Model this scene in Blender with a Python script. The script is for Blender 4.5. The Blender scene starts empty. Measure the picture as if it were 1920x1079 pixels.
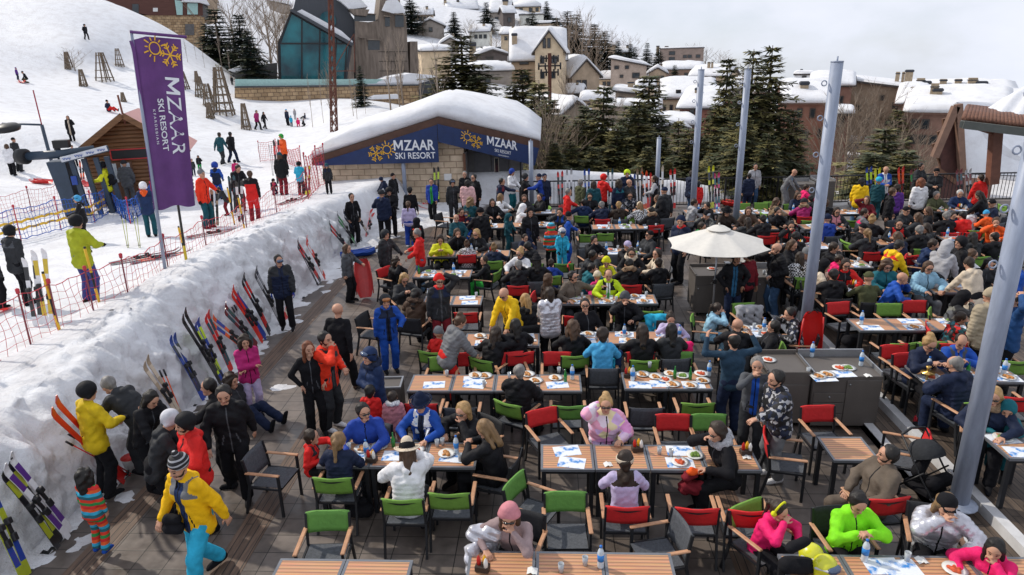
import bpy, bmesh, math, random
import numpy as np
from mathutils import Vector, Matrix, Euler
R_=math.radians
random.seed(7)
rng=np.random.default_rng(7)
C=bpy.context.scene.collection
scene=bpy.context.scene
# camera
FPX, PITCH, ROLL, HCAM=1290.0, R_(18.55), R_(-1.4), 5.9
YAW=math.atan2(75*math.cos(PITCH), FPX)
FW=Vector((-math.sin(YAW)*math.cos(PITCH), math.cos(YAW)*math.cos(PITCH), -math.sin(PITCH)))
_r=Vector((math.cos(YAW), math.sin(YAW), 0));_u=_r.cross(FW)
RT=_r*math.cos(ROLL)+_u*math.sin(ROLL)
UP=-_r*math.sin(ROLL)+_u*math.cos(ROLL)
cam_d=bpy.data.cameras.new("camera");cam=bpy.data.objects.new("camera", cam_d);C.objects.link(cam)
cam.matrix_world=Matrix(((RT.x, UP.x, -FW.x, 0), (RT.y, UP.y, -FW.y, 0), (RT.z, UP.z, -FW.z, HCAM), (0, 0, 0, 1)))
cam_d.sensor_width=36.0;cam_d.lens=36.0*FPX/1920.0
cam_d.clip_start=0.1;cam_d.clip_end=3000.0
scene.camera=cam
# sun and sky
SUN_AZ=math.atan2(-1.525, 0.756) # direction towards the sun, from +y clockwise is negative
SUN_EL=R_(40)
sd=Vector((math.sin(SUN_AZ)*math.cos(SUN_EL), math.cos(SUN_AZ)*math.cos(SUN_EL), math.sin(SUN_EL)))
sun_d=bpy.data.lights.new("sun", 'SUN');sun_d.energy=3.1;sun_d.angle=R_(1.5);sun_d.color=(1.0, 0.92, 0.80)
sun=bpy.data.objects.new("sun", sun_d);C.objects.link(sun)
sun.rotation_euler=sd.to_track_quat('Z', 'Y').to_euler();sun.location=(-60, 60, 80)
world=bpy.data.worlds.new("World");scene.world=world;world.use_nodes=True
wn, wl=world.node_tree.nodes, world.node_tree.links
bg=wn["Background"];bg.inputs["Strength"].default_value=0.104
sky=wn.new("ShaderNodeTexSky");sky.sky_type='NISHITA';sky.sun_disc=False
sky.sun_elevation=SUN_EL;sky.sun_rotation=SUN_AZ;sky.altitude=1900
tc=wn.new("ShaderNodeTexCoord")
mp=wn.new("ShaderNodeMapping");mp.inputs["Scale"].default_value=(1.5, 1.5, 3.2);mp.inputs["Location"].default_value=(0.7, 0.2, 0.15)
nz=wn.new("ShaderNodeTexNoise");nz.inputs["Scale"].default_value=2.3;nz.inputs["Detail"].default_value=6;nz.inputs["Roughness"].default_value=0.52
cr=wn.new("ShaderNodeValToRGB");cr.color_ramp.elements[0].position=0.30;cr.color_ramp.elements[0].color=(0.62, 0.62, 0.62, 1)
cr.color_ramp.elements[1].position=0.52;cr.color_ramp.elements[1].color=(1, 1, 1, 1)
cc=wn.new("ShaderNodeValToRGB");cc.color_ramp.elements[0].position=0.3;cc.color_ramp.elements[0].color=(7.0, 7.5, 8.6, 1)
cc.color_ramp.elements[1].position=0.7;cc.color_ramp.elements[1].color=(9.0, 9.3, 10.2, 1)
mx=wn.new("ShaderNodeMix");mx.data_type='RGBA'
wl.new(tc.outputs["Generated"], mp.inputs["Vector"]);wl.new(mp.outputs["Vector"], nz.inputs["Vector"])
wl.new(nz.outputs["Fac"], cr.inputs["Fac"]);wl.new(nz.outputs["Fac"], cc.inputs["Fac"])
wl.new(cr.outputs["Color"], mx.inputs["Factor"]);wl.new(sky.outputs["Color"], mx.inputs["A"]);wl.new(cc.outputs["Color"], mx.inputs["B"])
wl.new(mx.outputs["Result"], bg.inputs["Color"])
scene.view_settings.view_transform='Standard';scene.view_settings.look='None'
scene.view_settings.exposure=0.0;scene.view_settings.gamma=1.0
# pixel rays -> world places
def ray(px, py):return RT*((px-960)/FPX)-UP*((py-539.5)/FPX)+FW
def G(px, py, z=0.0):
 d=ray(px, py);t=(z-HCAM)/d.z
 return Vector((d.x*t, d.y*t, z))
def D(px, py, dist):
 d=ray(px, py);k=dist/math.hypot(d.x, d.y)
 return Vector((d.x*k, d.y*k, HCAM+d.z*k))
def AY(px, py, y):
 d=ray(px, py);t=y/d.y
 return Vector((d.x*t, y, HCAM+d.z*t))
 # materials
_mats={}
def mat(name, col, rough=0.7, metal=0.0, ns=6.0, na=0.12, bump=0.0, bs=None, spec=0.4, coord='Object', det=4, sub=0.0, alpha=None, coat=0.0, stretch=None):
 key=(name, tuple(col), rough, metal, ns, na, bump, bs, coord)
 if key in _mats:return _mats[key]
 m=bpy.data.materials.new(name);m.use_nodes=True
 n, l=m.node_tree.nodes, m.node_tree.links
 p=n["Principled BSDF"];p.inputs["Roughness"].default_value=rough;p.inputs["Metallic"].default_value=metal
 p.inputs["Specular IOR Level"].default_value=spec
 if coat:p.inputs["Coat Weight"].default_value=coat
 t=n.new("ShaderNodeTexCoord");src=t.outputs[coord]
 if stretch:
  mpn=n.new("ShaderNodeMapping");mpn.inputs["Scale"].default_value=stretch;l.new(src, mpn.inputs["Vector"]);src=mpn.outputs["Vector"]
 z=n.new("ShaderNodeTexNoise");z.inputs["Scale"].default_value=ns;z.inputs["Detail"].default_value=det;z.inputs["Roughness"].default_value=0.6
 l.new(src, z.inputs["Vector"])
 r=n.new("ShaderNodeValToRGB");r.color_ramp.elements[0].position=0.3;r.color_ramp.elements[1].position=0.7
 lo=[max(0, c*(1-na))for c in col];hi=[min(1, c*(1+na))for c in col]
 r.color_ramp.elements[0].color=(*lo, 1);r.color_ramp.elements[1].color=(*hi, 1)
 l.new(z.outputs["Fac"], r.inputs["Fac"]);l.new(r.outputs["Color"], p.inputs["Base Color"])
 if bump:
  b=n.new("ShaderNodeBump");b.inputs["Strength"].default_value=bump;b.inputs["Distance"].default_value=0.02
  z2=n.new("ShaderNodeTexNoise");z2.inputs["Scale"].default_value=bs or ns*3;z2.inputs["Detail"].default_value=5
  l.new(src, z2.inputs["Vector"]);l.new(z2.outputs["Fac"], b.inputs["Height"]);l.new(b.outputs["Normal"], p.inputs["Normal"])
 _mats[key]=m
 return m
def srgb(r, g, b):
 f=lambda c:(c/255/12.92)if c<=10 else(((c/255)+0.055)/1.055)**2.4
 return(f(r), f(g), f(b))
 # mesh builder
class MB:
 def __init__(s):s.v=[];s.f=[];s.m=[];s.sm=[]
 def add(s, vs, fs, mi=0, smooth=False):
  o=len(s.v);s.v.extend([tuple(v)for v in vs]);s.f.extend([tuple(i+o for i in f)for f in fs])
  s.m.extend([mi]*len(fs));s.sm.extend([smooth]*len(fs));return s
 def box(s, c, size, rz=0.0, mi=0, M=None, bev=0.0):
  x, y, z=size[0]/2, size[1]/2, size[2]/2
  if bev>0:
   b=min(bev, x*.9, y*.9, z*.9);vs=[]
   for sz, k in((-z, 0), (-z+b, 1), (z-b, 1), (z, 0)):
    e=0 if k else b
    vs+=[(-x+e, -y+b, sz), (-x+b, -y+e, sz), (x-b, -y+e, sz), (x-e, -y+b, sz), (x-e, y-b, sz), (x-b, y-e, sz), (-x+b, y-e, sz), (-x+e, y-b, sz)]
   fs=[tuple(range(7, -1, -1)), tuple(range(24, 32))]
   for r in range(3):
    for i in range(8):fs.append((r*8+i, r*8+(i+1)%8, r*8+8+(i+1)%8, r*8+8+i))
  else:
   vs=[(-x, -y, -z), (x, -y, -z), (x, y, -z), (-x, y, -z), (-x, -y, z), (x, -y, z), (x, y, z), (-x, y, z)]
   fs=[(3, 2, 1, 0), (4, 5, 6, 7), (0, 1, 5, 4), (1, 2, 6, 5), (2, 3, 7, 6), (3, 0, 4, 7)]
  if M is None:M=Matrix.Translation(Vector(c))@Matrix.Rotation(rz, 4, 'Z')
  else:M=M@Matrix.Translation(Vector(c))@Matrix.Rotation(rz, 4, 'Z')
  return s.add([M@Vector(v)for v in vs], fs, mi)
 def bar(s, a, b, w, h=None, mi=0, up=(0, 0, 1)):
  a, b=Vector(a), Vector(b);h=h or w;d=(b-a);L=d.length
  if L<1e-6:return s
  d/=L;u=Vector(up)
  if abs(d.dot(u))>0.98:u=Vector((0, 1, 0))
  x=d.cross(u).normalized();y=x.cross(d)
  vs=[p+x*(sx*w/2)+y*(sy*h/2)for p in(a, b)for sx, sy in((-1, -1), (1, -1), (1, 1), (-1, 1))]
  return s.add(vs, [(3, 2, 1, 0), (4, 5, 6, 7), (0, 1, 5, 4), (1, 2, 6, 5), (2, 3, 7, 6), (3, 0, 4, 7)], mi)
 def tube(s, pts, rad, n=8, mi=0, smooth=True, cap=True):
  pts=[Vector(p)for p in pts]
  if not hasattr(rad, '__len__'):rad=[rad]*len(pts)
  vs=[];fs=[];pu=None
  for i, p in enumerate(pts):
   d=(pts[min(i+1, len(pts)-1)]-pts[max(i-1, 0)]);d=d.normalized()if d.length>1e-9 else Vector((0, 0, 1))
   if pu is None:
    u=Vector((1, 0, 0))if abs(d.x)<0.9 else Vector((0, 1, 0))
   else:u=pu
   x=(u-d*u.dot(d)).normalized();y=d.cross(x);pu=x
   for k in range(n):
    a=2*math.pi*k/n;vs.append(p+(x*math.cos(a)+y*math.sin(a))*rad[i])
  for i in range(len(pts)-1):
   for k in range(n):fs.append((i*n+k, i*n+(k+1)%n, (i+1)*n+(k+1)%n, (i+1)*n+k))
  if cap:fs.append(tuple(range(n-1, -1, -1)));fs.append(tuple(range((len(pts)-1)*n, len(pts)*n)))
  return s.add(vs, fs, mi, smooth)
 def lathe(s, prof, n=16, mi=0, c=(0, 0, 0), smooth=True, sx=1, sy=1, M=None):
  vs=[];fs=[];c=Vector(c)
  for r, z in prof:
   for k in range(n):
    a=2*math.pi*k/n;v=Vector((r*math.cos(a)*sx, r*math.sin(a)*sy, z))+c
    vs.append(M@v if M is not None else v)
  for i in range(len(prof)-1):
   for k in range(n):fs.append((i*n+k, i*n+(k+1)%n, (i+1)*n+(k+1)%n, (i+1)*n+k))
  if prof[0][0]>1e-4:fs.append(tuple(range(n-1, -1, -1)))
  if prof[-1][0]>1e-4:fs.append(tuple(range((len(prof)-1)*n, len(prof)*n)))
  return s.add(vs, fs, mi, smooth)
 def prism(s, poly, a, b, mi=0):
 # poly: list of points (Vector) in a plane; extruded by vectors a..b
  n=len(poly);a, b=Vector(a), Vector(b)
  vs=[Vector(p)+a for p in poly]+[Vector(p)+b for p in poly]
  fs=[tuple(range(n-1, -1, -1)), tuple(range(n, 2*n))]+[(i, (i+1)%n, n+(i+1)%n, n+i)for i in range(n)]
  return s.add(vs, fs, mi)
 def quad(s, *p, mi=0):return s.add(p, [tuple(range(len(p)))], mi)
 def grid(s, nx, ny, fn, mi=0, smooth=True):
  vs=[fn(i/(nx-1), j/(ny-1))for j in range(ny)for i in range(nx)]
  fs=[(j*nx+i, j*nx+i+1, (j+1)*nx+i+1, (j+1)*nx+i)for j in range(ny-1)for i in range(nx-1)]
  return s.add(vs, fs, mi, smooth)
 def build(s, name, mats, parent=None, loc=None, rot=None, fix=False):
  me=bpy.data.meshes.new(name);me.from_pydata(s.v, [], s.f)
  me.polygons.foreach_set('material_index', s.m);me.polygons.foreach_set('use_smooth', s.sm)
  for m in(mats if isinstance(mats, (list, tuple))else[mats]):me.materials.append(m)
  if fix:
   bm=bmesh.new();bm.from_mesh(me);bmesh.ops.recalc_face_normals(bm, faces=bm.faces);bm.to_mesh(me);bm.free()
  me.update()
  o=bpy.data.objects.new(name, me);C.objects.link(o)
  if parent is not None:adopt(o, parent)
  if loc is not None:o.location=loc
  if rot is not None:o.rotation_euler=rot
  return o
def empty(name, loc=(0, 0, 0), rz=0.0, scale=1.0):
 o=bpy.data.objects.new(name, None);C.objects.link(o);o.location=loc;o.rotation_euler=(0, 0, rz)
 o.scale=(scale, )*3;o.empty_display_size=0.2;return o
def tag(o, label, cat, group=None, kind=None):
 o['label']=label;o['category']=cat
 if group:o['group']=group
 if kind:o['kind']=kind
 return o
def struct(o, kind='structure'):o['kind']=kind;return o
_kids={}
def adopt(o, parent):
 o.parent=parent;_kids.setdefault(parent.name, []).append(o)
def copy_tree(o, parent=None):
 c=o.copy();C.objects.link(c)
 if parent is not None:adopt(c, parent)
 for ch in list(_kids.get(o.name, ())):copy_tree(ch, c)
 return c
def text_polys(body, size=1.0, off=0.012, space=1.0):
 if body[0]=='M': # this capital is drawn by hand: heavy strokes close up in the font's own
  vs, fs=text_polys(body[1:], size, off, space);h=max(v.y for v in vs);w=h*1.12;s=.16*h+off*1.6;x0=min(v.x for v in vs)-w-.09
  q=[(0, 0), (0, h), (s*1.15, h), (w/2, .42*h), (w-s*1.15, h), (w, h), (w, 0), (w-s, 0), (w-s, .60*h), (w/2, .12*h), (s, .60*h), (s, 0)];n=len(vs)
  tri=[(0, 1, 10), (0, 10, 11), (1, 2, 10), (2, 9, 10), (2, 3, 9), (3, 4, 9), (4, 8, 9), (4, 5, 8), (5, 6, 8), (6, 7, 8)]
  return vs+[Vector((x+x0, y, 0))for x, y in q], fs+[tuple(n+i for i in t)[::-1]for t in tri]
 cu=bpy.data.curves.new("lettering", 'FONT');cu.body=body;cu.size=size;cu.offset=off;cu.resolution_u=4;cu.space_character=space
 o=bpy.data.objects.new("lettering", cu);C.objects.link(o)
 me=bpy.data.meshes.new_from_object(o.evaluated_get(bpy.context.evaluated_depsgraph_get()))
 bm=bmesh.new();bm.from_mesh(me);bmesh.ops.triangulate(bm, faces=bm.faces);bm.to_mesh(me);bm.free()
 vs=[Vector(v.co)for v in me.vertices];fs=[tuple(p.vertices)for p in me.polygons]
 bpy.data.objects.remove(o);bpy.data.curves.remove(cu);bpy.data.meshes.remove(me)
 return vs, fs
def put_text(mb, body, width, fn, mi=0, off=0.012, height=None, align='l', space=1.0):
# lays lettering of a given width onto a surface given by fn(u, v) -> point
 vs, fs=text_polys(body, 1.0, off, space)
 x0=min(v.x for v in vs);x1=max(v.x for v in vs);y0=min(v.y for v in vs);y1=max(v.y for v in vs)
 k=width/(x1-x0);ky=(height/(y1-y0))if height else k
 mb.add([fn((v.x-x0)*k, (v.y-y0)*ky)for v in vs], fs, mi)
 return(y1-y0)*ky
def logo(mb, fn, s=1.0, mi=0):
# a sun ring with rays beside a six-armed snowflake
 def seg(a, b, w):
  ax, ay=a;bx, by=b;L=math.hypot(bx-ax, by-ay)or 1;nx, ny=-(by-ay)/L*w/2, (bx-ax)/L*w/2
  mb.add([fn(ax+nx, ay+ny), fn(ax-nx, ay-ny), fn(bx-nx, by-ny), fn(bx+nx, by+ny)], [(0, 1, 2, 3)], mi)
 w=0.055*s;cx, cy, r=0.45*s, 0.12*s, 0.24*s
 for k in range(24):
  a, b=2*math.pi*k/24, 2*math.pi*(k+1)/24
  seg((cx+r*math.cos(a), cy+r*math.sin(a)), (cx+r*math.cos(b), cy+r*math.sin(b)), w)
 for k in range(12):
  a=2*math.pi*(k+0.3)/12
  if 3.0<a<4.4:continue
  L=(0.30 if k%2 else 0.2)*s
  seg((cx+(r+.07*s)*math.cos(a), cy+(r+.07*s)*math.sin(a)), (cx+(r+L)*math.cos(a), cy+(r+L)*math.sin(a)), w)
 sx, sy=-0.22*s, -0.1*s
 for k in range(6):
  a=math.pi/3*k+0.12;d=(math.cos(a), math.sin(a));L=0.46*s
  seg((sx, sy), (sx+d[0]*L, sy+d[1]*L), w)
  for q in(0.55, 0.8):
   for sg in(-0.9, 0.9):
    b=a+sg;l2=0.16*s
    seg((sx+d[0]*L*q, sy+d[1]*L*q), (sx+d[0]*L*q+math.cos(b)*l2, sy+d[1]*L*q+math.sin(b)*l2), w*.9)
    # THE SETTING
def vnoise(x, y, seed=0):
 xi=np.floor(x).astype(np.int64);yi=np.floor(y).astype(np.int64);fx=x-xi;fy=y-yi
 fx=fx*fx*(3-2*fx);fy=fy*fy*(3-2*fy)
 def h(a, b):
  n=(a*374761393+b*668265263+seed*974711)&0x7fffffff
  n=((n^(n>>13))*1274126177)&0x7fffffff
  return((n^(n>>16))&0xffff)/65535.0
 return(h(xi, yi)*(1-fx)+h(xi+1, yi)*fx)*(1-fy)+(h(xi, yi+1)*(1-fx)+h(xi+1, yi+1)*fx)*fy
def fbm(x, y, oct=4, seed=0):
 t=0;a=1;s=0
 for k in range(oct):t=t+a*(vnoise(x*2**k, y*2**k, seed+k)-.5);s+=a;a*=.5
 return t/s
CTRL=[]
def cp(px, py, d=None, z=None):
 if d is not None:p=D(px, py, d)
 else:p=G(px, py, z)
 CTRL.append((p.x, p.y, p.z))
for a in[(115, 630, None, 1.3), (245, 575, None, 1.35), (385, 485, None, 1.3), (465, 447, None, 1.25), (575, 375, None, 1.2), (190, 570, None, 1.3), (30, 560, None, 1.3), (0, 680, None, 1.2),
(390, 425, None, 1.0), (475, 417, None, 1.0), (408, 373, None, .85), (212, 392, None, .75), (100, 400, None, .8), (300, 385, None, .8), (28, 333, None, .75), (430, 306, None, .3), (530, 365, None, 1.0), (620, 362, None, 1.3),
(690, 345, None, 1.2), (540, 300, None, .3), (485, 244, 59), (560, 237, 62), (135, 268, 44), (163, 75, 80), (38, 153, 72), (205, 210, 60), (130, 130, 78), (195, 150, 74), (222, 122, 80), (320, 230, 58), (400, 215, 62), (330, 130, 76), (0, 60, 85), (0, 250, 45), (60, 215, 55),
(160, 0, 105), (60, -40, 118), (-120, -60, 110), (-200, 100, 70), (-250, 300, 40), (205, 22, 102), (250, 25, 100), (290, 50, 96), (330, 64, 93), (370, 90, 90), (400, 120, 86), (440, 158, 80), (470, 180, 74),
(520, 190, 70), (600, 195, 66), (680, 200, 62), (720, 205, 59), (760, 225, 52), (640, 240, 53), (560, 270, 48), (700, 260, 45),
(300, 160, 72), (830, 60, 165), (760, 60, 150), (900, 20, 190), (1000, 5, 215), (1050, 60, 190), (1100, 110, 170), (1200, 100, 210), (1300, 132, 215), (1250, 200, 110), (1150, 215, 95), (1050, 185, 90), (900, 140, 105), (830, 160, 90),
(1400, 175, 160), (1500, 235, 95), (1630, 290, 78), (1625, 215, 130), (1700, 190, 170), (1850, 210, 150), (1500, 170, 200), (1600, 180, 210),
(290, 90, 106), (370, 140, 103), (445, 195, 96), (235, 60, 114), (330, 110, 110), (500, 60, 150), (560, -30, 175), (700, -10, 190), (440, 40, 140), (350, 0, 150), (620, 20, 160), (830, 0, 230)]:cp(*a)
CTRL+=[(-3, 31, .9), (0, 30.6, 1.0), (3, 31, .55), (6, 31, .05), (9, 31, -.5), (0, 35, -.6), (16, 33, -3.5), (24, 34, -4.5), (3, 37, -3.5), (10, 40, -5), (-1, 40, -2.5), (0, 50, -4.5), (12, 52, -6.2), (25, 50, -6.5), (40, 60, -6), (28, 20, -3.5), (30, 0, -3.5), (-20, 4, 1.4), (-9, 4, 1.2), (-14, -6, 1.2), (-30, 15, 1.4), (-45, 5, 2.5), (-30, 30, 1.2),
(-9, 22, 1.35), (-9, 29.5, 1.1), (-8, 36, .6), (-14, 40, .3), (-20, 38, .5), (60, 90, -4), (110, 140, -8), (160, 220, -14), (-3, 60, -3.5), (-8, 48, -.8)]
_cp=np.array(CTRL);_cs=40.0
def _phi(r2):return np.where(r2>1e-12, 0.5*r2*np.log(np.maximum(r2, 1e-12)), 0)
_xy=_cp[:, :2]/_cs;n_=len(_xy)
_A=_phi(((_xy[:, None]-_xy[None])**2).sum(-1))+np.eye(n_)*0.002
_Pm=np.c_[np.ones(n_), _xy]
_K=np.block([[_A, _Pm], [_Pm.T, np.zeros((3, 3))]])
_W=np.linalg.solve(_K, np.r_[_cp[:, 2], 0, 0, 0])
def sstep(a, b, x):t=np.clip((x-a)/(b-a), 0, 1);return t*t*(3-2*t)
def rbf(x, y):
 x=np.asarray(x, float);y=np.asarray(y, float);sh=x.shape;q=np.c_[x.ravel(), y.ravel()]/_cs
 out=np.empty(len(q))
 for i in range(0, len(q), 8000):
  b=q[i:i+8000];r2=((b[:, None]-_xy[None])**2).sum(-1)
  out[i:i+8000]=_phi(r2)@_W[:n_]+_W[n_]+b@_W[n_+1:]
 return out.reshape(sh)
def ground(x, y):
 x=np.asarray(x, float);y=np.asarray(y, float);z=rbf(x, y)
 r=np.hypot(x, y)
 near=1-sstep(40, 90, r)
 z=z+near*(0.10*fbm(x*.9, y*.9, 4, 3)+0.13*fbm(x*.25, y*.25, 3, 9))+(1-near)*0.9*fbm(x*.06, y*.06, 3, 5)
 z=z-sstep(225, 330, r)*60 # the land falls away behind the ridge
 xl=np.where(y<22.5, -7.6, -7.6+(y-22.5)*.2)
 xl=np.minimum(xl, -6.5)
 inn=sstep(0, 1.1, x-xl)*(1-sstep(28.4, 29.4, y))*(1-sstep(21, 24, x))
 low=np.where(y>22.8, -0.02-.5*sstep(-6.4, -3.2, x), -0.7)
 return z*(1-inn)+np.minimum(z, low)*inn
def TZ(x, y):return float(ground(np.array([x]), np.array([y]))[0])
def onT(px, py, dz=0.0):
# where the sight line through a pixel meets the snow
 d=ray(px, py);ts=np.geomspace(6, 260, 700);X=d.x*ts;Y=d.y*ts;Zr=HCAM+d.z*ts
 g=ground(X, Y);i=int(np.argmax(Zr<g))
 if i==0:i=699
 a, b=ts[i-1], ts[i]
 for _ in range(14):
  m=(a+b)/2
  if HCAM+d.z*m<TZ(d.x*m, d.y*m):b=m
  else:a=m
 return Vector((d.x*b, d.y*b, HCAM+d.z*b+dz))
def axis(segs):
 o=[]
 for a, b, s in segs:o+=list(np.arange(a, b, s))
 o.append(segs[-1][1]);return np.array(o)
gx=axis([(-230, -110, 6), (-110, -45, 2.5), (-45, -24, .7), (-24, -4, .28), (-4, 30, 1.2), (30, 110, 3), (110, 330, 8)])
gy=axis([(-12, 2, 1.5), (2, 44, .28), (44, 110, 1.1), (110, 230, 3), (230, 420, 7)])
GX, GY=np.meshgrid(gx, gy);GZ=ground(GX, GY)
me=bpy.data.meshes.new("snow_ground");nx_, ny_=len(gx), len(gy)
idx=np.arange(nx_*ny_).reshape(ny_, nx_)
fq=np.stack([idx[:-1, :-1], idx[:-1, 1:], idx[1:, 1:], idx[1:, :-1]], -1).reshape(-1, 4)
me.from_pydata(np.c_[GX.ravel(), GY.ravel(), GZ.ravel()].tolist(), [], fq.tolist())
me.polygons.foreach_set('use_smooth', [True]*len(fq))
def snow_mat(name, dirt=0.0, bump=.35):
 m=bpy.data.materials.new(name);m.use_nodes=True;n, l=m.node_tree.nodes, m.node_tree.links
 p=n["Principled BSDF"];p.inputs["Roughness"].default_value=.55;p.inputs["Specular IOR Level"].default_value=.25
 t=n.new("ShaderNodeTexCoord")
 z=n.new("ShaderNodeTexNoise");z.inputs["Scale"].default_value=1.3;z.inputs["Detail"].default_value=8;z.inputs["Roughness"].default_value=.65
 l.new(t.outputs["Object"], z.inputs["Vector"])
 r=n.new("ShaderNodeValToRGB");e=r.color_ramp.elements
 e[0].position=.30;e[0].color=(.68-dirt*.5, .68-dirt*.54, .70-dirt*.56, 1)
 e[1].position=.30+.25+dirt*.12;e[1].color=(.75, .76, .79, 1)
 l.new(z.outputs["Fac"], r.inputs["Fac"]);l.new(r.outputs["Color"], p.inputs["Base Color"])
 b=n.new("ShaderNodeBump");b.inputs["Strength"].default_value=bump;b.inputs["Distance"].default_value=.06
 z2=n.new("ShaderNodeTexNoise");z2.inputs["Scale"].default_value=5.5;z2.inputs["Detail"].default_value=8;z2.inputs["Roughness"].default_value=.7
 l.new(t.outputs["Object"], z2.inputs["Vector"]);m3=n.new("ShaderNodeMapping");m3.inputs["Scale"].default_value=(.35, 4.5, 1);m3.inputs["Rotation"].default_value=(0, 0, .5);z3=n.new("ShaderNodeTexNoise");z3.inputs["Scale"].default_value=1.1;z3.inputs["Detail"].default_value=4;ad=n.new("ShaderNodeMath");l.new(t.outputs["Object"], m3.inputs[0]);l.new(m3.outputs[0], z3.inputs["Vector"]);l.new(z3.outputs["Fac"], ad.inputs[0]);l.new(z2.outputs["Fac"], ad.inputs[1])
 l.new(ad.outputs[0], b.inputs["Height"]);l.new(b.outputs["Normal"], p.inputs["Normal"])
 return m
M_SNOW=snow_mat("snow", .1, .8);M_BANK=snow_mat("trodden snow", .32, 1.0);M_ROOFSNOW=snow_mat("roof snow", .06, .4)
me.materials.append(M_SNOW)
o=bpy.data.objects.new("snow_ground", me);C.objects.link(o);struct(o)
# terrace paving
def paving_mat():
 m=bpy.data.materials.new("paving");m.use_nodes=True;n, l=m.node_tree.nodes, m.node_tree.links
 p=n["Principled BSDF"];t=n.new("ShaderNodeTexCoord")
 br=n.new("ShaderNodeTexBrick");br.offset=0.0;br.inputs["Scale"].default_value=1.0
 br.inputs["Brick Width"].default_value=.4;br.inputs["Row Height"].default_value=.335;br.inputs["Mortar Size"].default_value=.006;br.inputs["Mortar Smooth"].default_value=.2
 br.inputs["Color1"].default_value=(.122, .099, .085, 1);br.inputs["Color2"].default_value=(.158, .131, .114, 1);br.inputs["Mortar"].default_value=(.012, .011, .010, 1)
 mpn=n.new("ShaderNodeMapping");mpn.inputs["Location"].default_value=(-.02, -.02, 0)
 l.new(t.outputs["Object"], mpn.inputs["Vector"]);l.new(mpn.outputs["Vector"], br.inputs["Vector"])
 z=n.new("ShaderNodeTexNoise");z.inputs["Scale"].default_value=.55;z.inputs["Detail"].default_value=7;z.inputs["Roughness"].default_value=.65
 l.new(t.outputs["Object"], z.inputs["Vector"])
 r=n.new("ShaderNodeValToRGB");r.color_ramp.elements[0].position=.40;r.color_ramp.elements[0].color=(.62, .62, .62, 1);r.color_ramp.elements[1].position=.56;r.color_ramp.elements[1].color=(1.05, 1.05, 1.05, 1)
 l.new(z.outputs["Fac"], r.inputs["Fac"])
 z3=n.new("ShaderNodeTexNoise");z3.inputs["Scale"].default_value=5;z3.inputs["Detail"].default_value=6
 l.new(t.outputs["Object"], z3.inputs["Vector"])
 r3=n.new("ShaderNodeValToRGB");r3.color_ramp.elements[0].position=.3;r3.color_ramp.elements[0].color=(.72, .72, .72, 1);r3.color_ramp.elements[1].position=.55;r3.color_ramp.elements[1].color=(1.08, 1.08, 1.08, 1)
 l.new(z3.outputs["Fac"], r3.inputs["Fac"])
 mu=n.new("ShaderNodeMix");mu.data_type='RGBA';mu.blend_type='MULTIPLY';mu.inputs["Factor"].default_value=1
 l.new(br.outputs["Color"], mu.inputs["A"]);l.new(r.outputs["Color"], mu.inputs["B"])
 m2=n.new("ShaderNodeMix");m2.data_type='RGBA';m2.blend_type='MULTIPLY';m2.inputs["Factor"].default_value=1
 l.new(mu.outputs["Result"], m2.inputs["A"]);l.new(r3.outputs["Color"], m2.inputs["B"])
 l.new(m2.outputs["Result"], p.inputs["Base Color"])
 rr=n.new("ShaderNodeMapRange");rr.inputs["From Min"].default_value=.42;rr.inputs["From Max"].default_value=.58;rr.inputs["To Min"].default_value=.28;rr.inputs["To Max"].default_value=.62
 l.new(z.outputs["Fac"], rr.inputs["Value"]);l.new(rr.outputs["Result"], p.inputs["Roughness"])
 b=n.new("ShaderNodeBump");b.inputs["Strength"].default_value=.25;b.inputs["Distance"].default_value=.01
 l.new(br.outputs["Fac"], b.inputs["Height"]);b.invert=True;l.new(b.outputs["Normal"], p.inputs["Normal"])
 return m
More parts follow.
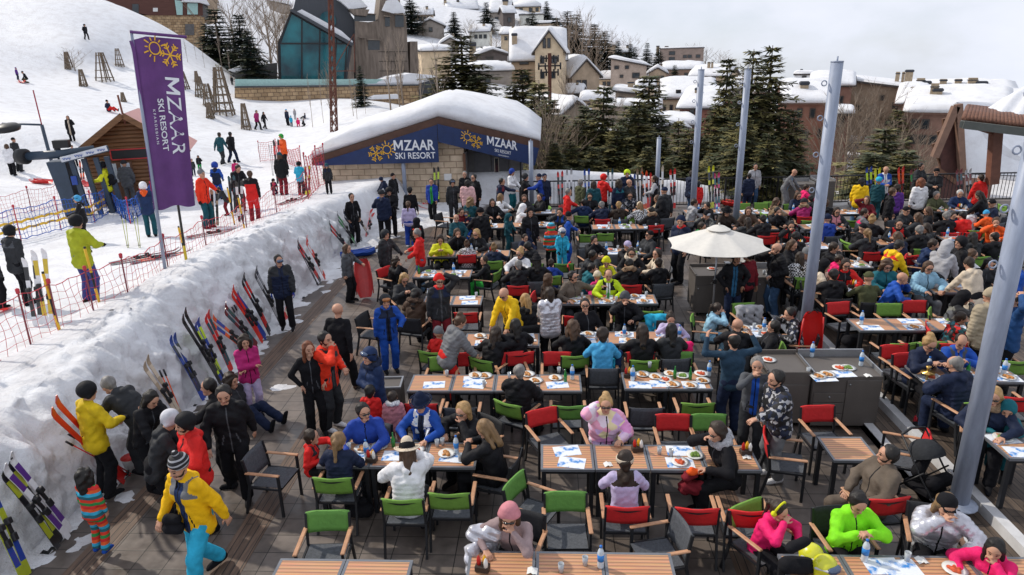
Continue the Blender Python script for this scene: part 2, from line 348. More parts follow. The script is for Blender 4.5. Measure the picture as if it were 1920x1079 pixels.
def plank_mat(name, c1, c2, w=.11, axis_x=True, rough=.6):
# planks running along y (axis_x: boards laid side by side along x)
 m=bpy.data.materials.new(name);m.use_nodes=True;n, l=m.node_tree.nodes, m.node_tree.links
 p=n["Principled BSDF"];p.inputs["Roughness"].default_value=rough;t=n.new("ShaderNodeTexCoord")
 mpn=n.new("ShaderNodeMapping");mpn.inputs["Rotation"].default_value=(0, 0, math.pi/2 if axis_x else 0)
 l.new(t.outputs["Object"], mpn.inputs["Vector"])
 br=n.new("ShaderNodeTexBrick");br.offset=.37;br.inputs["Scale"].default_value=1;br.inputs["Brick Width"].default_value=1.9;br.inputs["Row Height"].default_value=w
 br.inputs["Mortar Size"].default_value=.006;br.inputs["Color1"].default_value=(*c1, 1);br.inputs["Color2"].default_value=(*c2, 1);br.inputs["Mortar"].default_value=(.012, .01, .009, 1);br.inputs["Bias"].default_value=0
 l.new(mpn.outputs["Vector"], br.inputs["Vector"])
 m2=n.new("ShaderNodeMapping");m2.inputs["Scale"].default_value=(.7, 9, 1);l.new(mpn.outputs["Vector"], m2.inputs["Vector"])
 z=n.new("ShaderNodeTexNoise");z.inputs["Scale"].default_value=3;z.inputs["Detail"].default_value=6;l.new(m2.outputs["Vector"], z.inputs["Vector"])
 r=n.new("ShaderNodeValToRGB");r.color_ramp.elements[0].position=.3;r.color_ramp.elements[0].color=(.55, .55, .55, 1);r.color_ramp.elements[1].position=.7;r.color_ramp.elements[1].color=(1.25, 1.2, 1.15, 1)
 l.new(z.outputs["Fac"], r.inputs["Fac"])
 mu=n.new("ShaderNodeMix");mu.data_type='RGBA';mu.blend_type='MULTIPLY';mu.inputs["Factor"].default_value=1
 l.new(br.outputs["Color"], mu.inputs["A"]);l.new(r.outputs["Color"], mu.inputs["B"]);l.new(mu.outputs["Result"], p.inputs["Base Color"])
 b=n.new("ShaderNodeBump");b.inputs["Strength"].default_value=.3;b.inputs["Distance"].default_value=.01;b.invert=True
 l.new(br.outputs["Fac"], b.inputs["Height"]);l.new(b.outputs["Normal"], p.inputs["Normal"])
 return m
M_PAVE=paving_mat();M_DECK=plank_mat("deck boards", (.068, .050, .039), (.125, .094, .072));M_STRIP=plank_mat("plank strip", (.115, .074, .052), (.15, .098, .07), .095)
M_WHITE=mat("white step edge", (.55, .55, .56), .6, ns=3, na=.18)
mb=MB();mb.box((7.4, 12.3, -.15), (27.6, 32.6, .3));struct(mb.build("terrace_paving", M_PAVE))
mb=MB()
for x0, x1 in((-4.15, -3.77), (-5.98, -5.62), (2.22, 2.62)):mb.box(((x0+x1)/2, 11.5 if x0<0 else 8, .002), (x1-x0, 26 if x0<0 else 12, .006))
struct(mb.build("plank_strip_floor", M_STRIP))
mb=MB();mb.box((5.45, 11.2, .062), (.7, 16.4, .124));mb.box((13.4, 11.2, .128), (15.6, 16.4, .256));struct(mb.build("raised_deck", M_DECK))
mb=MB();mb.box((5.17, 11.2, .068), (.14, 16.4, .136));mb.box((5.66, 11.2, .134), (.14, 16.4, .268));mb.box((13.4, 19.46, .134), (15.6, .12, .268));struct(mb.build("step_edge_kerb", M_WHITE))
# snow bank along the terrace
ys=np.arange(3.0, 27.2, .055);us=np.linspace(0, 1, 60)
crest=np.interp(ys, [3, 7, 9, 12, 15, 21, 24, 27.2], [1.3, 1.36, 1.46, 1.74, 1.84, 1.52, .95, .4])
base=np.interp(ys, [3, 7, 9, 16, 22.5, 24.5, 27.2], [-6.75, -6.65, -6.55, -6.65, -6.65, -6.9, -7.4])
V=[]
for yy, cz, bx in zip(ys, crest, base):
 for u in us:
  if u<.62:
   t=u/.62;x=bx-1.0*t**1.2;z=cz*(t**.95)*(1-.0*t);z=cz*math.sin(min(1, t*1.02)*math.pi/2)**.9
  else:
   t=(u-.62)/.38;x=bx-1.0-2.35*t;z=None
  V.append((x, yy, cz if z is None else z, 0 if z is not None else t))
V=np.array(V);gxy=ground(V[:, 0], V[:, 1]);top=V[:, 3]>0
w=sstep(0, 1, V[:, 3]);V[:, 2]=np.where(top, V[:, 2]*(1-w)+(gxy-.04)*w, V[:, 2])
lump=fbm(V[:, 1]*1.7, V[:, 2]*1.7+V[:, 0]*.8, 5, 21);lump3=fbm(V[:, 1]*11, V[:, 2]*13+V[:, 0]*9, 3, 33);lump2=fbm(V[:, 1]*4.2, V[:, 2]*5+V[:, 0]*3, 3, 31)
fade=1-.75*sstep(0, .5, V[:, 3]);foot=sstep(-.02, .2, V[:, 2])
V[:, 0]+=(lump*.34+lump2*.34+lump3*.14)*fade*(.35+.65*foot);V[:, 2]+=(lump2*.2+lump*.12+lump3*.08)*fade*foot*(1-.6*sstep(.3, 1, V[:, 3]))
apron=(V[:, 2]<.03)
mb=MB();nu=len(us);mb.v=[tuple(p[:3])for p in V]
mb.f=[(j*nu+i, j*nu+i+1, (j+1)*nu+i+1, (j+1)*nu+i)for j in range(len(ys)-1)for i in range(nu-1)]
mb.m=[0]*len(mb.f);mb.sm=[True]*len(mb.f)
struct(mb.build("snow_bank", M_BANK))
# thin trodden slush at the foot of the bank and near the stone kiosk
mb=MB();sx_=np.arange(-6.9, -1.9, .06);sy_=np.arange(3.2, 28.4, .07);SX, SY=np.meshgrid(sx_, sy_)
edge=np.interp(SY, [3, 8, 12, 17, 21, 24, 25.5, 27, 28.4], [-6.25, -6.15, -6.1, -6.1, -5.9, -5.2, -3.4, -2.9, -2.6])
hgt=(edge-SX)*.11+.16*fbm(SX*2.2, SY*2.2, 5, 44)+.05*fbm(SX*9, SY*9, 3, 45)-.01
patch=.040*np.exp(-((SX+5.1)**2/.25+(SY-11.7)**2/1.5))+.07*np.exp(-((SX+5.0)**2/.03+(SY-7.9)**2/.04));hgt=np.maximum(hgt, patch+.10*fbm(SX*3, SY*3, 5, 46)-.055)
hgt=np.clip(hgt, -.02, .17)
mk=hgt>.004;keep=mk[:-1, :-1]|mk[1:, :-1]|mk[:-1, 1:]|mk[1:, 1:]
ii=np.arange(SX.size).reshape(SX.shape);Fq=np.stack([ii[:-1, :-1], ii[:-1, 1:], ii[1:, 1:], ii[1:, :-1]], -1)[keep]
used=np.unique(Fq);rm=-np.ones(SX.size, int);rm[used]=np.arange(len(used))
PV=np.c_[SX.ravel(), SY.ravel(), hgt.ravel()][used]
mb.v=[tuple(p)for p in PV];mb.f=[tuple(f)for f in rm[Fq]];mb.m=[0]*len(mb.f);mb.sm=[True]*len(mb.f)
struct(mb.build("trodden_snow_ground", M_BANK))
# BUILDINGS
def stone_mat(name, c1, c2, mortar, bw, bh, ms=.02, offset=.5):
 m=bpy.data.materials.new(name);m.use_nodes=True;n, l=m.node_tree.nodes, m.node_tree.links
 p=n["Principled BSDF"];p.inputs["Roughness"].default_value=.85;t=n.new("ShaderNodeTexCoord")
 sp=n.new("ShaderNodeSeparateXYZ");l.new(t.outputs["Object"], sp.inputs["Vector"])
 ad=n.new("ShaderNodeMath");ad.operation='ADD';l.new(sp.outputs["X"], ad.inputs[0]);l.new(sp.outputs["Y"], ad.inputs[1])
 cb=n.new("ShaderNodeCombineXYZ");l.new(ad.outputs[0], cb.inputs["X"]);l.new(sp.outputs["Z"], cb.inputs["Y"])
 br=n.new("ShaderNodeTexBrick");br.offset=offset;br.inputs["Scale"].default_value=1;br.inputs["Brick Width"].default_value=bw;br.inputs["Row Height"].default_value=bh
 br.inputs["Mortar Size"].default_value=ms;br.inputs["Color1"].default_value=(*c1, 1);br.inputs["Color2"].default_value=(*c2, 1);br.inputs["Mortar"].default_value=(*mortar, 1);br.inputs["Mortar Smooth"].default_value=.3
 l.new(cb.outputs["Vector"], br.inputs["Vector"])
 z=n.new("ShaderNodeTexNoise");z.inputs["Scale"].default_value=2.2;z.inputs["Detail"].default_value=7;l.new(t.outputs["Object"], z.inputs["Vector"])
 r=n.new("ShaderNodeValToRGB");r.color_ramp.elements[0].position=.3;r.color_ramp.elements[0].color=(.7, .68, .66, 1);r.color_ramp.elements[1].position=.7;r.color_ramp.elements[1].color=(1.15, 1.12, 1.1, 1);l.new(z.outputs["Fac"], r.inputs["Fac"])
 mu=n.new("ShaderNodeMix");mu.data_type='RGBA';mu.blend_type='MULTIPLY';mu.inputs["Factor"].default_value=1
 l.new(br.outputs["Color"], mu.inputs["A"]);l.new(r.outputs["Color"], mu.inputs["B"]);l.new(mu.outputs["Result"], p.inputs["Base Color"])
 b=n.new("ShaderNodeBump");b.inputs["Strength"].default_value=.6;b.inputs["Distance"].default_value=.03;b.invert=True
 l.new(br.outputs["Fac"], b.inputs["Height"]);l.new(b.outputs["Normal"], p.inputs["Normal"])
 return m
M_KSTONE=stone_mat("cream stone blocks", (.56, .44, .31), (.66, .54, .40), (.36, .27, .19), .52, .26)
M_RSTONE=stone_mat("brown rubble stone", (.36, .24, .13), (.54, .39, .23), (.17, .115, .075), .55, .34, .03)
M_FASCIA=mat("brown painted fascia", (.085, .042, .028), .7, ns=4, na=.2)
M_NAVY=mat("navy banner vinyl", (.012, .030, .105), .45, ns=3, na=.2, bump=.15, bs=2.5)
M_WTXT=mat("white lettering", (.72, .74, .78), .6, na=.03)
M_YTXT=mat("yellow emblem ink", (.78, .42, .03), .6, na=.03)
M_DGREY=mat("dark grey steel", (.075, .075, .082), .5, ns=5, na=.15)
M_GREYW=mat("grey panel", (.12, .115, .115), .6, ns=3, na=.2)
M_GLASSD=mat("dark window glass", (.02, .028, .035), .12, na=.3, ns=2, spec=.7)
M_BROWNW=mat("brown timber", (.13, .062, .035), .7, ns=5, na=.3, stretch=(1, 1, .2))
M_LOG=mat("orange log timber", (.17, .08, .034), .6, ns=4, na=.35, stretch=(.3, .3, 3))
M_WHITEP=mat("white paint", (.7, .7, .68), .5, na=.05)
M_BLACK=mat("black metal", (.012, .012, .014), .45, na=.2)
def snow_slab(mb, prof, y0, y1, axis='y', n=14, seed=0, amp=.10):
# a snow layer: closed (x,z) profile loop swept along y with rounded ends and gentle lumps
 L=len(prof);cx=sum(p[0]for p in prof)/L;cz=min(p[1]for p in prof)
 vs=[];fs=[];zb=[p[1]for p in prof]
 for j in range(n):
  t=j/(n-1);e=min(t, 1-t)*(n-1)
  k=[.55, .84, .96][int(e)]if e<3 and n>6 else 1.0
  for i, (x, z)in enumerate(prof):
   b=base_of(prof, x)
   zz=b+(z-b)*k
   if z-b>.03:zz+=amp*(float(fbm(np.array([x*.5+seed]), np.array([t*(y1-y0)*.5+seed*3.1]), 3, 2)[0]))*min(1, (z-b)*2)
   vs.append((x, y0+(y1-y0)*t, zz))
 for j in range(n-1):
  for i in range(L):fs.append((j*L+i, j*L+(i+1)%L, (j+1)*L+(i+1)%L, (j+1)*L+i))
 fs.append(tuple(range(L-1, -1, -1)));fs.append(tuple(range((n-1)*L, n*L)))
 mb.add(vs, fs, 0, True)
def base_of(prof, x):
# lower envelope of a closed profile at x
 best=1e9
 for i in range(len(prof)):
  (xa, za), (xb, zb_)=prof[i], prof[(i+1)%len(prof)]
  if abs(xb-xa)<1e-9:
   if abs(xa-x)<1e-6:best=min(best, za, zb_)
  elif min(xa, xb)-1e-9<=x<=max(xa, xb)+1e-9:
   best=min(best, za+(zb_-za)*(x-xa)/(xb-xa))
 return best
def roof_profile(pts, th, over=.12):
# pts: roof line (x,z) left to right -> snow profile loop above it
 (xl, zl), (xr, zr)=pts[0], pts[-1]
 top=[]
 N=16
 for k in range(N+1):
  x=xl-over+(xr-xl+2*over)*k/N
  z=np.interp(x, [p[0]for p in pts], [p[1]for p in pts])
  zs=np.mean([np.interp(x+d, [p[0]for p in pts], [p[1]for p in pts])for d in(-.12*(xr-xl), -.05*(xr-xl), 0, .05*(xr-xl), .12*(xr-xl))])
  e=min(k, N-k)
  f=[.30, .74, .93][e]if e<3 else 1.0
  top.append((x, max(z, zs)*.5+z*.5+th*f))
 bot=[(p[0], p[1]+.004)for p in reversed(pts)]
 bot=[(xr+over, zr-.06)]+bot+[(xl-over, zl-.06)]
 return top+bot
 # stone kiosk with a snowed-in gable roof and banners
k=empty("stone_kiosk", (-4.4, 28.5, 0));tag(k, "stone ski kiosk with thick snow on its gable roof and navy banners across the front", "kiosk")
KX=-4.4
def K(x, y, z):return(x-KX, y-28.5, z)
mb=MB();mb.box(K(-6.45, 31.7, 1.05), (6.0, 6.1, 2.1));mb.prism([Vector(K(x, 0, z))for x, z in((-9.4, 2.1), (-3.45, 2.1), (-3.45, 3.15), (-4.37, 3.35))], (0, 28.7, 0), (0, 28.9, 0))
mb.build("wall", M_KSTONE, k)
mb=MB();mb.box(K(-2.3, 29.6, 1.2), (2.28, .2, 2.4));mb.box(K(-3.38, 29.1, 1.1), (.08, 1.0, 2.2));mb.box(K(-1.25, 31.5, 1.2), (.2, 3.6, 2.4));mb.build("panel_wall", M_GREYW, k)
dr=MB();dr.box(K(-2.75, 29.46, 1.03), (.72, .05, 2.06));dr.box(K(-2.0, 29.46, 1.03), (.72, .05, 2.06));dr=dr.build("door", M_DGREY, k)
h=MB();h.box(K(-2.15, 29.42, 1.45), (.14, .03, .72));h.build("window", M_GLASSD, dr)
h=MB();h.bar(K(-2.15-.09, 29.415, 1.07), K(-2.15+.09, 29.415, 1.07), .02);h.bar(K(-2.15-.09, 29.415, 1.83), K(-2.15+.09, 29.415, 1.83), .02)
for s_ in(-.085, .085):h.bar(K(-2.15+s_, 29.415, 1.07), K(-2.15+s_, 29.415, 1.83), .02)
h.build("window_frame", mat("cream trim", (.5, .45, .36), .6), dr)
h=MB();h.bar(K(-1.72, 29.4, .95), K(-1.72, 29.4, 1.15), .04);h.build("handle", M_WHITEP, dr)
h=MB();h.box(K(-3.42, 28.62, 1.2), (.1, .2, 1.9));h.build("side_door", M_BROWNW, k)
for xx in(-1.1, -.62):
 h=MB();h.bar(K(xx, 28.75, -.3), K(xx, 28.75, 2.35), .07);h.build("post", M_BLACK, k)
h=MB();h.box(K(-4.15, 28.62, 1.18), (.32, .1, .28), bev=.02);h.build("meter_box", M_WHITEP, k)
mb=MB();RP=[(-9.72, 1.96), (-4.37, 3.52), (-.30, 2.5)]
lo=[(x, z-.17)for x, z in RP];hi=[(x, z+.15)for x, z in RP]
for i in(0, 1):mb.prism([Vector(K(lo[i][0], 0, lo[i][1])), Vector(K(lo[i+1][0], 0, lo[i+1][1])), Vector(K(hi[i+1][0], 0, hi[i+1][1])), Vector(K(hi[i][0], 0, hi[i][1]))], (0, 28.25, 0), (0, 35.4, 0))
rf=mb.build("roof", M_FASCIA, k, fix=True)
mb=MB();pr=roof_profile([(x-KX, z+.16)for x, z in[(-9.6, 2.0), (-4.37, 3.52), (-.42, 2.53)]], .80, .16)
snow_slab(mb, pr, 28.33-28.5, 35.6-28.5, n=20, seed=3, amp=.5);mb.build("roof_snow", M_ROOFSNOW, rf)
def banner(name, poly, y, texts, lg):
 b=MB();b.prism([Vector(K(x, 0, z))for x, z in poly], (0, y, 0), (0, y+.02, 0));bo=b.build(name, M_NAVY, k, fix=True)
 t=MB()
 for body, (x, z), wd, hg, sl, off in texts:
  put_text(t, body, wd, lambda u, v:K(x+u, y-.012, z+u*sl+v), 0, off, hg)
 t.build("lettering", M_WTXT, bo)
 t=MB();(lx, lz), ls, sl, flip=lg
 logo(t, lambda u, v:K(lx+(u if not flip else-u), y-.012, lz+(u if not flip else-u)*sl+v), ls);t.build("emblem", M_YTXT, bo)
banner("banner", [(-9.62, 1.80), (-4.43, 1.86), (-4.43, 3.36), (-9.62, 1.88)], 28.22,
[("MZAAR", (-6.25, 2.36), 1.68, .42, .0, .02), ("SKI RESORT", (-6.22, 2.02), 1.66, .26, 0, .012)], ((-6.85, 2.33), .68, 0, False))
banner("banner", [(-4.41, 2.68), (-.5, 1.66), (-.32, 2.36), (-4.41, 3.40)], 28.21,
[("MZAAR", (-2.42, 2.54), 1.22, .36, -.21, .02), ("SKI RESORT", (-2.12, 2.25), .66, .13, -.21, .006), ("KFARDEBIAN", (-1.98, 2.10), .42, .05, -.21, .002)], ((-2.98, 2.74), .54, -.21, True))
# log hut by the lift
HP=onT(256, 384);hut=empty("log_hut", (HP.x, HP.y+.4, HP.z-.1), R_(22), 1.03);tag(hut, "small orange log hut with pink metal roof beside the ski lift", "hut")
W2, HE, HR, DP=1.55, 2.25, 3.35, 2.9
mb=MB();nlog=15
for i in range(nlog):
 z=.1+i*.148
 for yy in(0, DP):mb.tube([(-W2, yy, z), (W2, yy, z)], .085, 8)
 for xx in(-W2, W2):mb.tube([(xx, 0, z), (xx, DP, z)], .085, 8)
for i in range(7):
 z=HE+.06+i*.148;w_=W2*(1-(z-HE)/(HR-HE));mb.tube([(-w_, 0, z), (w_, 0, z)], .085, 8)
mb.build("wall", M_LOG, hut)
mb=MB()
for s_ in(-1, 1):mb.bar((s_*(W2+.45), DP/2-.1, HE-.28), (0, DP/2-.1, HR+.06), DP+.9, .06, up=(0, 0, 1))
rf=mb.build("roof", mat("pink metal roof", (.52, .25, .22), .45, ns=2, na=.1), hut)
mb=MB()
for s_ in(-1, 1):mb.bar((s_*(W2+.47), -.58, HE-.32), (0, -.58, HR+.05), .05, .2)
mb.build("barge_board", M_LOG, rf)
mb=MB();mb.tube([(0, -.3, HR-.3), (-.06, -.3, HR+.75)], .035, 6);mb.build("roof_mast", mat("rusty mast", (.16, .05, .03), .7), rf)
mb=MB();mb.box((.0, -.12, 1.97), (1.35, .08, .34));sg=mb.build("sign_board", M_BLACK, hut)
mb=MB()
for zz in(1.79, 2.15):mb.bar((-.7, -.17, zz), (.7, -.17, zz), .04)
for xx in(-.7, .7):mb.bar((xx, -.17, 1.79), (xx, -.17, 2.15), .04)
mb.build("sign_frame", mat("red sign edge", (.45, .03, .03), .5), sg)
mb=MB();mb.box((-.55, -.1, .85), (.95, .06, 1.7));dd=mb.build("door", M_BROWNW, hut)
for xx in(-.75, -.3):
 mb=MB();mb.box((xx, -.14, 1.3), (.3, .03, .7));mb.build("window", mat("pale pane", (.45, .5, .55), .2), dd)
mb=MB();mb.box((.95, -.1, 1.15), (.9, .05, 1.1));mb.build("serving_hatch", M_BLACK, hut)
# drag-lift drive station
LP=onT(156, 402);lf=empty("ski_lift_station", (LP.x, LP.y, LP.z-.1), R_(20), .88);tag(lf, "dark blue ski lift drive station with round boom end and white emblem strip", "ski lift")
M_LIFT=mat("dark blue-grey lift paint", (.035, .055, .085), .45, ns=3, na=.15);M_STRIPE=mat("white strip", (.6, .62, .66), .5)
mb=MB();mb.prism([Vector(p)for p in((-.75, 0, 2.35), (-.1, 0, 2.35), (.0, 0, 0), (-.5, 0, 0), (-.55, 0, 1.0))], (0, -.5, 0), (0, .5, 0));mb.build("housing", M_LIFT, lf, fix=True)
for xx, yy in((.35, -.45), (.75, -.3), (1.15, -.15), (1.5, .05)):
 mb=MB();mb.bar((xx, yy, 0), (xx-.22, yy, 2.4), .17, .2);mb.build("post", M_LIFT, lf)
mb=MB();mb.bar((-.1, -.75, 2.45), (1.45, -.15, 2.75), .32, .22);hb=mb.build("head_beam", M_LIFT, lf)
mb=MB();mb.bar((-.1, -.93, 2.47), (1.45, -.33, 2.77), .02, .2);em=mb.build("emblem_strip", M_STRIPE, hb)
mb=MB()
for t in(.13, .38, .63, .87):
 c0=Vector((-.1, -.95, 2.47)).lerp(Vector((1.45, -.35, 2.77)), t)
 for q in(-.09, 0, .09):
  mb.tube([c0+Vector((q-.035, -.01+q*.38, .02)), c0+Vector((q, -.01+q*.38, -.05)), c0+Vector((q+.035, -.01+q*.38, .03))], .014, 5)
mb.build("emblem", mat("blue emblem ink", (.03, .10, .4), .5), em)
mb=MB();mb.tube([(-1.45, -.3, 2.62), (-.2, -.2, 2.62), (.9, .1, 2.7)], .17, 10);bo=mb.build("boom", M_LIFT, lf)
mb=MB()
mb.lathe([(.16, -.2), (.3, -.2), (.3, .12), (.16, .12)], 18, M=Matrix.Translation((-1.5, -.35, 2.62))@Matrix.Rotation(R_(65), 4, 'Z')@Matrix.Rotation(R_(90), 4, 'X'))
mb.build("boom_end_ring", M_BLACK, bo)
mb=MB();mb.box((-.2, 0, 3.0), (.55, .4, .3));mb.build("motor_box", M_BLACK, lf)
mb=MB();mb.box((.12, -.6, 1.6), (.2, .06, .35));mb.build("control_box", mat("blue box", (.02, .06, .3), .4), lf)
# lift mast with arm
p0=onT(108, 345);mm=empty("lift_mast", p0);tag(mm, "dark steel mast with a thin red tip and an arm reaching left above the lift", "mast")
mb=MB();mb.tube([(0, 0, -.3), (-.1, 0, 2.75)], .075, 8);mb.tube([(-.1, 0, 2.75), (-1.9, -.1, 2.85)], .05, 6);mb.build("pole", M_LIFT, mm)
mb=MB();mb.tube([(-.1, 0, 2.7), (-.12, 0, 4.3)], .03, 6);mb.build("tip", mat("red tip", (.3, .03, .05), .5), mm)
q=D(12, 240, 30);pd=MB();pd.lathe([(0, -.1), (.4, -.1), (.45, 0), (.35, .1), (0, .12)], 16);po=pd.build("cable_wheel", M_BLACK, mm);po.location=q-p0;po.rotation_euler=(R_(10), 0, 0)
# dark metal and glass chalet with weathered concrete wing
def frame_at(px, py, dist):
# a local frame standing at a distance, facing the camera: returns map (u metres right, depth, z up) from picture-scale numbers
 b=D(px, py, dist);d=Vector((b.x, b.y, 0)).normalized();r=Vector((d.y, -d.x, 0))
 return b, r, d
BD=78.0 # metres to the chalet
B0, BR, BDp=frame_at(600, 165, BD);SC=BD/FPX/1.0
def Q(px, py, dep=0.0):
# offset (metres) of a sight line at depth dep behind the facade, in the chalet's own axes
 p=D(px, py, BD+dep);o=p-B0
 return Vector((o.dot(BR), o.dot(BDp), o.z))
ch=empty("modern_chalet", B0, math.atan2(BR.y, BR.x));tag(ch, "modern chalet with tall teal glass gable, dark metal roof and weathered concrete wing", "chalet")
M_TEAL=bpy.data.materials.new("teal glass");M_TEAL.use_nodes=True
tp=M_TEAL.node_tree.nodes["Principled BSDF"];tp.inputs["Base Color"].default_value=(.02, .14, .16, 1);tp.inputs["Roughness"].default_value=.06;tp.inputs["Specular IOR Level"].default_value=.45
tz=M_TEAL.node_tree.nodes.new("ShaderNodeTexNoise");tz.inputs["Scale"].default_value=.35;tz.inputs["Detail"].default_value=5
tr=M_TEAL.node_tree.nodes.new("ShaderNodeValToRGB");tr.color_ramp.elements[0].color=(.001, .03, .045, 1);tr.color_ramp.elements[0].position=.35;tr.color_ramp.elements[1].color=(.012, .17, .20, 1);tr.color_ramp.elements[1].position=.65
M_TEAL.node_tree.links.new(tz.outputs["Fac"], tr.inputs["Fac"]);M_TEAL.node_tree.links.new(tr.outputs["Color"], tp.inputs["Base Color"])
tc_=M_TEAL.node_tree.nodes.new("ShaderNodeTexCoord");M_TEAL.node_tree.links.new(tc_.outputs["Object"], tz.inputs["Vector"])
M_SLATE=mat("dark slate cladding", (.055, .06, .07), .6, ns=2, na=.12, stretch=(6, 6, .2))
M_CONC=mat("weathered board concrete", (.20, .16, .13), .85, ns=1.6, na=.38, stretch=(2.2, 2.2, .35), bump=.3)
def P2(*pts):return pts
def ext(mb, pts, d0, d1, mi=0):
 q=[Q(x, y, d0)for x, y in pts];dm=sum(p.y for p in q)/len(q)
 mb.prism([Vector((p.x, dm, p.z))for p in q], (0, 0, 0), (0, d1-d0, 0), mi)
mb=MB();ext(mb, P2((525, 170), (523, 82), (546, 22), (660, 86), (648, 168)), .25, 9);mb.build("hall_wall", M_SLATE, ch, fix=True)
mb=MB();ext(mb, P2((528, 166), (526, 84), (547, 27), (654, 87), (643, 166)), .05, .2);gl=mb.build("glass_gable", M_TEAL, ch, fix=True)
mb=MB()
for a, b in(((566, 36), (566, 166)), ((600, 55), (598, 166)), ((631, 74), (625, 166)), ((527, 82), (655, 82)), ((524, 168), (522, 82)), ((522, 82), (546, 22)), ((546, 22), (660, 87)), ((645, 168), (650, 88))):
 mb.bar(Q(*a, 0), Q(*b, 0), .14, .14, up=(0, 1, 0))
mb.build("mullion", M_BLACK, gl)
mb=MB();ext(mb, P2((543, 20), (548, 17), (664, 82), (660, 87)), -.6, 9.5);rf=mb.build("low_roof", M_SLATE, ch, fix=True)
mb=MB();ext(mb, P2((556, 22), (566, 18), (600, 36), (640, 58), (662, 78), (660, 83), (610, 57)), -.3, 9);mb.build("roof_snow", M_ROOFSNOW, rf, fix=True)
mb=MB();ext(mb, P2((549, 20), (558, -16), (626, -16), (665, 38), (668, 152), (660, 152), (662, 86)), 2.5, 13);tw=mb.build("metal_hall", M_SLATE, ch, fix=True)
mb=MB();mb.lathe([(0, -.02), (.85, -.02), (.85, .08), (0, .08)], 24, M=Matrix.Translation(Q(615, 38, 2.42))@Matrix.Rotation(R_(90), 4, 'X'), smooth=False);mb.build("round_window", M_TEAL, tw)
mb=MB();ext(mb, P2((630, -2), (640, -10), (668, -10), (690, 13), (656, 18), (640, 4)), 1.2, 11);mb.build("roof_snow", M_ROOFSNOW, tw, fix=True)
# concrete wing
mb=MB();ext(mb, P2((667, 160), (665, 40), (690, 42), (708, 40), (713, 0), (716, -25), (748, -25), (752, 20), (762, 32), (768, 155)), 2.0, 9);ext(mb, P2((648, 168), (650, 86), (664, 84), (664, 168)), .3, 6);ext(mb, P2((768, 150), (769, 78), (783, 78), (785, 140)), 3, 9);cw=mb.build("concrete_wing", M_CONC, ch, fix=True)
mb=MB();ext(mb, P2((664, 36), (667, 36), (671, 154), (667, 154)), 1.85, 2.1);mb.build("corner_trim", M_SLATE, cw, fix=True)
mb=MB();ext(mb, P2((716, 20), (724, 2), (742, -4), (757, 14), (760, 24), (740, 26)), 1.4, 8);mb.build("roof_snow", M_ROOFSNOW, cw, fix=True)
for(x0, y0, x1, y1)in((674, 72, 683, 94), (690, 76, 712, 94), (722, 32, 731, 50), (741, 28, 757, 51), (664, 27, 704, 40)):
 mb=MB();ext(mb, P2((x0, y0), (x1, y0), (x1, y1), (x0, y1)), 1.86, 2.2);wi=mb.build("window", M_GLASSD, cw, fix=True)
 mb=MB();ext(mb, P2((x0-1.5, y0-3), (x1+2, y0-1), (x1+2, y0), (x0-1.5, y0-1)), 1.0, 2.0);mb.build("window_hood", M_CONC, wi, fix=True)
mb=MB();ext(mb, P2((655, 17), (693, 18), (688, 30), (664, 28)), .6, 2.4);mb.build("balcony", M_CONC, cw, fix=True)
mb=MB()
for xx in(690, 706, 728, 742):mb.bar(Q(xx, 98, 1.97), Q(xx, 160, 1.97), .06, .05)
for yy in(98, 116, 134):mb.bar(Q(668, yy, 1.975), Q(764, yy-1, 1.975), .05, .06)
mb.build("joint", mat("dark joint", (.05, .042, .036), .8), cw)
# stone terrace wall in front with glass rail and snow behind it
wl_=empty("stone_retaining_wall", B0, math.atan2(BR.y, BR.x));tag(wl_, "long brown stone retaining wall below the glass chalet", "retaining wall")
WD=70.0
def QW(px, py, dep=0.0):
 p=D(px, py, WD);o=p-B0;return Vector((o.dot(BR), o.dot(BDp)*1.0+dep, o.z))
def ew(mb, pts, d0, d1):mb.prism([QW(x, y)for x, y in pts], (0, d0, 0), (0, d1, 0))
mb=MB();ew(mb, ((440, 163), (785, 160), (785, 225), (440, 225)), 0, 2);mb.build("wall", M_RSTONE, wl_, fix=True)
mb=MB();ew(mb, ((664, 186), (746, 184), (800, 200), (800, 240), (664, 240)), -1.6, -.1);mb.build("lower_wall", M_RSTONE, wl_, fix=True)
mb=MB();ew(mb, ((785, 152), (818, 148), (822, 200), (787, 215)), -.1, 6);mb.build("side_panel", M_SLATE, wl_, fix=True)
mb=MB();ew(mb, ((440, 165), (785, 161), (785, 158.5), (440, 162.5)), -.2, 2.2);mb.build("coping", M_SLATE, wl_, fix=True)
M_PALEG=mat("pale green glass", (.35, .55, .52), .15, na=.1, spec=.6)
mb=MB();ew(mb, ((440, 162), (785, 158), (785, 149), (440, 149)), .3, .34);mb.build("glass_rail", M_PALEG, wl_, fix=True)
mb=MB();ew(mb, ((440, 160), (445, 154), (478, 152), (482, 162)), .6, 4);ew(mb, ((530, 162), (560, 156), (578, 157), (580, 162)), .1, 2);ew(mb, ((650, 160), (655, 151), (690, 150), (700, 157), (730, 145), (770, 138), (815, 142), (825, 150), (790, 160)), -.05, 5);ew(mb, ((664, 186), (664, 181), (690, 182), (700, 178), (742, 176), (746, 184)), -1.7, .2);mb.build("wall_snow", M_ROOFSNOW, wl_, fix=True)
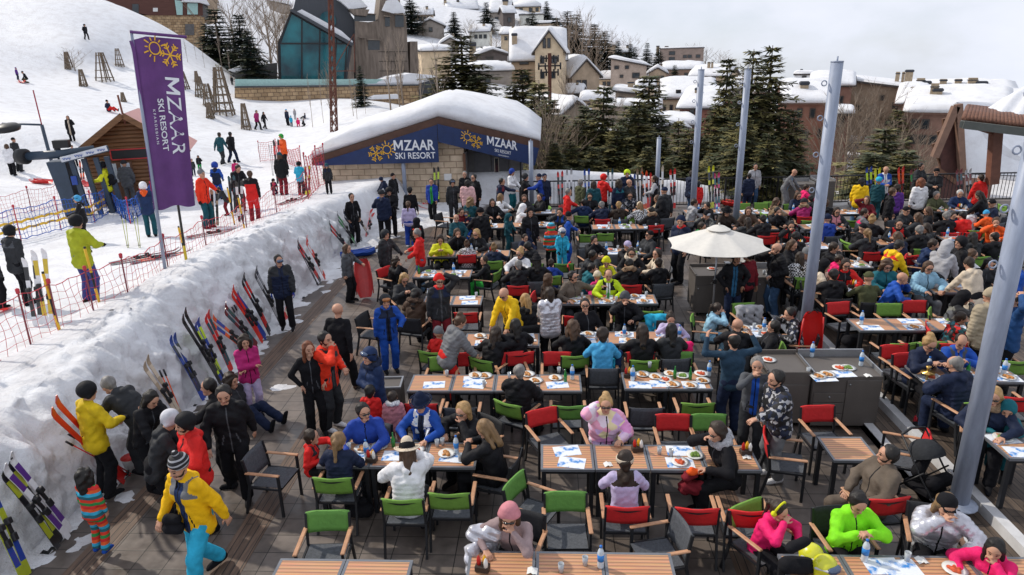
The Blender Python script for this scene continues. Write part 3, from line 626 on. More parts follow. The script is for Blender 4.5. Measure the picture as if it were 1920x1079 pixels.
# village houses: (label, centre px, eave py, base py, width px, distance, roof kind, apex py, turn deg, wall colour, roof snow m, windows)
M_WALLS={}
def wallm(c):return mat("village wall", [min(.7, x*1.3+.02)for x in c], .85, ns=1.2, na=.18, bump=.25, bs=6)
M_TRIM=mat("dark roof edge", (.06, .05, .045), .7);M_PINKTRIM=mat("brown roof edge", (.16, .085, .06), .7)
M_CHCAP=mat("chimney cap", (.03, .034, .045), .6);M_CHIM=mat("chimney stone", (.36, .28, .19), .85, ns=5, na=.2)
def house(name, label, px, ye, yb, wpx, dist, kind, ya, turn=0.0, col=(.30, .22, .15), snow=.5, wins=(), depth=None, chim=(), cat="house", over=.4, group="snow-covered houses of the hillside village", trim=None):
 b=D(px, yb, dist);s=dist/FPX;w=wpx*s;h=(yb-ye)*s;rise=max((ye-ya)*s-snow*.7, .25)if kind not in('flat', )else 0;dp=depth or w*.9
 ang=math.atan2(-b.x, b.y)+R_(turn)
 e=empty(name, (b.x, b.y, b.z-7.0), ang);tag(e, label, cat, group)
 wm=wallm(col);mb=MB();zb=7.0;H_=zb+h
 if kind=='gable': # ridge runs away from the camera
  mb.prism([Vector((-w/2, 0, 0)), Vector((w/2, 0, 0)), Vector((w/2, 0, H_)), Vector((0, 0, H_+rise)), Vector((-w/2, 0, H_))], (0, 0, 0), (0, dp, 0))
 elif kind=='mono':
  mb.prism([Vector((-w/2, 0, 0)), Vector((w/2, 0, 0)), Vector((w/2, 0, H_)), Vector((-w/2, 0, H_+rise))], (0, 0, 0), (0, dp, 0))
 elif kind=='side': # ridge runs across
  mb.prism([Vector((0, 0, 0)), Vector((0, dp, 0)), Vector((0, dp, H_)), Vector((0, dp/2, H_+rise)), Vector((0, 0, H_))], (-w/2, 0, 0), (w/2, 0, 0))
 else:mb.box((0, dp/2, H_/2), (w, dp, H_))
 mb.build("wall", wm, e, fix=True)
 tm=trim or M_TRIM
 mb=MB();sn=MB();o=over
 if kind in('gable', 'mono'):
  sl=rise/(w/2)if kind=='gable' else-rise/w
  line=[(-w/2-o, H_-o*sl), (0, H_+rise), (w/2+o, H_-o*sl)]if kind=='gable' else[(-w/2-o, H_+rise-o*sl), (w/2+o, H_+o*sl)]
  for(xa, za), (xb, zb_)in zip(line, line[1:]):mb.prism([Vector((xa, 0, za+.02)), Vector((xb, 0, zb_+.02)), Vector((xb, 0, zb_+.22)), Vector((xa, 0, za+.22))], (0, -o, 0), (0, dp+o, 0))
  snow_slab(sn, roof_profile([(x, z+.23)for x, z in line], snow, .08), -o+.1, dp+o-.1, n=10, seed=px*.1, amp=.35)
 elif kind=='side':
  sl=rise/(dp/2);line=[(-o, H_-o*sl), (dp/2, H_+rise), (dp+o, H_-o*sl)]
  for(xa, za), (xb, zb_)in zip(line, line[1:]):mb.prism([Vector((0, xa, za+.02)), Vector((0, xb, zb_+.02)), Vector((0, xb, zb_+.22)), Vector((0, xa, za+.22))], (-w/2-o, 0, 0), (w/2+o, 0, 0))
  t=MB();snow_slab(t, roof_profile([(x, z+.23)for x, z in line], snow, .08), -w/2-o+.1, w/2+o-.1, n=12, seed=px*.1, amp=.35)
  sn.add([(v[1], v[0], v[2])for v in t.v], [tuple(reversed(f))for f in t.f], 0, True)
 elif kind=='hip':
  for m_, k0, z0, z1 in((mb, o, 0, .15), (sn, o-.05, .16, .16+snow)):
   a=[(-w/2-k0, -k0), (w/2+k0, -k0), (w/2+k0, dp+k0), (-w/2-k0, dp+k0)];i_=min(w, dp)*.42
   ins=lambda q:[(-w/2+q, q), (w/2-q, q), (w/2-q, dp-q), (-w/2+q, dp-q)]
   vs=[Vector((x, y, H_+z0))for x, y in a]+[Vector((x, y, H_+z1+.0))for x, y in a]+[Vector((x, y, H_+z1+rise*.55))for x, y in ins(i_*.5)]+[Vector((x, y, H_+z1+rise))for x, y in ins(i_)]
   fs=[(3, 2, 1, 0), (12, 13, 14, 15)]+[(r*4+i, r*4+(i+1)%4, r*4+4+(i+1)%4, r*4+4+i)for r in range(3)for i in range(4)]
   m_.add(vs, fs, 0, m_ is sn)
 else:
  mb.box((0, dp/2, H_+.1), (w+o, dp+o, .2))
  snow_slab(sn, roof_profile([(-w/2-o*.4, H_+.21), (w/2+o*.4, H_+.21)], snow, .05), -o*.4, dp+o*.4, n=9, seed=px*.1, amp=.25)
 r=mb.build("roof", tm, e, fix=True)
 if snow>0:sn.build("roof_snow", M_ROOFSNOW, r, fix=True)
 for(wx, wy, ww, wh)in wins: # picture pixels, placed on the front wall
  u=(wx-px)*s;v=zb+(yb-wy)*s
  f=MB();f.box((u, -.05, v), (ww*s+.2, .16, wh*s+.2));fo=f.build("window", M_TRIM if ww*wh<400 else M_WHITEP, e)
  f=MB();f.box((u, -.12, v), (ww*s, .06, wh*s));f.build("pane", M_GLASSD, fo)
 for(cx, cy, cw, chh)in chim: # chimney centre px, top py, width px, height px
  u=(cx-px)*s;zt=zb+(yb-cy)*s;hh=chh*s
  f=MB();f.box((u, dp*.22, zt-hh*.6-.6), (cw*s, cw*s, hh*.8+1.8));co=f.build("chimney", M_CHIM, r)
  f=MB();f.box((u, dp*.22, zt), (cw*s*1.25, cw*s*1.25, hh*.28), bev=.1);f.build("chimney_cap", M_CHCAP, co)
 return e
CREAM, TAN, BRN, GRY, WHT, DKB=(.46, .36, .24), (.33, .25, .175), (.17, .105, .075), (.22, .19, .165), (.55, .52, .47), (.075, .06, .055)
OR=(.30, .14, .06)
house("apartment_house", "big cream gabled house with thick roof snow right of the glass chalet", 1010, 118, 200, 96, 96, 'side', 68, 0, TAN, .7, [(985, 120, 14, 12), (985, 148, 14, 12), (1012, 120, 10, 12), (1012, 148, 10, 12)], chim=[(968, 76, 9, 18)], cat="house")
house("gabled_house", "cream stone gable house with two slit windows behind the tall firs", 1030, 105, 205, 50, 90, 'gable', 68, -4, CREAM, .6, [(1022, 92, 3, 14), (1030, 92, 3, 14), (1018, 120, 5, 10), (1039, 120, 8, 10), (1018, 146, 5, 9), (1037, 146, 6, 9)], depth=9)
house("gabled_house", "brown gabled house with a bay, downhill from the cream stone gable house", 1098, 147, 198, 52, 98, 'gable', 116, 22, TAN, .6, [(1058, 163, 9, 13), (1095, 160, 6, 10), (1084, 160, 6, 10)], depth=10)
house("dark_chalet", "dark brown chalet with arched white window between two dark chimneys", 925, 108, 140, 54, 108, 'gable', 96, 10, DKB, .5, [(919, 120, 12, 20), (948, 126, 6, 12)], chim=[(893, 88, 10, 26), (937, 96, 11, 20)], depth=9)
house("white_house", "pale house with a snowed roof high up beside the fir crowns", 868, 22, 52, 54, 190, 'side', 4, 5, WHT, .8, [(835, 32, 6, 8), (858, 32, 4, 6), (874, 32, 4, 6)], chim=[(862, 8, 4, 12), (840, 6, 4, 10)])
house("low_chalet", "low chalet with curved snow roof above the concrete wing", 808, 52, 64, 46, 150, 'gable', 38, 0, GRY, .6, [(808, 57, 5, 6)], depth=9, chim=[(805, 40, 3, 12)])
house("hill_house", "house with a hipped snow roof on the ridge skyline", 988, 18, 42, 46, 200, 'hip', 3, 0, CREAM, .7, [(978, 22, 5, 5), (995, 22, 5, 5), (1006, 22, 4, 5)])
house("hill_house", "white walled house below the hipped skyline house", 997, 32, 56, 42, 185, 'flat', 32, 0, WHT, .4, [(990, 40, 4, 5)])
house("hill_house", "beige house with flat snow roof left of the dark fir group", 1025, 47, 62, 44, 180, 'flat', 47, 0, TAN, .7, [(1030, 54, 10, 4)])
house("hill_house", "grey-walled house with chimneys at the head of the village", 938, 26, 52, 36, 185, 'side', 8, -10, GRY, .7, [(932, 38, 5, 6), (945, 38, 4, 6)], chim=[(947, 8, 8, 14)])
house("hill_house", "dark slate-walled house beside the tall grey chimney", 955, 28, 56, 22, 180, 'side', 18, 20, DKB, .5, [(955, 40, 5, 7)])
house("snow_hall", "long tan shed with a rounded snow roof right of the concrete wing", 818, 100, 122, 52, 105, 'side', 90, 8, CREAM, .7, [], depth=12)
house("snow_hall", "flat building deep in snow below the dark brown chalet", 925, 138, 170, 70, 92, 'side', 128, 8, GRY, .9, [(915, 152, 8, 7)], depth=8)
house("snow_hall", "wide white-roofed house under the hill of pale chalets", 985, 96, 112, 40, 125, 'side', 84, -5, TAN, .8, [(976, 104, 7, 7)])
house("ridge_house", "tan house with slanting snow roof in the middle of the slope", 1178, 128, 152, 62, 118, 'mono', 112, 0, (.30, .235, .19), .45, [(1191, 143, 11, 7), (1166, 144, 4, 3), (1157, 129, 6, 4), (1175, 129, 5, 4)], depth=8)
house("ridge_house", "small house half hidden among firs on the skyline", 1150, 92, 104, 24, 175, 'gable', 86, 0, TAN, .5, [], chim=[(1149, 84, 3, 6)])
house("hotel_block", "flat-roofed brown hotel with a row of chimneys on the skyline", 1276, 97, 136, 74, 205, 'flat', 97, 0, (.19, .14, .115), .35, [(1260, 104, 9, 5), (1260, 114, 9, 6), (1290, 110, 6, 4), (1304, 110, 6, 4), (1282, 110, 5, 4)], chim=[(1235, 92, 5, 7), (1250, 93, 6, 4), (1262, 95, 5, 4), (1276, 96, 5, 4), (1290, 97, 6, 4)], cat="hotel")
house("ridge_house", "brown house with wide snow roof below the flat-roofed hotel", 1278, 133, 152, 66, 160, 'side', 122, 0, BRN, .7, [(1245, 146, 6, 6), (1285, 142, 5, 5)])
house("ridge_house", "tan long house with window row behind the slim pole", 1328, 146, 168, 66, 130, 'side', 130, -18, TAN, .6, [(1322, 146, 4, 8), (1329, 145, 4, 8), (1337, 144, 4, 8), (1345, 143, 4, 8)], chim=[(1322, 124, 4, 8), (1328, 124, 3, 9)])
house("village_house", "yellow-grey house with a snowed dormer left of the second tall pole", 1290, 188, 222, 90, 86, 'side', 158, 4, (.36, .30, .21), .55, [(1271, 178, 6, 7), (1260, 204, 3, 8), (1248, 204, 3, 8)], depth=9, chim=[(1310, 150, 6, 8)])
house("village_house", "red-brown house with broad snow roof behind the two slim poles", 1310, 205, 222, 68, 76, 'side', 176, -12, (.20, .075, .05), .6, [(1298, 212, 6, 8)], depth=8, chim=[(1298, 174, 7, 18)])
house("village_house", "brown hut deep in snow under the firs in front of the terrace houses", 1255, 246, 275, 56, 62, 'gable', 236, 20, (.20, .14, .10), .6, [], depth=7)
house("village_house", "long flat snow roof below the dormer house", 1265, 240, 256, 80, 70, 'flat', 240, 5, BRN, .9, [], depth=8)
house("village_house", "brown house with snow gable in the hollow left of the terrace firs", 1080, 218, 270, 56, 66, 'gable', 190, 28, (.21, .17, .13), .5, [(1080, 240, 7, 7)], depth=8)
house("village_house", "house with small lit blue window under a stone chimney in mid village", 1180, 182, 205, 50, 92, 'mono', 170, 0, (.25, .20, .16), .6, [(1165, 188, 8, 7)], depth=8, chim=[(1181, 160, 10, 12), (1190, 168, 6, 14)])
house("village_house", "low house with flat snow roof between the firs below mid village", 1165, 205, 222, 60, 82, 'flat', 205, 0, GRY, .7, [], depth=8)
house("village_house", "little snow-roofed shed beside the fir tips below the dormer house", 1218, 218, 236, 26, 72, 'flat', 218, 0, CREAM, .5, [], depth=4)
house("village_house", "house of pale plaster far below the two tall firs", 1210, 165, 178, 30, 110, 'side', 156, 0, TAN, .6, [])
house("village_house", "white house with black window and balcony rail right of the two tall firs", 1505, 146, 172, 30, 120, 'flat', 146, 0, (.62, .6, .56), .5, [(1505, 152, 5, 8)], cat="house")
house("village_house", "white house with square roof block next to the fourth tall pole", 1530, 150, 172, 34, 125, 'flat', 140, 0, (.62, .6, .57), .5, [(1521, 151, 6, 6)], chim=[(1504, 138, 4, 14)])
house("village_house", "small white house with a flat snow cap under the skyline", 1543, 160, 172, 30, 150, 'flat', 149, 0, WHT, .5, [])
house("village_house", "orange-brown house with snow roof and stone chimney behind the tall firs", 1505, 206, 300, 78, 70, 'side', 176, 6, (.19, .085, .055), .6, [(1492, 222, 5, 12), (1512, 222, 5, 12), (1528, 255, 6, 12), (1505, 260, 6, 12)], chim=[(1498, 175, 13, 24)], depth=8, trim=M_PINKTRIM)
house("village_house", "big snow-roofed house partly behind the fourth tall pole", 1545, 178, 280, 62, 84, 'side', 160, 0, (.17, .085, .06), .7, [(1542, 185, 9, 14), (1560, 225, 8, 14), (1525, 210, 7, 11), (1540, 232, 7, 11), (1560, 200, 7, 11)], depth=8)
house("village_house", "tall brown house with teal shutters at the right of the fourth pole", 1565, 228, 300, 36, 66, 'flat', 228, 0, (.15, .07, .05), .5, [(1567, 238, 8, 12), (1556, 238, 6, 10)], depth=6)
house("orange_house", "long orange-walled house with sloping snow roof on the right skyline", 1612, 174, 188, 70, 118, 'mono', 162, 0, OR, .4, [], depth=8)
house("orange_house", "low orange house just right of the fourth pole top", 1580, 158, 172, 24, 150, 'flat', 156, 0, OR, .4, [])
house("stone_block", "big blank tan stone house with three chimney stacks on the right skyline", 1640, 184, 262, 94, 88, 'mono', 168, 0, (.22, .165, .115), .35, [(1642, 196, 4, 6), (1610, 212, 5, 8), (1662, 208, 5, 8), (1625, 232, 5, 8), (1655, 234, 5, 8)], chim=[(1660, 160, 6, 8), (1668, 160, 4, 8), (1676, 156, 11, 14)], depth=10)
for px, ye, yb, wp, dist, kind, ya, col, lb in[(795, 30, 42, 30, 170, 'side', 20, TAN, "small snow-roofed house left of the low chalet on the hill"), (900, 62, 78, 34, 150, 'side', 52, WHT, "pale wide house in the middle of the upper village"), (845, 84, 98, 30, 130, 'gable', 72, GRY, "grey gable house below the white hill house"), (1140, 150, 166, 34, 125, 'side', 140, CREAM, "cream house in front of the slanting-roofed tan house"), (1232, 140, 154, 30, 140, 'gable', 128, TAN, "tan gable house left of the wide brown snow roof"), (1112, 190, 206, 40, 85, 'side', 178, CREAM, "cream low house uphill of the brown snow gable in the hollow"), (1380, 168, 184, 44, 110, 'side', 156, GRY, "grey house glimpsed between the two slim poles' firs"), (1215, 206, 222, 40, 80, 'side', 194, TAN, "tan house with deep snow roof right of the firs in mid village"), (955, 66, 80, 30, 150, 'side', 56, CREAM, "cream house under the grey-walled hill house"), (1170, 100, 112, 26, 165, 'side', 92, TAN, "tan house tucked under the round bare crown"), (1420, 176, 190, 36, 125, 'flat', 176, BRN, "brown flat house behind the largest fir"), (1075, 176, 190, 30, 95, 'side', 164, GRY, "grey small house right of the power pole")]:
 q=wp/5;house("hillside_house", lb, px, ye, yb, wp, dist, kind, ya, random.uniform(-14, 14), col, .6, [(px-q, (ye+yb)/2, 4, 5), (px+q*.2, (ye+yb)/2, 4, 5), (px+q*1.4, (ye+yb)/2, 4, 5)], chim=[(px+q, ya-3, 4, 8)])
 # right-hand snow roofs with rows of chimneys
house("chimney_house", "farthest wide snow roof with many capped chimneys at right", 1772, 188, 215, 172, 92, 'side', 170, 4, BRN, .7, [], depth=9, chim=[(1733, 165, 11, 4), (1741, 168, 12, 16), (1764, 165, 9, 12), (1784, 165, 9, 12), (1803, 165, 12, 4), (1815, 169, 13, 18)], trim=M_PINKTRIM)
house("chimney_house", "middle snow roof with three squat chimneys at right", 1800, 206, 235, 176, 76, 'side', 188, 3, BRN, .8, [], depth=8, chim=[(1731, 182, 11, 14), (1812, 187, 10, 6), (1827, 183, 14, 8)], trim=M_PINKTRIM)
house("chimney_house", "near snow roof with one thick chimney left of the timber gable", 1776, 229, 300, 130, 62, 'side', 198, 0, (.16, .085, .06), .7, [(1724, 246, 7, 11), (1738, 246, 7, 11), (1724, 270, 7, 11), (1738, 270, 7, 11), (1752, 270, 7, 11)], depth=8, chim=[(1747, 196, 13, 20), (1742, 191, 11, 5)], trim=M_PINKTRIM)
house("chimney_house", "plain brown end house below the skyline tree at right", 1702, 188, 240, 34, 84, 'side', 178, 0, (.20, .11, .075), .6, [], depth=8, trim=M_PINKTRIM)
# timber gable building with a huge snowed roof at right
tb=empty("timber_lodge", (18.6, 33.5, -4), 0);tag(tb, "steep timber gabled lodge with one huge snow-covered roof plane at right", "lodge")
def T_(px, py, y):return AY(px, py, y)-Vector((18.6, 33.5, -4))
a1, ap, b1=T_(1752, 295, 33.5), T_(1792, 200, 33.5), T_(1804, 330, 33.5)
mb=MB();dpt=9.0
mb.prism([a1+Vector((0, 0, 0)), ap, ap+Vector((.5, 0, 0)), T_(1801, 345, 33.5), T_(1801, 400, 33.5), T_(1766, 400, 33.5), T_(1766, 300, 33.5)], (.1, .3, 0), (.5, .6, 0));mb.build("gable_wall", mat("dark red timber", (.07, .025, .02), .7, ns=3, na=.3), tb, fix=True)
mb=MB();mb.bar(a1, ap, .3, .26, up=(0, 1, 0));mb.bar(ap+Vector((.1, 0, .1)), b1, .28, .26, up=(0, 1, 0));mb.build("barge_board", mat("tan timber board", (.20, .115, .08), .7, ns=3, na=.2), tb)
mb=MB()
for i in range(3):
 q0=a1.lerp(ap, .25+.25*i);q1=T_(1796+i, 330-i*34, 33.5);mb.bar(q0+Vector((0, .5, 0)), q1+Vector((-.3, .5, 0)), .14, .2)
mb.bar(T_(1786, 230, 33.5)+Vector((0, .5, 0)), T_(1784, 345, 33.5)+Vector((0, .5, 0)), .25, .2);mb.bar(T_(1762, 318, 33.5)+Vector((0, .3, 0)), T_(1800, 345, 33.5)+Vector((0, .3, 0)), .2, .2)
mb.build("strut", M_BROWNW, tb)
mb=MB();pl=[T_(1797, 192, 33.6), T_(1805, 328, 33.6), T_(1990, 336, 32.5), T_(1990, 205, 41)]
n0=Vector((.25, -.55, .5))
mb.grid(12, 12, lambda u, v:(pl[0].lerp(pl[3], u)).lerp(pl[1].lerp(pl[2], u), v)+n0*(.55*min(1, 6*min(u, 1-u)+.25)*min(1, 6*min(v, 1-v)+.3)))
mb.prism(pl, (0, .15, 0), (0, .5, -.2));rs=mb.build("roof_snow", M_ROOFSNOW, tb, fix=True)
# wooden pavilion with a snowed tile roof at the right edge
pv=empty("timber_pavilion", (19.0, 24.0, 0), 0);tag(pv, "open timber pavilion with tiled snow-capped roof at the right edge", "pavilion")
def V_(px, py, y):return AY(px, py, y)-Vector((19.0, 24.0, 0))
mb=MB();mb.bar(V_(1860, 345, 24.0), V_(1868, 240, 24.0), .3, .3);mb.bar(V_(1868, 250, 24.0), V_(1830, 238, 24.0), .14, .18);mb.build("post", mat("reddish timber post", (.17, .07, .045), .6, ns=3, na=.25), pv)
e0, e1=V_(1806, 234, 23.2), V_(1990, 256, 22.2);r0, r1=V_(1830, 213, 24.5), V_(1990, 232, 24.0);t0=V_(1925, 166, 28.5);t1=V_(1990, 166, 28.5)
mb=MB();mb.bar(e0, e1, .2, .24);mb.bar(e0, V_(1812, 228, 26), .2, .2);rfx=mb.build("eave_beam", mat("grey-green eave beam", (.10, .11, .10), .6), pv)
mb=MB();U0, U1=V_(1808, 222, 23.4), V_(1990, 243, 22.4)
nt=26
for i in range(nt):
 t=i/(nt-1);mb.tube([U0.lerp(U1, t), r0.lerp(r1, t)+Vector((0, .5, .2))], .085, 6)
mb.prism([U0-Vector((0, 0, .12)), U1-Vector((0, 0, .12)), r1+Vector((0, .5, 0)), r0+Vector((0, .5, 0))], (0, 0, 0), (0, .05, -.08));mb.bar(U0, r0+Vector((0, .1, .02)), .12, .1)
mb.build("roof_tile", mat("brown roof tile", (.17, .082, .055), .75, ns=5, na=.25), pv)
s0, s1=V_(1829, 214, 24.4), V_(1990, 240, 23.3)
mb=MB();mb.grid(26, 14, lambda u, v:(s0.lerp(s1, u)).lerp(t0.lerp(t1, u), v)+Vector((0, -.18*min(1, v*5+.1), .5*min(1, 3.2*v+.12)*min(1, 5*u+.15)*(1-.25*v)+.05*math.sin(u*30)*(1-v))))
mb.prism([s0, s1, t1, t0], (0, .05, -.1), (0, .3, -.3));mb.build("roof_snow", M_ROOFSNOW, pv, fix=True)
# brown hill buildings at the top left
def facade(name, label, cat, dist, walls, depth=8):
 b, r, d=frame_at(walls[0][0][0][0], walls[0][0][0][1], dist);e=empty(name, b, math.atan2(r.y, r.x));tag(e, label, cat)
 for pts, m, part, d0, d1 in walls:
  mb=MB();q=[]
  for x, y in pts:o=D(x, y, dist)-b;q.append(Vector((o.dot(r), 0, o.z)))
  mb.prism(q, (0, d0, 0), (0, d1, 0));mb.build(part, m, e, fix=True)
 return e
M_REDB=mat("red-brown boarding", (.105, .045, .035), .8, ns=2, na=.2, stretch=(.3, .3, 6))
facade("hillside_lodge", "red-brown boarded lodge on a stone base above the ski slope", "lodge", 112, [
(((165, 5), (280, 29), (382, 29), (380, -20), (160, -20)), M_REDB, "wall", 0, 12), (((262, 29), (385, 29), (388, 130), (262, 130)), M_RSTONE, "stone_base", .1, 12),
(((248, 8), (260, 8), (260, 27), (248, 27)), M_GLASSD, "window", -.12, .1), (((287, 15), (296, 15), (296, 22), (287, 22)), M_WHITEP, "window", -.12, .1), (((348, 45), (365, 45), (365, 66), (348, 66)), M_GREYW, "garage_door", -.05, .2),
(((328, 0), (343, 2), (343, 28), (332, 28)), M_PALEG, "window", -.1, .2), (((352, 6), (372, 6), (372, 27), (352, 27)), M_PALEG, "window", -.1, .2), (((374, 29), (374, 4), (392, 14), (392, 34)), M_GREYW, "side_wall", .05, 8),
(((338, 4), (345, -2), (386, -3), (394, 10), (375, 5)), M_ROOFSNOW, "roof_snow", -.8, 10), (((392, -20), (412, -20), (412, 40), (394, 36)), wallm(TAN), "tower", 1, 8)])
facade("snowed_shed", "low shed with green snow-edged roof among the young firs left of the glass chalet", "shed", 80, [(((430, 130), (520, 118), (520, 158), (450, 160)), M_GREYW, "wall", 0, 3), (((428, 132), (450, 124), (470, 124), (470, 132), (440, 136)), M_ROOFSNOW, "roof_snow", -.8, 4)])
facade("village_house", "snow-roofed house tucked behind the trees left of the dark chalet roof", "house", 150, [(((500, 0), (545, 12), (545, 22), (530, 22), (505, 12)), wallm(GRY), "wall", 0, 8), (((495, -10), (545, 4), (549, 10), (500, 0)), M_ROOFSNOW, "roof_snow", -.8, 8)])
# TREES
M_NDL=mat("dark fir needles", (.066, .078, .036), .75, ns=3, na=.35);M_NDL2=mat("olive fir needles", (.185, .165, .06), .75, ns=3, na=.3)
M_NDLB=mat("blue-green fir needles", (.018, .042, .038), .75, ns=3, na=.3)
M_TRUNK=mat("grey-brown bark", (.14, .11, .09), .9, ns=8, na=.3, bump=.3);M_TWIG=mat("bare twig bark", (.24, .185, .14), .9, ns=8, na=.25)
M_TWIG2=mat("pale bare twig bark", (.30, .24, .19), .9, ns=8, na=.25)
def fir_mesh(seed, nw=30, spread=.24, cut=.04, droop=.35):
 r=random.Random(seed);V=[];F=[];Mi=[]
 tv=MB();tv.tube([(0, 0, 0), (.004, 0, .5), (0, 0, 1.0)], [.020, .012, .002], 7)
 for w in range(nw):
  z=cut+(1-cut)*(w/nw)**.92+r.uniform(-.008, .008)
  L0=spread*(1-z)**.78*(1+.22*math.sin(w*2.1+seed))+.012
  nb=9 if z<.75 else 6
  for b in range(nb):
   a=2*math.pi*(b+r.random()*.8)/nb+w;L=L0*r.uniform(.55, 1.18)
   d=Vector((math.cos(a), math.sin(a), 0));n=Vector((-d.y, d.x, 0));up0=.28 if z>.8 else .08
   ns=max(4, int(L/.014));dark=0 if r.random()<.5 else 1
   tv.tube([(0, 0, z), d*(L*.5)+Vector((0, 0, z+L*.5*up0)), d*L+Vector((0, 0, z+L*(up0-droop*.5)))], [.0035, .0025, .001], 3, cap=False)if L>.1 else None
   for s in range(ns):
    t=(s+.6)/ns;p=d*(L*t)+Vector((0, 0, z+L*t*up0-droop*L*t*t*.5))
    ln=(.078*(1-t*.5)*(.6+.4*L/.2))*r.uniform(.6, 1.3)+.006
    for sg in(-1, 1):
     q=(d*r.uniform(.45, .9)+n*sg*r.uniform(.5, 1)+Vector((0, 0, r.uniform(-.35, .25)))).normalized()
     tip=p+q*ln;wd=(q.cross(Vector((0, 0, 1)))).normalized()*(ln*.15+.002)+Vector((0, 0, r.uniform(-.003, .003)))
     o=len(V);V+=[p, p+q*ln*.5+wd, tip, p+q*ln*.5-wd];F.append((o, o+1, o+2, o+3));Mi.append(dark)
     if r.random()<.55:
      q2=(q+Vector((r.uniform(-.5, .5), r.uniform(-.5, .5), r.uniform(-.9, .3)))).normalized();l2=ln*.8;o=len(V)
      wd2=q2.cross(Vector((r.uniform(-.4, .4), .2, 1))).normalized()*l2*.18
      V+=[p, p+q2*l2*.5+wd2, p+q2*l2, p+q2*l2*.5-wd2];F.append((o, o+1, o+2, o+3));Mi.append(dark)
 cm=MB();cm.v=[tuple(v)for v in V];cm.f=F;cm.m=Mi;cm.sm=[False]*len(F)
 return tv, cm
def bare_mesh(seed, upright=.75, spread=.2, n1=16, base=.18, dens=1.0):
 r=random.Random(seed);tv=MB();cm=MB()
 tv.tube([(0, 0, 0), (r.uniform(-.01, .01), r.uniform(-.01, .01), .4), (r.uniform(-.02, .02), 0, .92)], [.016, .011, .002], 6)
 def twig(p, d, L, rad, lev):
  q=p+d*L*.5+Vector((r.uniform(-1, 1), r.uniform(-1, 1), .4))*L*.06;e=q+(d+Vector((0, 0, .25*upright))).normalized()*L*.5
  cm.tube([p, q, e], [rad, rad*.7, rad*.3], 3, cap=False)
  if lev<=0:return
  for k in range(int((5 if lev>1 else 6)*dens)):
   t=r.uniform(.25, 1);b=p.lerp(q, t*2)if t<.5 else q.lerp(e, t*2-1)
   v=Vector((r.uniform(-1, 1), r.uniform(-1, 1), r.uniform(-.1, .9)));nd=(d*.9+v*(1.05-upright*.5)).normalized()
   twig(b, nd, L*r.uniform(.3, .55), rad*.5, lev-1)
 for i in range(n1):
  z=base+(.9-base)*(i/n1)**.9;a=i*2.4+r.random();L=spread*(1.35-z)*r.uniform(.8, 1.3)+.04
  d=Vector((math.cos(a)*(1-upright*.55), math.sin(a)*(1-upright*.55), upright)).normalized()
  twig(Vector((0, 0, z)), d, L*1.5, .006*(1.1-z)+.0012, 2)
 return tv, cm
def tree_proto(name, maker, mats_t, mats_c):
 tv, cm=maker;e=empty(name, (0, 0, -500));tv.build("trunk", mats_t, e);c=cm.build("crown", mats_c, e);return e
FIRS=[tree_proto("fir_tree", fir_mesh(s, nw, sp, ct, dr), M_TRUNK, [M_NDL, M_NDL2])for s, nw, sp, ct, dr in((1, 32, .27, .10, .45), (2, 36, .24, .06, .3), (3, 30, .30, .05, .25), (4, 26, .20, .12, .5))]
FIRS_B=[tree_proto("fir_tree", fir_mesh(s, 26, .24, .05, .4), M_TRUNK, [M_NDLB, M_NDL])for s in(11, 12)]
BARES=[tree_proto("bare_tree", bare_mesh(s, u, sp, n, b, dn), mt, mt)for s, u, sp, n, b, mt, dn in((21, .85, .17, 20, .1, M_TWIG, 1), (22, .6, .25, 16, .2, M_TWIG, 1), (23, .95, .10, 15, .3, M_TWIG2, .7), (24, .8, .22, 22, .03, M_TWIG, 1.15))]
_used=set()
def place_tree(proto, px, top, dist, wf, label, group, cat="fir tree", base=None):
 p=D(px, top, dist);z=TZ(p.x, p.y)-.15 if base is None else base
 h=max(2.0, p.z-z);k=proto.name+str(len(proto.name))
 if proto.name not in _used:o=proto;_used.add(proto.name)
 else:o=copy_tree(proto)
 o.location=(p.x, p.y, z);wf*=(1.5 if 1300<px<1500 else 1.95)if cat=='fir tree' else 1.0;o.scale=(h*wf, h*wf, h);o.rotation_euler=(R_(random.uniform(-1.5, 1.5)), R_(random.uniform(-1.5, 1.5)), random.uniform(0, 6.28))
 tag(o, label, cat, group);return o
FG, FH, BG="firs growing below the terrace railing", "dark conifers on the hillside", "bare winter trees"
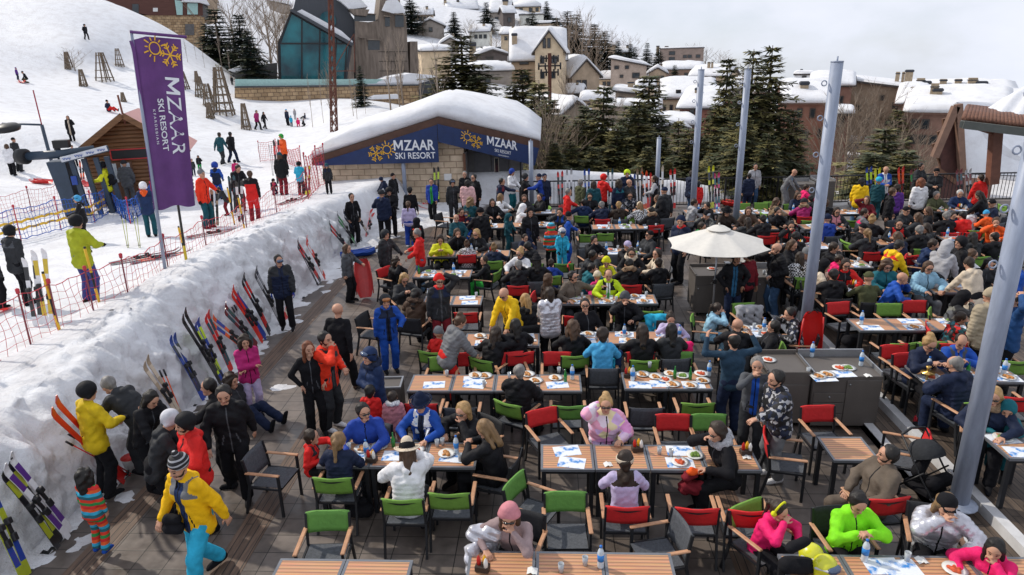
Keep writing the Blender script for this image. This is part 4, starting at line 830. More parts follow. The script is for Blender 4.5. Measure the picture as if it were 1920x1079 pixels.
for px, top, d, wf, v, lb in[
(862, 66, 60, 1.05, 2, "tall cedar with open layered branches behind the left half of the kiosk roof"), (893, 142, 57, 1.2, 0, "bushy olive cedar pressed against the kiosk's snow roof"), (822, 150, 60, 1.0, 0, "short dark cedar at the end of the stone retaining wall"),
(985, 128, 50, .85, 1, "slim fir in front of the big cream house, right of the kiosk ridge"), (1013, 150, 46, .8, 3, "feathery fir beside the cream stone gable's left edge"), (960, 165, 50, .9, 0, "fir peeking over the crest of the kiosk roof snow"),
(1052, 215, 40, .9, 0, "olive fir just right of the kiosk's snow roof end"), (1090, 222, 38, .8, 1, "fir with brown-olive crown left of the pointed fir"), (1130, 160, 38, .62, 0, "tall pointed olive fir midway between the kiosk and the slim pole"),
(1157, 235, 36, .8, 2, "low spreading fir at the foot of the pointed fir"), (1195, 188, 38, .72, 1, "dense fir just left of the short slim pole"), (1218, 140, 48, .75, 1, "dark fir left of the dormer house"), (1070, 265, 35, .9, 2, "short olive fir behind the red-jacketed crowd at the railing"),
(1110, 275, 34, .9, 0, "bushy low fir under the pointed fir, nearest the railing"), (1275, 222, 40, .6, 3, "thin young fir between the two leftmost slim poles"), (1255, 300, 33, .9, 2, "low yellowish fir at the railing by the short slim pole"), (1318, 255, 36, .8, 0, "yellow-green fir directly behind the second tall pole"),
(1368, 108, 37, .62, 1, "dark conical fir between the two slim tall poles"), (1422, 92, 33, .72, 2, "largest fir, left of a twin, right of the third tall pole"), (1452, 85, 34, .72, 2, "twin tall fir with ragged top just left of the thick fourth pole"), (1398, 215, 31, .85, 2, "wide-branched lower fir filling the gap at the third tall pole"),
(1488, 205, 35, .8, 0, "olive fir pressed against the left of the fourth tall pole"), (1345, 255, 34, .9, 1, "dark lower fir right of the second tall pole"), (1440, 250, 30, 1.0, 0, "broad low fir under the twin tall firs, by the railing"),
(1030, 185, 42, .8, 0, "olive fir behind the bare thicket at the kiosk's right end"), (1068, 232, 37, .8, 2, "fir in front of the brown snow gable in the hollow"), (1098, 196, 43, .7, 0, "fir with a fine tip between the cream gable and the pointed fir"), (1172, 240, 37, .75, 1, "olive fir filling the gap right of the pointed fir"), (1178, 196, 44, .7, 2, "slim fir behind the dense fir by the short slim pole"),
(1243, 246, 37, .75, 1, "olive fir just right of the short slim pole"), (1292, 240, 36, .75, 2, "yellowish fir directly left of the flat-capped pole"), (1332, 214, 38, .7, 0, "fir squeezed between the flat-capped pole and the dark conical fir"), (1040, 268, 33, .95, 1, "low olive fir nearest the kiosk's right corner"), (1215, 275, 33, .9, 0, "low olive fir touching the short slim pole"),
(1668, 240, 47, .95, 2, "wide olive cedar below the bare trees, left of the timber lodge"), (1640, 285, 43, 1.1, 0, "low bushy cedar behind the man in white and blue jacket"), (1702, 282, 44, 1.0, 2, "low cedar touching the timber lodge's left board"), (1688, 205, 62, .7, 1, "dark narrow fir beside the blank stone house")]:
 place_tree(FIRS[v], px, top, d, wf, lb, FG)
for px, top, d, wf, lb in[(998, 20, 165, 1.0, "blue-dark fir in front of the hipped skyline house"), (1026, 2, 190, .8, "slender fir right of the hipped skyline house"), (1043, 32, 150, 1.0, "leftmost dark fir of the clump behind the cream gable"), (1062, 20, 152, 1.0, "tallest dark fir of the clump behind the cream gable"), (1082, 26, 156, .95, "rightmost dark fir of the clump behind the cream gable"),
(1113, 44, 150, .9, "dark fir on the skyline slope left of a lone bare tree"), (1134, 58, 148, 1.0, "dark fir lower down the skyline slope"), (1160, 76, 160, .8, "small dark fir beside the small skyline house"), (1183, 82, 165, .7, "twin-topped thin fir right of the small skyline house"), (1190, 88, 160, .8, "lower thin fir right of the twin-topped fir"), (1213, 80, 170, .7, "fir with a round top left of the flat-roofed hotel"), (1236, 88, 180, 1.0, "dark round-topped conifer in front of the flat-roofed hotel"),
(912, 4, 172, .9, "dark conifer beside the grey-walled hill house"), (768, -10, 150, 1.0, "big dark fir behind the concrete wing's snowy roof"), (850, 22, 150, .9, "dark spreading fir in front of the white hill house"), (1266, 122, 140, .9, "dark bush-like fir below the flat-roofed hotel"), (1590, 148, 170, 1.0, "small round conifer on the right skyline"), (1640, 157, 180, 1.0, "tiny conifer by the chimneys of the blank stone house"),
(466, 58, 78, .8, "dark fir nearest to the glass chalet's left corner"), (447, 26, 86, .9, "tall dark fir behind the young staked trees"), (399, 14, 98, .9, "dark fir by the hillside lodge's corner tower"), (386, 42, 100, .9, "lower dark fir in front of the lodge's stone base"), (672, 122, 62, .55, "little yellow-green fir before the chalet's stone wall")]:
 place_tree(FIRS_B[int(px)%2], px, top, d, wf, lb, FH)
M_YEL=None
for px, top, d, wf, v, lb in[(507, -12, 100, .9, 1, "tall bare tree with wide crown left of the glass chalet"), (488, -25, 115, 1.0, 1, "bare tree at the top edge beside the tower building"), (532, 20, 96, 1.0, 0, "bushy bare tree close to the chalet's left edge"), (425, -10, 105, 1.1, 1, "bare crown behind the lodge tower"),
(1068, 35, 140, 1.1, 3, "wide bare grey tree in front of the dark fir clump"), (1092, 28, 138, 1.1, 3, "bare grey tree left on the bright skyline"), (1118, 62, 140, 1.1, 3, "bare grey tree over the brown bay house"), (1140, 55, 165, 1.0, 1, "bare tree crown against the sky behind the ridge house"), (1183, 70, 168, 1.1, 1, "bare round crown over the two thin skyline firs"), (1300, 85, 215, 1.3, 1, "bare trees' crown over the flat-roofed hotel"), (1352, 100, 205, 1.5, 1, "bare crown right of the flat-roofed hotel"), (1325, 92, 212, 1.4, 1, "faint bare crown between hotel and slim pole"),
(1600, 195, 60, 1.3, 3, "dense brown bare tree right of the fourth pole"), (1577, 235, 56, 1.3, 3, "lower bare bush-like tree beside the teal shutters"), (1650, 180, 64, 1.2, 3, "dense brown bare tree covering the blank stone house"), (1630, 190, 66, 1.2, 0, "bare tree between the two dense brown ones"), (1690, 240, 56, 1.3, 3, "bare tree over the wide olive cedar"), (1712, 150, 160, 1.6, 1, "round bare tree on the far right skyline"), (1730, 265, 50, 1.2, 3, "bare shrub-like tree left of the timber gable"),
(1022, 200, 36, 1.1, 3, "bare multi-stemmed thicket tree at the kiosk's right end"), (1040, 225, 35, 1.1, 3, "thin bare stems right of the kiosk banner"), (1085, 195, 52, .9, 0, "slender bare tree in front of the brown bay house"), (1105, 205, 50, .9, 0, "slender bare tree left of the pointed fir"), (1010, 235, 34, 1.0, 0, "bare stems tight behind the navy banner end"), (1060, 130, 75, .9, 0, "bare poplar before the gabled house by the cream stone gable"),
(722, 66, 58, .75, 2, "pale bare poplar before the concrete wing's left half"), (747, 58, 58, .85, 2, "tallest pale bare poplar before the concrete wing"), (742, 96, 57, .7, 2, "short pale poplar beside the tallest one"), (784, 88, 57, .75, 2, "pale bare poplar at the concrete wing's right edge"), (816, 80, 57, 1.1, 2, "bushy pale poplar by the slate side panel"),
(612, 118, 55, .7, 0, "gnarled bare tree left of the rusty lattice mast"), (575, 138, 57, .35, 2, "thin staked sapling stem leftmost before the stone wall"), (596, 132, 58, .3, 2, "second thin stem before the stone wall"), (654, 124, 57, .4, 2, "thin stem just right of the lattice mast"), (662, 142, 55, .35, 2, "leaning thin stem right of the lattice mast"), (680, 150, 57, .3, 2, "short thin stem before the snowy low wall"), (664, 165, 60, .3, 2, "faint thin stem against the low stone wall"),
(345, 72, 82, .5, 2, "bare leaning poplar just right of the purple flag"), (361, 68, 84, .4, 2, "straight bare poplar second right of the flag"), (376, 76, 82, .4, 2, "third bare poplar from the flag, below the lodge"), (404, 46, 84, .5, 2, "tallest bare poplar below the lodge tower"), (424, 88, 82, .4, 2, "bare poplar nearest the dark fir row"), (790, 15, 150, 1.2, 1, "bare tree above the concrete wing's snowy roof"), (880, 40, 150, 1.2, 3, "bare tree among the upper village houses"), (930, 60, 140, 1.1, 1, "bare tree by the pale wide house"), (1120, 120, 110, 1.2, 1, "bare tree right of the brown bay house"), (1215, 130, 120, 1.2, 3, "bare tree beside the slanting-roofed tan house"), (1245, 160, 90, 1.1, 1, "bare tree left of the dormer house"), (1395, 120, 150, 1.3, 1, "bare crown between the two slim poles"), (1150, 185, 70, 1.0, 3, "bare tree behind the tall pointed fir"), (970, 40, 160, 1.2, 3, "bare tree under the hipped skyline house"), (1330, 150, 105, 1.2, 3, "bare tree in front of the tan long house"), (140, 126, 77, 1.6, 1, "leafless low bush by the timber tree guard")]:
 place_tree(BARES[v], px, top, d, wf, lb, BG, "bare tree")
 # POLES, RAILING, MASTS, COUNTERS, PARASOL, FLAG, NETS
M_POLE=mat("blue-grey painted steel", (.27, .31, .40), .45, ns=3, na=.2, bump=.1, stretch=(3, 3, .6))
for px, py, z0, h, r, lb in[(1505, 652, .256, 5.42, .105, "thick blue-grey pole left of the hookah tables, fourth of the tall row"), (1797, 945, .256, 5.5, .115, "nearest thick blue-grey pole beside the black stroller"), (1376, 455, 0, 5.36, .1, "blue-grey pole rising behind the white parasol, third from left"), (1296, 440, 0, 5.36, .1, "slim blue-grey pole with a flat cap left of the parasol's crown"), (1230, 392, 0, 2.78, .085, "short blue-grey pole at the railing among the skis"), (762, 388, 0, 2.62, .085, "short blue-grey pole in front of the kiosk's left banner"), (997, 396, 0, 2.75, .085, "short blue-grey pole before the kiosk banner's right end")]:
 b=G(px, py, z0);e=empty("steel_pole", b);tag(e, lb, "pole", "blue-grey steel poles on the terrace")
 mb=MB();mb.tube([(0, 0, 0), (0, 0, h)], r, 20);sh=mb.build("shaft", M_POLE, e)
 mb=MB();mb.lathe([(r*1.9, 0), (r*1.9, .02), (r*1.15, .03), (r*1.15, .05)], 16);mb.build("base_plate", M_POLE, e)
 mb=MB();mb.lathe([(r*.96, h), (r*1.04, h), (r*1.04, h+.02), (0, h+.025)], 20);mb.tube([(0, 0, h), (0, 0, h+.1)], .015, 6);mb.build("cap", M_POLE, e)
 if h>4:
  for zz in(h-.35, h-.95, h-1.6, h-2.25):
   mb=MB();a=[(-r-.03-.045+.045*math.cos(t*math.pi/5), 0, zz+.045*math.sin(t*math.pi/5))for t in range(11)];mb.tube(a, .011, 6, cap=False);mb.build("eye_ring", M_POLE, e)
   # railing along the far edge
rl=empty("terrace_railing", (0, 27.6, 0));tag(rl, "black metal railing of thin bars along the far edge of the terrace", "railing")
def ry(x):return .02*(x-4)
pts=[-1.1+i*2.05 for i in range(12)]
mb=MB()
for a, b in zip(pts, pts[1:]):mb.bar((a, ry(a), 1.13), (b, ry(b), 1.13), .06, .05)
mb.build("handrail", M_BLACK, rl)
mb=MB()
for a, b in zip(pts, pts[1:]):mb.bar((a, ry(a), .1), (b, ry(b), .1), .04, .04)
mb.build("bottom_rail", M_BLACK, rl)
for a in pts:
 mb=MB();mb.bar((a, ry(a), 0), (a, ry(a), 1.13), .06, .06);mb.build("post", M_BLACK, rl)
for a, b in zip(pts, pts[1:]):
 mb=MB()
 for k in range(1, 15):
  t=k/15;x=a+(b-a)*t;mb.bar((x, ry(x), .1), (x, ry(x), 1.12), .016, .016)
 mb.build("bar_panel", M_BLACK, rl)
 # rusty lattice mast
b=onT(626, 247);lm=empty("lattice_mast", (b.x, b.y, b.z-.3));lm.rotation_euler=(0, R_(4.5), 0);tag(lm, "tall rusty lattice mast in front of the glass chalet", "mast")
M_RUST=mat("rusty steel", (.12, .045, .03), .85, ns=9, na=.35);mb=MB();LH=14.5
for sx, sy in((-1, -1), (1, -1), (1, 1), (-1, 1)):mb.bar((sx*.2, sy*.2, 0), (sx*.07, sy*.07, LH), .06)
for i in range(22):
 z0, z1=LH*i/22, LH*(i+1)/22;w0, w1=.2-.13*i/22, .2-.13*(i+1)/22
 mb.bar((-w0, -w0, z0), (w1, -w1, z1), .035);mb.bar((w0, -w0, z0), (-w1, -w1, z1), .06);mb.bar((-w0, w0, z0), (w1, w1, z1), .06);mb.bar((-w0, -w0, z0), (-w1, w1, z1), .035);mb.bar((w0, -w0, z0), (w1, w1, z1), .06)
mb.build("lattice", M_RUST, lm)
mb=MB();mb.bar((.1, -.2, 4.4), (1.6, -.2, 6.9), .05);mb.bar((.1, -.2, 4.4), (1.6, -.2, 4.5), .05);mb.bar((1.6, -.2, 4.4), (1.6, -.2, 6.9), .05);mb.build("bracket", M_RUST, lm)
b=D(1031, 205, 60);tm_=empty("power_pole", (b.x, b.y, TZ(b.x, b.y)));tag(tm_, "dark rusty power pole with insulator arms before the cream stone gable", "power pole")
hh=D(1031, 100, 60).z-TZ(b.x, b.y);mb=MB();mb.bar((0, 0, 0), (0, 0, hh), .3, .3);mb.build("mast", M_RUST, tm_)
for q, wq in((.4, .7), (1.0, .9), (1.5, .7)):
 mb=MB();mb.bar((-wq, 0, hh-q), (wq, 0, hh-q), .12, .12)
 for s_ in(-1, -.4, .5, 1):mb.tube([(s_*wq, 0, hh-q-.3), (s_*wq, 0, hh-q+.25)], .07, 6)
 mb.build("cross_arm", M_BLACK, tm_)
 # timber tree guards on the slope
M_GUARD=mat("weathered guard timber", (.16, .12, .085), .9, ns=6, na=.3)
def guard(px, yb, yt, wide, lb, bush=.0):
 b=onT(px, yb);d=math.hypot(b.x, b.y);h=(yb-yt)*d/FPX*.86;wide*=.72;e=empty("tree_guard", (b.x, b.y, b.z-.1), random.uniform(0, 1.2));tag(e, lb, "tree guard", "timber tree guards on the ski slope")
 w=h*wide;t=.085*max(1, h/2.5);mb=MB();L=[(sx, sy)for sx in(-1, 1)for sy in(-1, 1)]
 for sx, sy in L:mb.bar((sx*w, sy*w, 0), (sx*w*.35, sy*w*.35, h), t)
 for sx in(-.35, .35):mb.bar((sx*w, -w, 0), (sx*w*.35, -w*.35, h), t*.8)
 mb.build("leg", M_GUARD, e);mb=MB();n=4 if h<3 else 6
 for i in range(n):
  q=(i+.6)/n;k=w*(1-.65*q)*1.12;z=h*q
  for(a, c)in(((-k, -k, z), (k, -k, z)), ((k, -k, z), (k, k, z)), ((-k, k, z), (k, k, z)), ((-k, -k, z), (-k, k, z))):mb.bar(a, c, t*.8)
 mb.build("rung", M_GUARD, e)
 mb=MB();r=random.Random(px)
 for i in range(int(60+300*bush)):
  z=r.uniform(0, h*(.25+.8*bush));a=r.uniform(0, 6.28);rr=w*(1.1-z/h*.9)*r.uniform(.1, 1);p=Vector((rr*math.cos(a), rr*math.sin(a), z));q=Vector((r.uniform(-1, 1), r.uniform(-1, 1), r.uniform(-.3, .6)))*.22
  mb.add([p, p+q*.5+Vector((.03, .03, 0)), p+q, p+q*.5-Vector((.03, .03, 0))], [(0, 1, 2, 3)])
 mb.build("sapling", M_NDL2 if bush else M_TWIG, e)
for a in[(130, 129, 99, .22, "upper left tree guard, small and slatted"), (197, 152, 101, .3, "tall open tree guard in the middle of the upper slope"), (225, 124, 92, .3, "tree guard with dark sapling above the flag's left side"), (157, 162, 131, .26, "dark tree guard beside the leafless bush"), (232, 191, 172, .3, "smallest tree guard, standing alone left of the flag", ),
(345, 166, 133, .3, "tree guard half hidden behind the flag's right edge"), (370, 154, 132, .25, "tiny tree guard at the top of the right-hand group"), (377, 182, 142, .28, "tree guard with brown sapling right of the flag", .6), (393, 200, 155, .3, "tree guard over a green sapling in the right-hand group", .7), (421, 215, 124, .26, "largest ladder-like tree guard around a young fir", 1.0), (395, 222, 190, .26, "squat tree guard lowest in the right-hand group", .3), (462, 243, 190, .2, "narrow bundled tree guard by the two walkers")]:guard(*a)
# service counters
M_CTR=mat("dark taupe laminate", (.105, .092, .083), .55, ns=3, na=.1);M_CTOP=mat("grey counter top", (.20, .20, .21), .35, ns=4, na=.1);M_STEEL=mat("pale steel edge", (.32, .33, .35), .35, .6)
def counter(label, x0, x1, y0, dep, h, cols, z=0, group="taupe service counters", rim=.08):
 e=empty("service_counter", ((x0+x1)/2, y0, z));tag(e, label, "counter", group);w=x1-x0
 mb=MB();mb.box((0, dep/2, (h+.1)/2+.03), (w, dep, h-.1), bev=.008);mb.build("body", M_CTR, e)
 mb=MB();mb.box((0, dep/2, h+.01), (w-.04, dep-.04, .03));mb.build("counter_top", M_CTOP, e)
 mb=MB();mb.box((0, dep-.02, h+rim), (w, .03, rim*2));mb.box((-w/2+.012, dep/2, h+rim*.6), (.024, dep-.05, rim*1.2));mb.box((w/2-.012, dep/2, h+rim*.6), (.024, dep-.05, rim*1.2));mb.build("rim", M_STEEL if rim>.05 else M_CTR, e)
 for(u0, u1, v0, v1, kind)in cols:
  mb=MB();mb.box(((u0+u1)/2, -.012, (v0+v1)/2), (u1-u0-.012, .02, v1-v0-.012), bev=.004);dr=mb.build(kind, M_CTR, e)
  mb=MB();mb.lathe([(0, 0), (.014, 0), (.014, .02), (0, .02)], 10, M=Matrix.Translation(((u0+u1)/2 if kind=='drawer' else u0+.05, -.022, v1-.07))@Matrix.Rotation(R_(90), 4, 'X'));mb.build("knob", M_STEEL, dr)
 for sx in(-1, 1):
  mb=MB();mb.tube([(sx*(w/2-.1)-.02, .1, .05), (sx*(w/2-.1)+.02, .1, .05)], .05, 12);mb.build("caster", M_BLACK, e)
 return e
counter("left half of the near counter pair with a pizza on its grey top", 3.50, 4.20, 10.2, .75, .98, [(-.33, .33, .1, .8, "door")], rim=.05)
counter("drawer counter of the near pair loaded with dishes and bottles", 4.225, 5.3, 10.15, .8, .93, [(-.52, -.02, .08, .3, "drawer"), (-.52, -.02, .3, .5, "drawer"), (-.52, -.02, .5, .68, "drawer"), (-.02, .52, .08, .9, "door")])
counter("counter under the white parasol with a blue-grey top", 3.40, 4.25, 15.3, .75, .98, [(-.4, .4, .1, .78, "door")], rim=.05)
counter("counter of the parasol pair behind the two waiters", 4.27, 5.4, 15.35, .75, .92, [(-.54, .0, .08, .86, "door"), (0, .54, .08, .86, "door")])
counter("far counter at the railing beside the bald man in a grey suit", 9.2, 10.2, 26.6, .7, 1.0, [(-.5, 0, .1, .9, "door"), (0, .5, .1, .9, "door")])
counter("tall far counter hidden behind the fourth tall pole", 10.23, 10.95, 26.6, .7, 1.1, [(-.34, .34, .1, .9, "door")])
# white parasol
M_CANV=mat("off white canvas", (.62, .60, .56), .85, ns=12, na=.05, bump=.1)
UB=Vector((3.71, 14.75, 0));um=empty("parasol", UB);tag(um, "off-white octagonal parasol shading the waiters' counter", "parasol")
zt=AY(1348, 427, 14.75).z;ze=zt-.36;RU=1.12
mb=MB();mb.tube([(0, 0, .05), (0, 0, zt-.02)], .022, 10);mb.build("pole", M_STEEL, um)
mb=MB();mb.lathe([(.28, 0), (.28, .05), (.05, .07), (.04, .25), (0, .25)], 16);mb.build("base", M_CTR, um)
mb=MB();N=8;nr=10;per=6
def upt(i, k, off=0):
 a=2*math.pi*(k/(N*per))+.3;t=i/nr;seg=(k%per)/per;sag=math.sin(seg*math.pi)
 r_=RU*t*(1-.055*sag*t**2)*(math.cos(math.pi/N)/math.cos((seg-.5)*2*math.pi/N)if True else 1)
 return Vector((r_*math.cos(a), r_*math.sin(a), zt-.36*t**1.12-.03*sag*t+off))
vs=[upt(i, k, o_)for o_ in(0, -.006)for i in range(nr+1)for k in range(N*per)];W=N*per;fs=[]
for s_ in(0, 1):
 for i in range(nr):
  for k in range(W):
   q=[s_*(nr+1)*W+a for a in(i*W+k, i*W+(k+1)%W, (i+1)*W+(k+1)%W, (i+1)*W+k)];fs.append(tuple(q if s_ else q[::-1]))
mb.add(vs, fs, 0, True);cn=mb.build("canopy", M_CANV, um)
mb=MB();mb.lathe([(.26, zt-.035), (.24, zt-.03), (.14, zt+.03), (.03, zt+.045), (0, zt+.06)], 16);mb.tube([(0, 0, zt+.04), (0, 0, zt+.1)], .02, 6);mb.build("vent_cap", M_CANV, cn)
for k in range(8):
 mb=MB();mb.bar((0, 0, zt-.08), upt(nr, k*per, -.02), .018, .025);mb.build("rib", M_STEEL, um)
mb=MB();mb.tube([(0, 0, 1.05), (-.1, -.06, 1.02)], .012, 6);mb.box((0, 0, 1.05), (.07, .07, .1));mb.build("crank", M_BLACK, um)
# big vertical flag
M_PURP=mat("purple flag cloth", (.125, .045, .18), .75, ns=2.5, na=.16, bump=.15, bs=40)
A0=onT(312, 533);fl=empty("banner_flag", A0);tag(fl, "tall purple vertical flag with sun and snowflake emblem and white lettering", "flag")
fd=Vector((A0.x, A0.y, 0)).normalized();fr=Vector((fd.y, -fd.x, 0))
def FQ(px, py, bul=0.0):
 d=ray(px, py);t=(A0.dot(fd)-bul)/d.dot(fd);return Vector((d.x*t, d.y*t, HCAM+d.z*t))-A0
mb=MB();mb.tube([(0, 0, -.4), FQ(245, 57)], .035, 10);mb.build("pole", M_POLE, fl)
mb=MB();mb.tube([FQ(352, 508)-Vector((0, 0, .2)), FQ(330, 360, -.3)], .028, 8);mb.build("second_pole", mat("black and yellow pole", (.03, .028, .02), .5), fl)
mb=MB()
for t0_, t1_ in((.08, .32), ):mb.tube([FQ(352, 508).lerp(FQ(330, 360, -.3), t0_), FQ(352, 508).lerp(FQ(330, 360, -.3), t1_)], .03, 8)
mb.build("yellow_band", mat("yellow band", (.6, .42, .02), .5), fl)
mb=MB();mb.tube([FQ(243, 60, .02), FQ(350, 70, .02)], .03, 8);mb.build("top_arm", M_PURP, fl)
def flag(u, v, off=0.0):
# u 0..1 across, v 0..1 from the top down; picture outline gives the real outline at the flag's own distance
 xl=np.interp(v, [0, .1, .5, 1], [243, 249, 268, 289]);xr=np.interp(v, [0, .03, .3, .7, 1], [339, 340, 346, 357, 366]);yt=66+8*u;yb=393-9*u+3*math.sin(u*9)
 if v<.09 and u<.32:yt+=(.09-v)/.09*11*(1-u/.32)
 px=xl+(xr-xl)*u;py=yt+(yb-yt)*v
 rip=(.035*math.sin(u*7+v*3+.4)+.05*math.sin(u*13-v*2.5)*v+.03*math.sin(v*9+u*4))*(.25+.75*u)
 return FQ(px, py, rip+off)
mb=MB();mb.grid(36, 60, lambda u, v:flag(u, v));mb.grid(36, 60, lambda u, v:flag(u, v, -.006));cl=mb.build("cloth", M_PURP, fl)
mb=MB();mb.grid(4, 40, lambda u, v:flag(u*.075-.01, v, .025));mb.build("sleeve", M_PURP, fl)
def ft(u0, v0):return lambda a, b:flag(u0+b, v0+a, .012) # lettering reads downwards
t=MB()
for body, u0, v0, ln, hg, off, spc in(("MZAAR", .60, .235, .46, .30, .006, 1.05), ("SKI RESORT", .385, .365, .31, .13, .014, 1.0), ("KFARDEBIAN", .26, .425, .20, .055, .004, 1.5)):
 vs, fs=text_polys(body, 1.0, off, spc);x0=min(v.x for v in vs);x1=max(v.x for v in vs);y0=min(v.y for v in vs);y1=max(v.y for v in vs)
 t.add([flag(u0+(v.y-y0)/(y1-y0)*hg, v0+(v.x-x0)/(x1-x0)*ln, .014)for v in vs], fs)
t.build("lettering", M_WTXT, cl)
t=MB();logo(t, lambda a, b:flag(.66-a*.40, .085-b*.135, .014), 1.12);t.build("emblem", M_YTXT, cl)
# nets
M_RED=mat("red net cord", (.50, .04, .06), .7, na=.1);M_BLUE=mat("blue net cord", (.02, .10, .42), .7, na=.1);M_NYEL=mat("yellow net band", (.75, .45, .03), .6, na=.1)
def net(label, pts, h, m, cell=.13, th=.008, posts=(), band=None, top_px=None, sag=.15, pm=None, name="safety_net"):
 P3=[onT(x, y)for x, y in pts];base=P3[0].copy();e=empty(name, base);tag(e, label, "net", "safety nets on the snow")
 cum=[0.0]
 for a, b in zip(P3, P3[1:]):cum.append(cum[-1]+(b-a).length)
 def at(s):
  k=max(i for i in range(len(cum))if cum[i]<=s+1e-9);k=min(k, len(cum)-2);f=(s-cum[k])/(cum[k+1]-cum[k]);p=P3[k].lerp(P3[k+1], f);sg=math.sin(f*math.pi)*sag*(cum[k+1]-cum[k])/3
  return p-base, sg
 n=int(cum[-1]/cell);rows=max(3, int(h/cell));gridp=[]
 for j in range(rows+1):
  row=[]
  for i in range(n+1):
   p, sg=at(cum[-1]*i/n);z=.05+(h-sg)*j/rows
   row.append(p+Vector((.03*math.sin(i*1.3+j*.8), .03*math.sin(i*.9+j), z+.02*math.sin(i*2.1+j*1.7))))
  gridp.append(row)
 mb=MB()
 for j in range(rows+1):
  w_=th*(2.2 if j in(0, rows)else 1)
  for i in range(n):mb.bar(gridp[j][i], gridp[j][i+1], w_, w_)
 for j in range(rows):
  for i in range(n+1):mb.bar(gridp[j][i], gridp[j+1][i], th, th)
 mb.build("mesh", m, e)
 if band:
  for(q0, q1)in band:
   mb=MB()
   for i in range(n):mb.add([gridp[0][i]+Vector((0, -.03, h*q0)), gridp[0][i+1]+Vector((0, -.03, h*q0)), gridp[0][i+1]+Vector((0, -.03, h*q1)), gridp[0][i]+Vector((0, -.03, h*q1))], [(0, 1, 2, 3)])
   mb.build("band", M_NYEL, e)
 for p in P3:
  mb=MB();mb.tube([p-base-Vector((0, 0, .1)), p-base+Vector((.02, 0, h+.12))], .016, 6);mb.build("post", pm or M_RED, e)
  mb=MB();mb.lathe([(0, 0), (.03, 0), (.035, .08), (0, .1)], 8, c=p-base+Vector((.02, 0, h+.08)));mb.build("post_cap", M_RED, e)
M_POST=mat("grey-red post", (.22, .05, .06), .6)
net("long red net along the crest of the snow bank", [(-60, 712), (0, 684), (60, 656), (115, 634), (180, 605), (245, 577), (320, 530), (390, 487), (465, 447), (520, 410), (578, 374)], .95, M_RED, .15, .0055, pm=M_POST)
net("red net at the queue's end before the kiosk", [(578, 374), (598, 352), (612, 345)], 1.5, M_RED, .12, .008, pm=M_POST)
net("loose red net between the skis and the upper walkers", [(488, 304), (520, 300), (566, 318)], 1.1, M_RED, .12, .010, pm=M_POST)
net("blue net with yellow band on the lower left of the queue", [(-40, 470), (40, 452), (115, 432), (178, 418), (214, 396)], .95, M_BLUE, .14, .010, band=[(.28, .36), (.52, .6)], pm=M_RED)
net("blue net curving in front of the log hut", [(214, 396), (245, 420), (270, 400), (288, 385)], .75, M_BLUE, .12, .012, pm=M_RED)
net("thin red net left of the lift, upslope", [(-30, 418), (60, 398), (125, 382), (180, 360)], .8, M_RED, .16, .006, pm=M_POST)
# yellow-black marker poles among the net
for px, py, h, lb in((116, 634, 1.25, "yellow and black marker pole nearest the camera in the red net"), (462, 448, 1.2, "yellow and black marker pole right of the man in red overalls"), (352, 500, 1.0, "yellow-topped stake at the flag's second pole"), (190, 582, 1.3, "yellow stake by the green-jacketed skier"), (440, 422, 1.2, "thin yellow stake beside the orange-jacketed skier")):
 b=onT(px, py);e=empty("marker_pole", b);tag(e, lb, "marker pole", "marker poles on the snow")
 mb=MB();mb.tube([(0, 0, -.1), (-.05, 0, h)], .022, 8);mb.build("shaft", M_BLACK, e)
 mb=MB();mb.tube([(-.0, 0, .05), (-.02, 0, h*.35)], .025, 8);mb.build("yellow_band", M_NYEL, e);MB().tube([(-.03, 0, h*.6), (-.05, 0, h*.97)], .025, 8).build("yellow_band", M_NYEL, e)
 # PEOPLE
def surfnets(f, org, h):
 s=f<0;nx, ny, nz=f.shape
 cn=[(0, 0, 0), (1, 0, 0), (0, 1, 0), (1, 1, 0), (0, 0, 1), (1, 0, 1), (0, 1, 1), (1, 1, 1)]
 sl=lambda a, c:a[c[0]:nx-1+c[0], c[1]:ny-1+c[1], c[2]:nz-1+c[2]]
 cnt=np.zeros((nx-1, ny-1, nz-1), np.int8)
 for c in cn:cnt+=sl(s, c)
 cell=np.argwhere((cnt>0)&(cnt<8))
 if len(cell)==0:return np.zeros((0, 3)), np.zeros((0, 4), int)
 vid=-np.ones(cnt.shape, np.int64);vid[cell[:, 0], cell[:, 1], cell[:, 2]]=np.arange(len(cell))
 fv=np.stack([f[cell[:, 0]+c[0], cell[:, 1]+c[1], cell[:, 2]+c[2]]for c in cn], 1)
 acc=np.zeros((len(cell), 3));n=np.zeros(len(cell));cc=np.array(cn, float)
 for a in range(8):
  for b in range(a+1, 8):
   if abs(cc[a]-cc[b]).sum()!=1:continue
   fa, fb=fv[:, a], fv[:, b];m=(fa<0)!=(fb<0)
   t=np.where(m, fa/np.where(m, fa-fb, 1), 0)
   acc+=np.where(m[:, None], cc[a]+t[:, None]*(cc[b]-cc[a]), 0);n+=m
 V=(cell+acc/n[:, None])*h+org
 Q=[]
 for ax in range(3):
  u, w=(ax+1)%3, (ax+2)%3
  d=[0, 0, 0];d[ax]=1
  A=s[:nx-d[0], :ny-d[1], :nz-d[2]];B=s[d[0]:, d[1]:, d[2]:]
  e=np.argwhere(A!=B);e=e[(e[:, u]>0)&(e[:, w]>0)&(e[:, u]<f.shape[u]-1)&(e[:, w]<f.shape[w]-1)]
  def g(du, dw):
   q=e.copy();q[:, u]-=du;q[:, w]-=dw;return vid[q[:, 0], q[:, 1], q[:, 2]]
  q=np.stack([g(1, 1), g(0, 1), g(0, 0), g(1, 0)], 1);fl=~A[e[:, 0], e[:, 1], e[:, 2]]
  q[fl]=q[fl][:, ::-1];Q.append(q)
 return V, np.concatenate(Q)
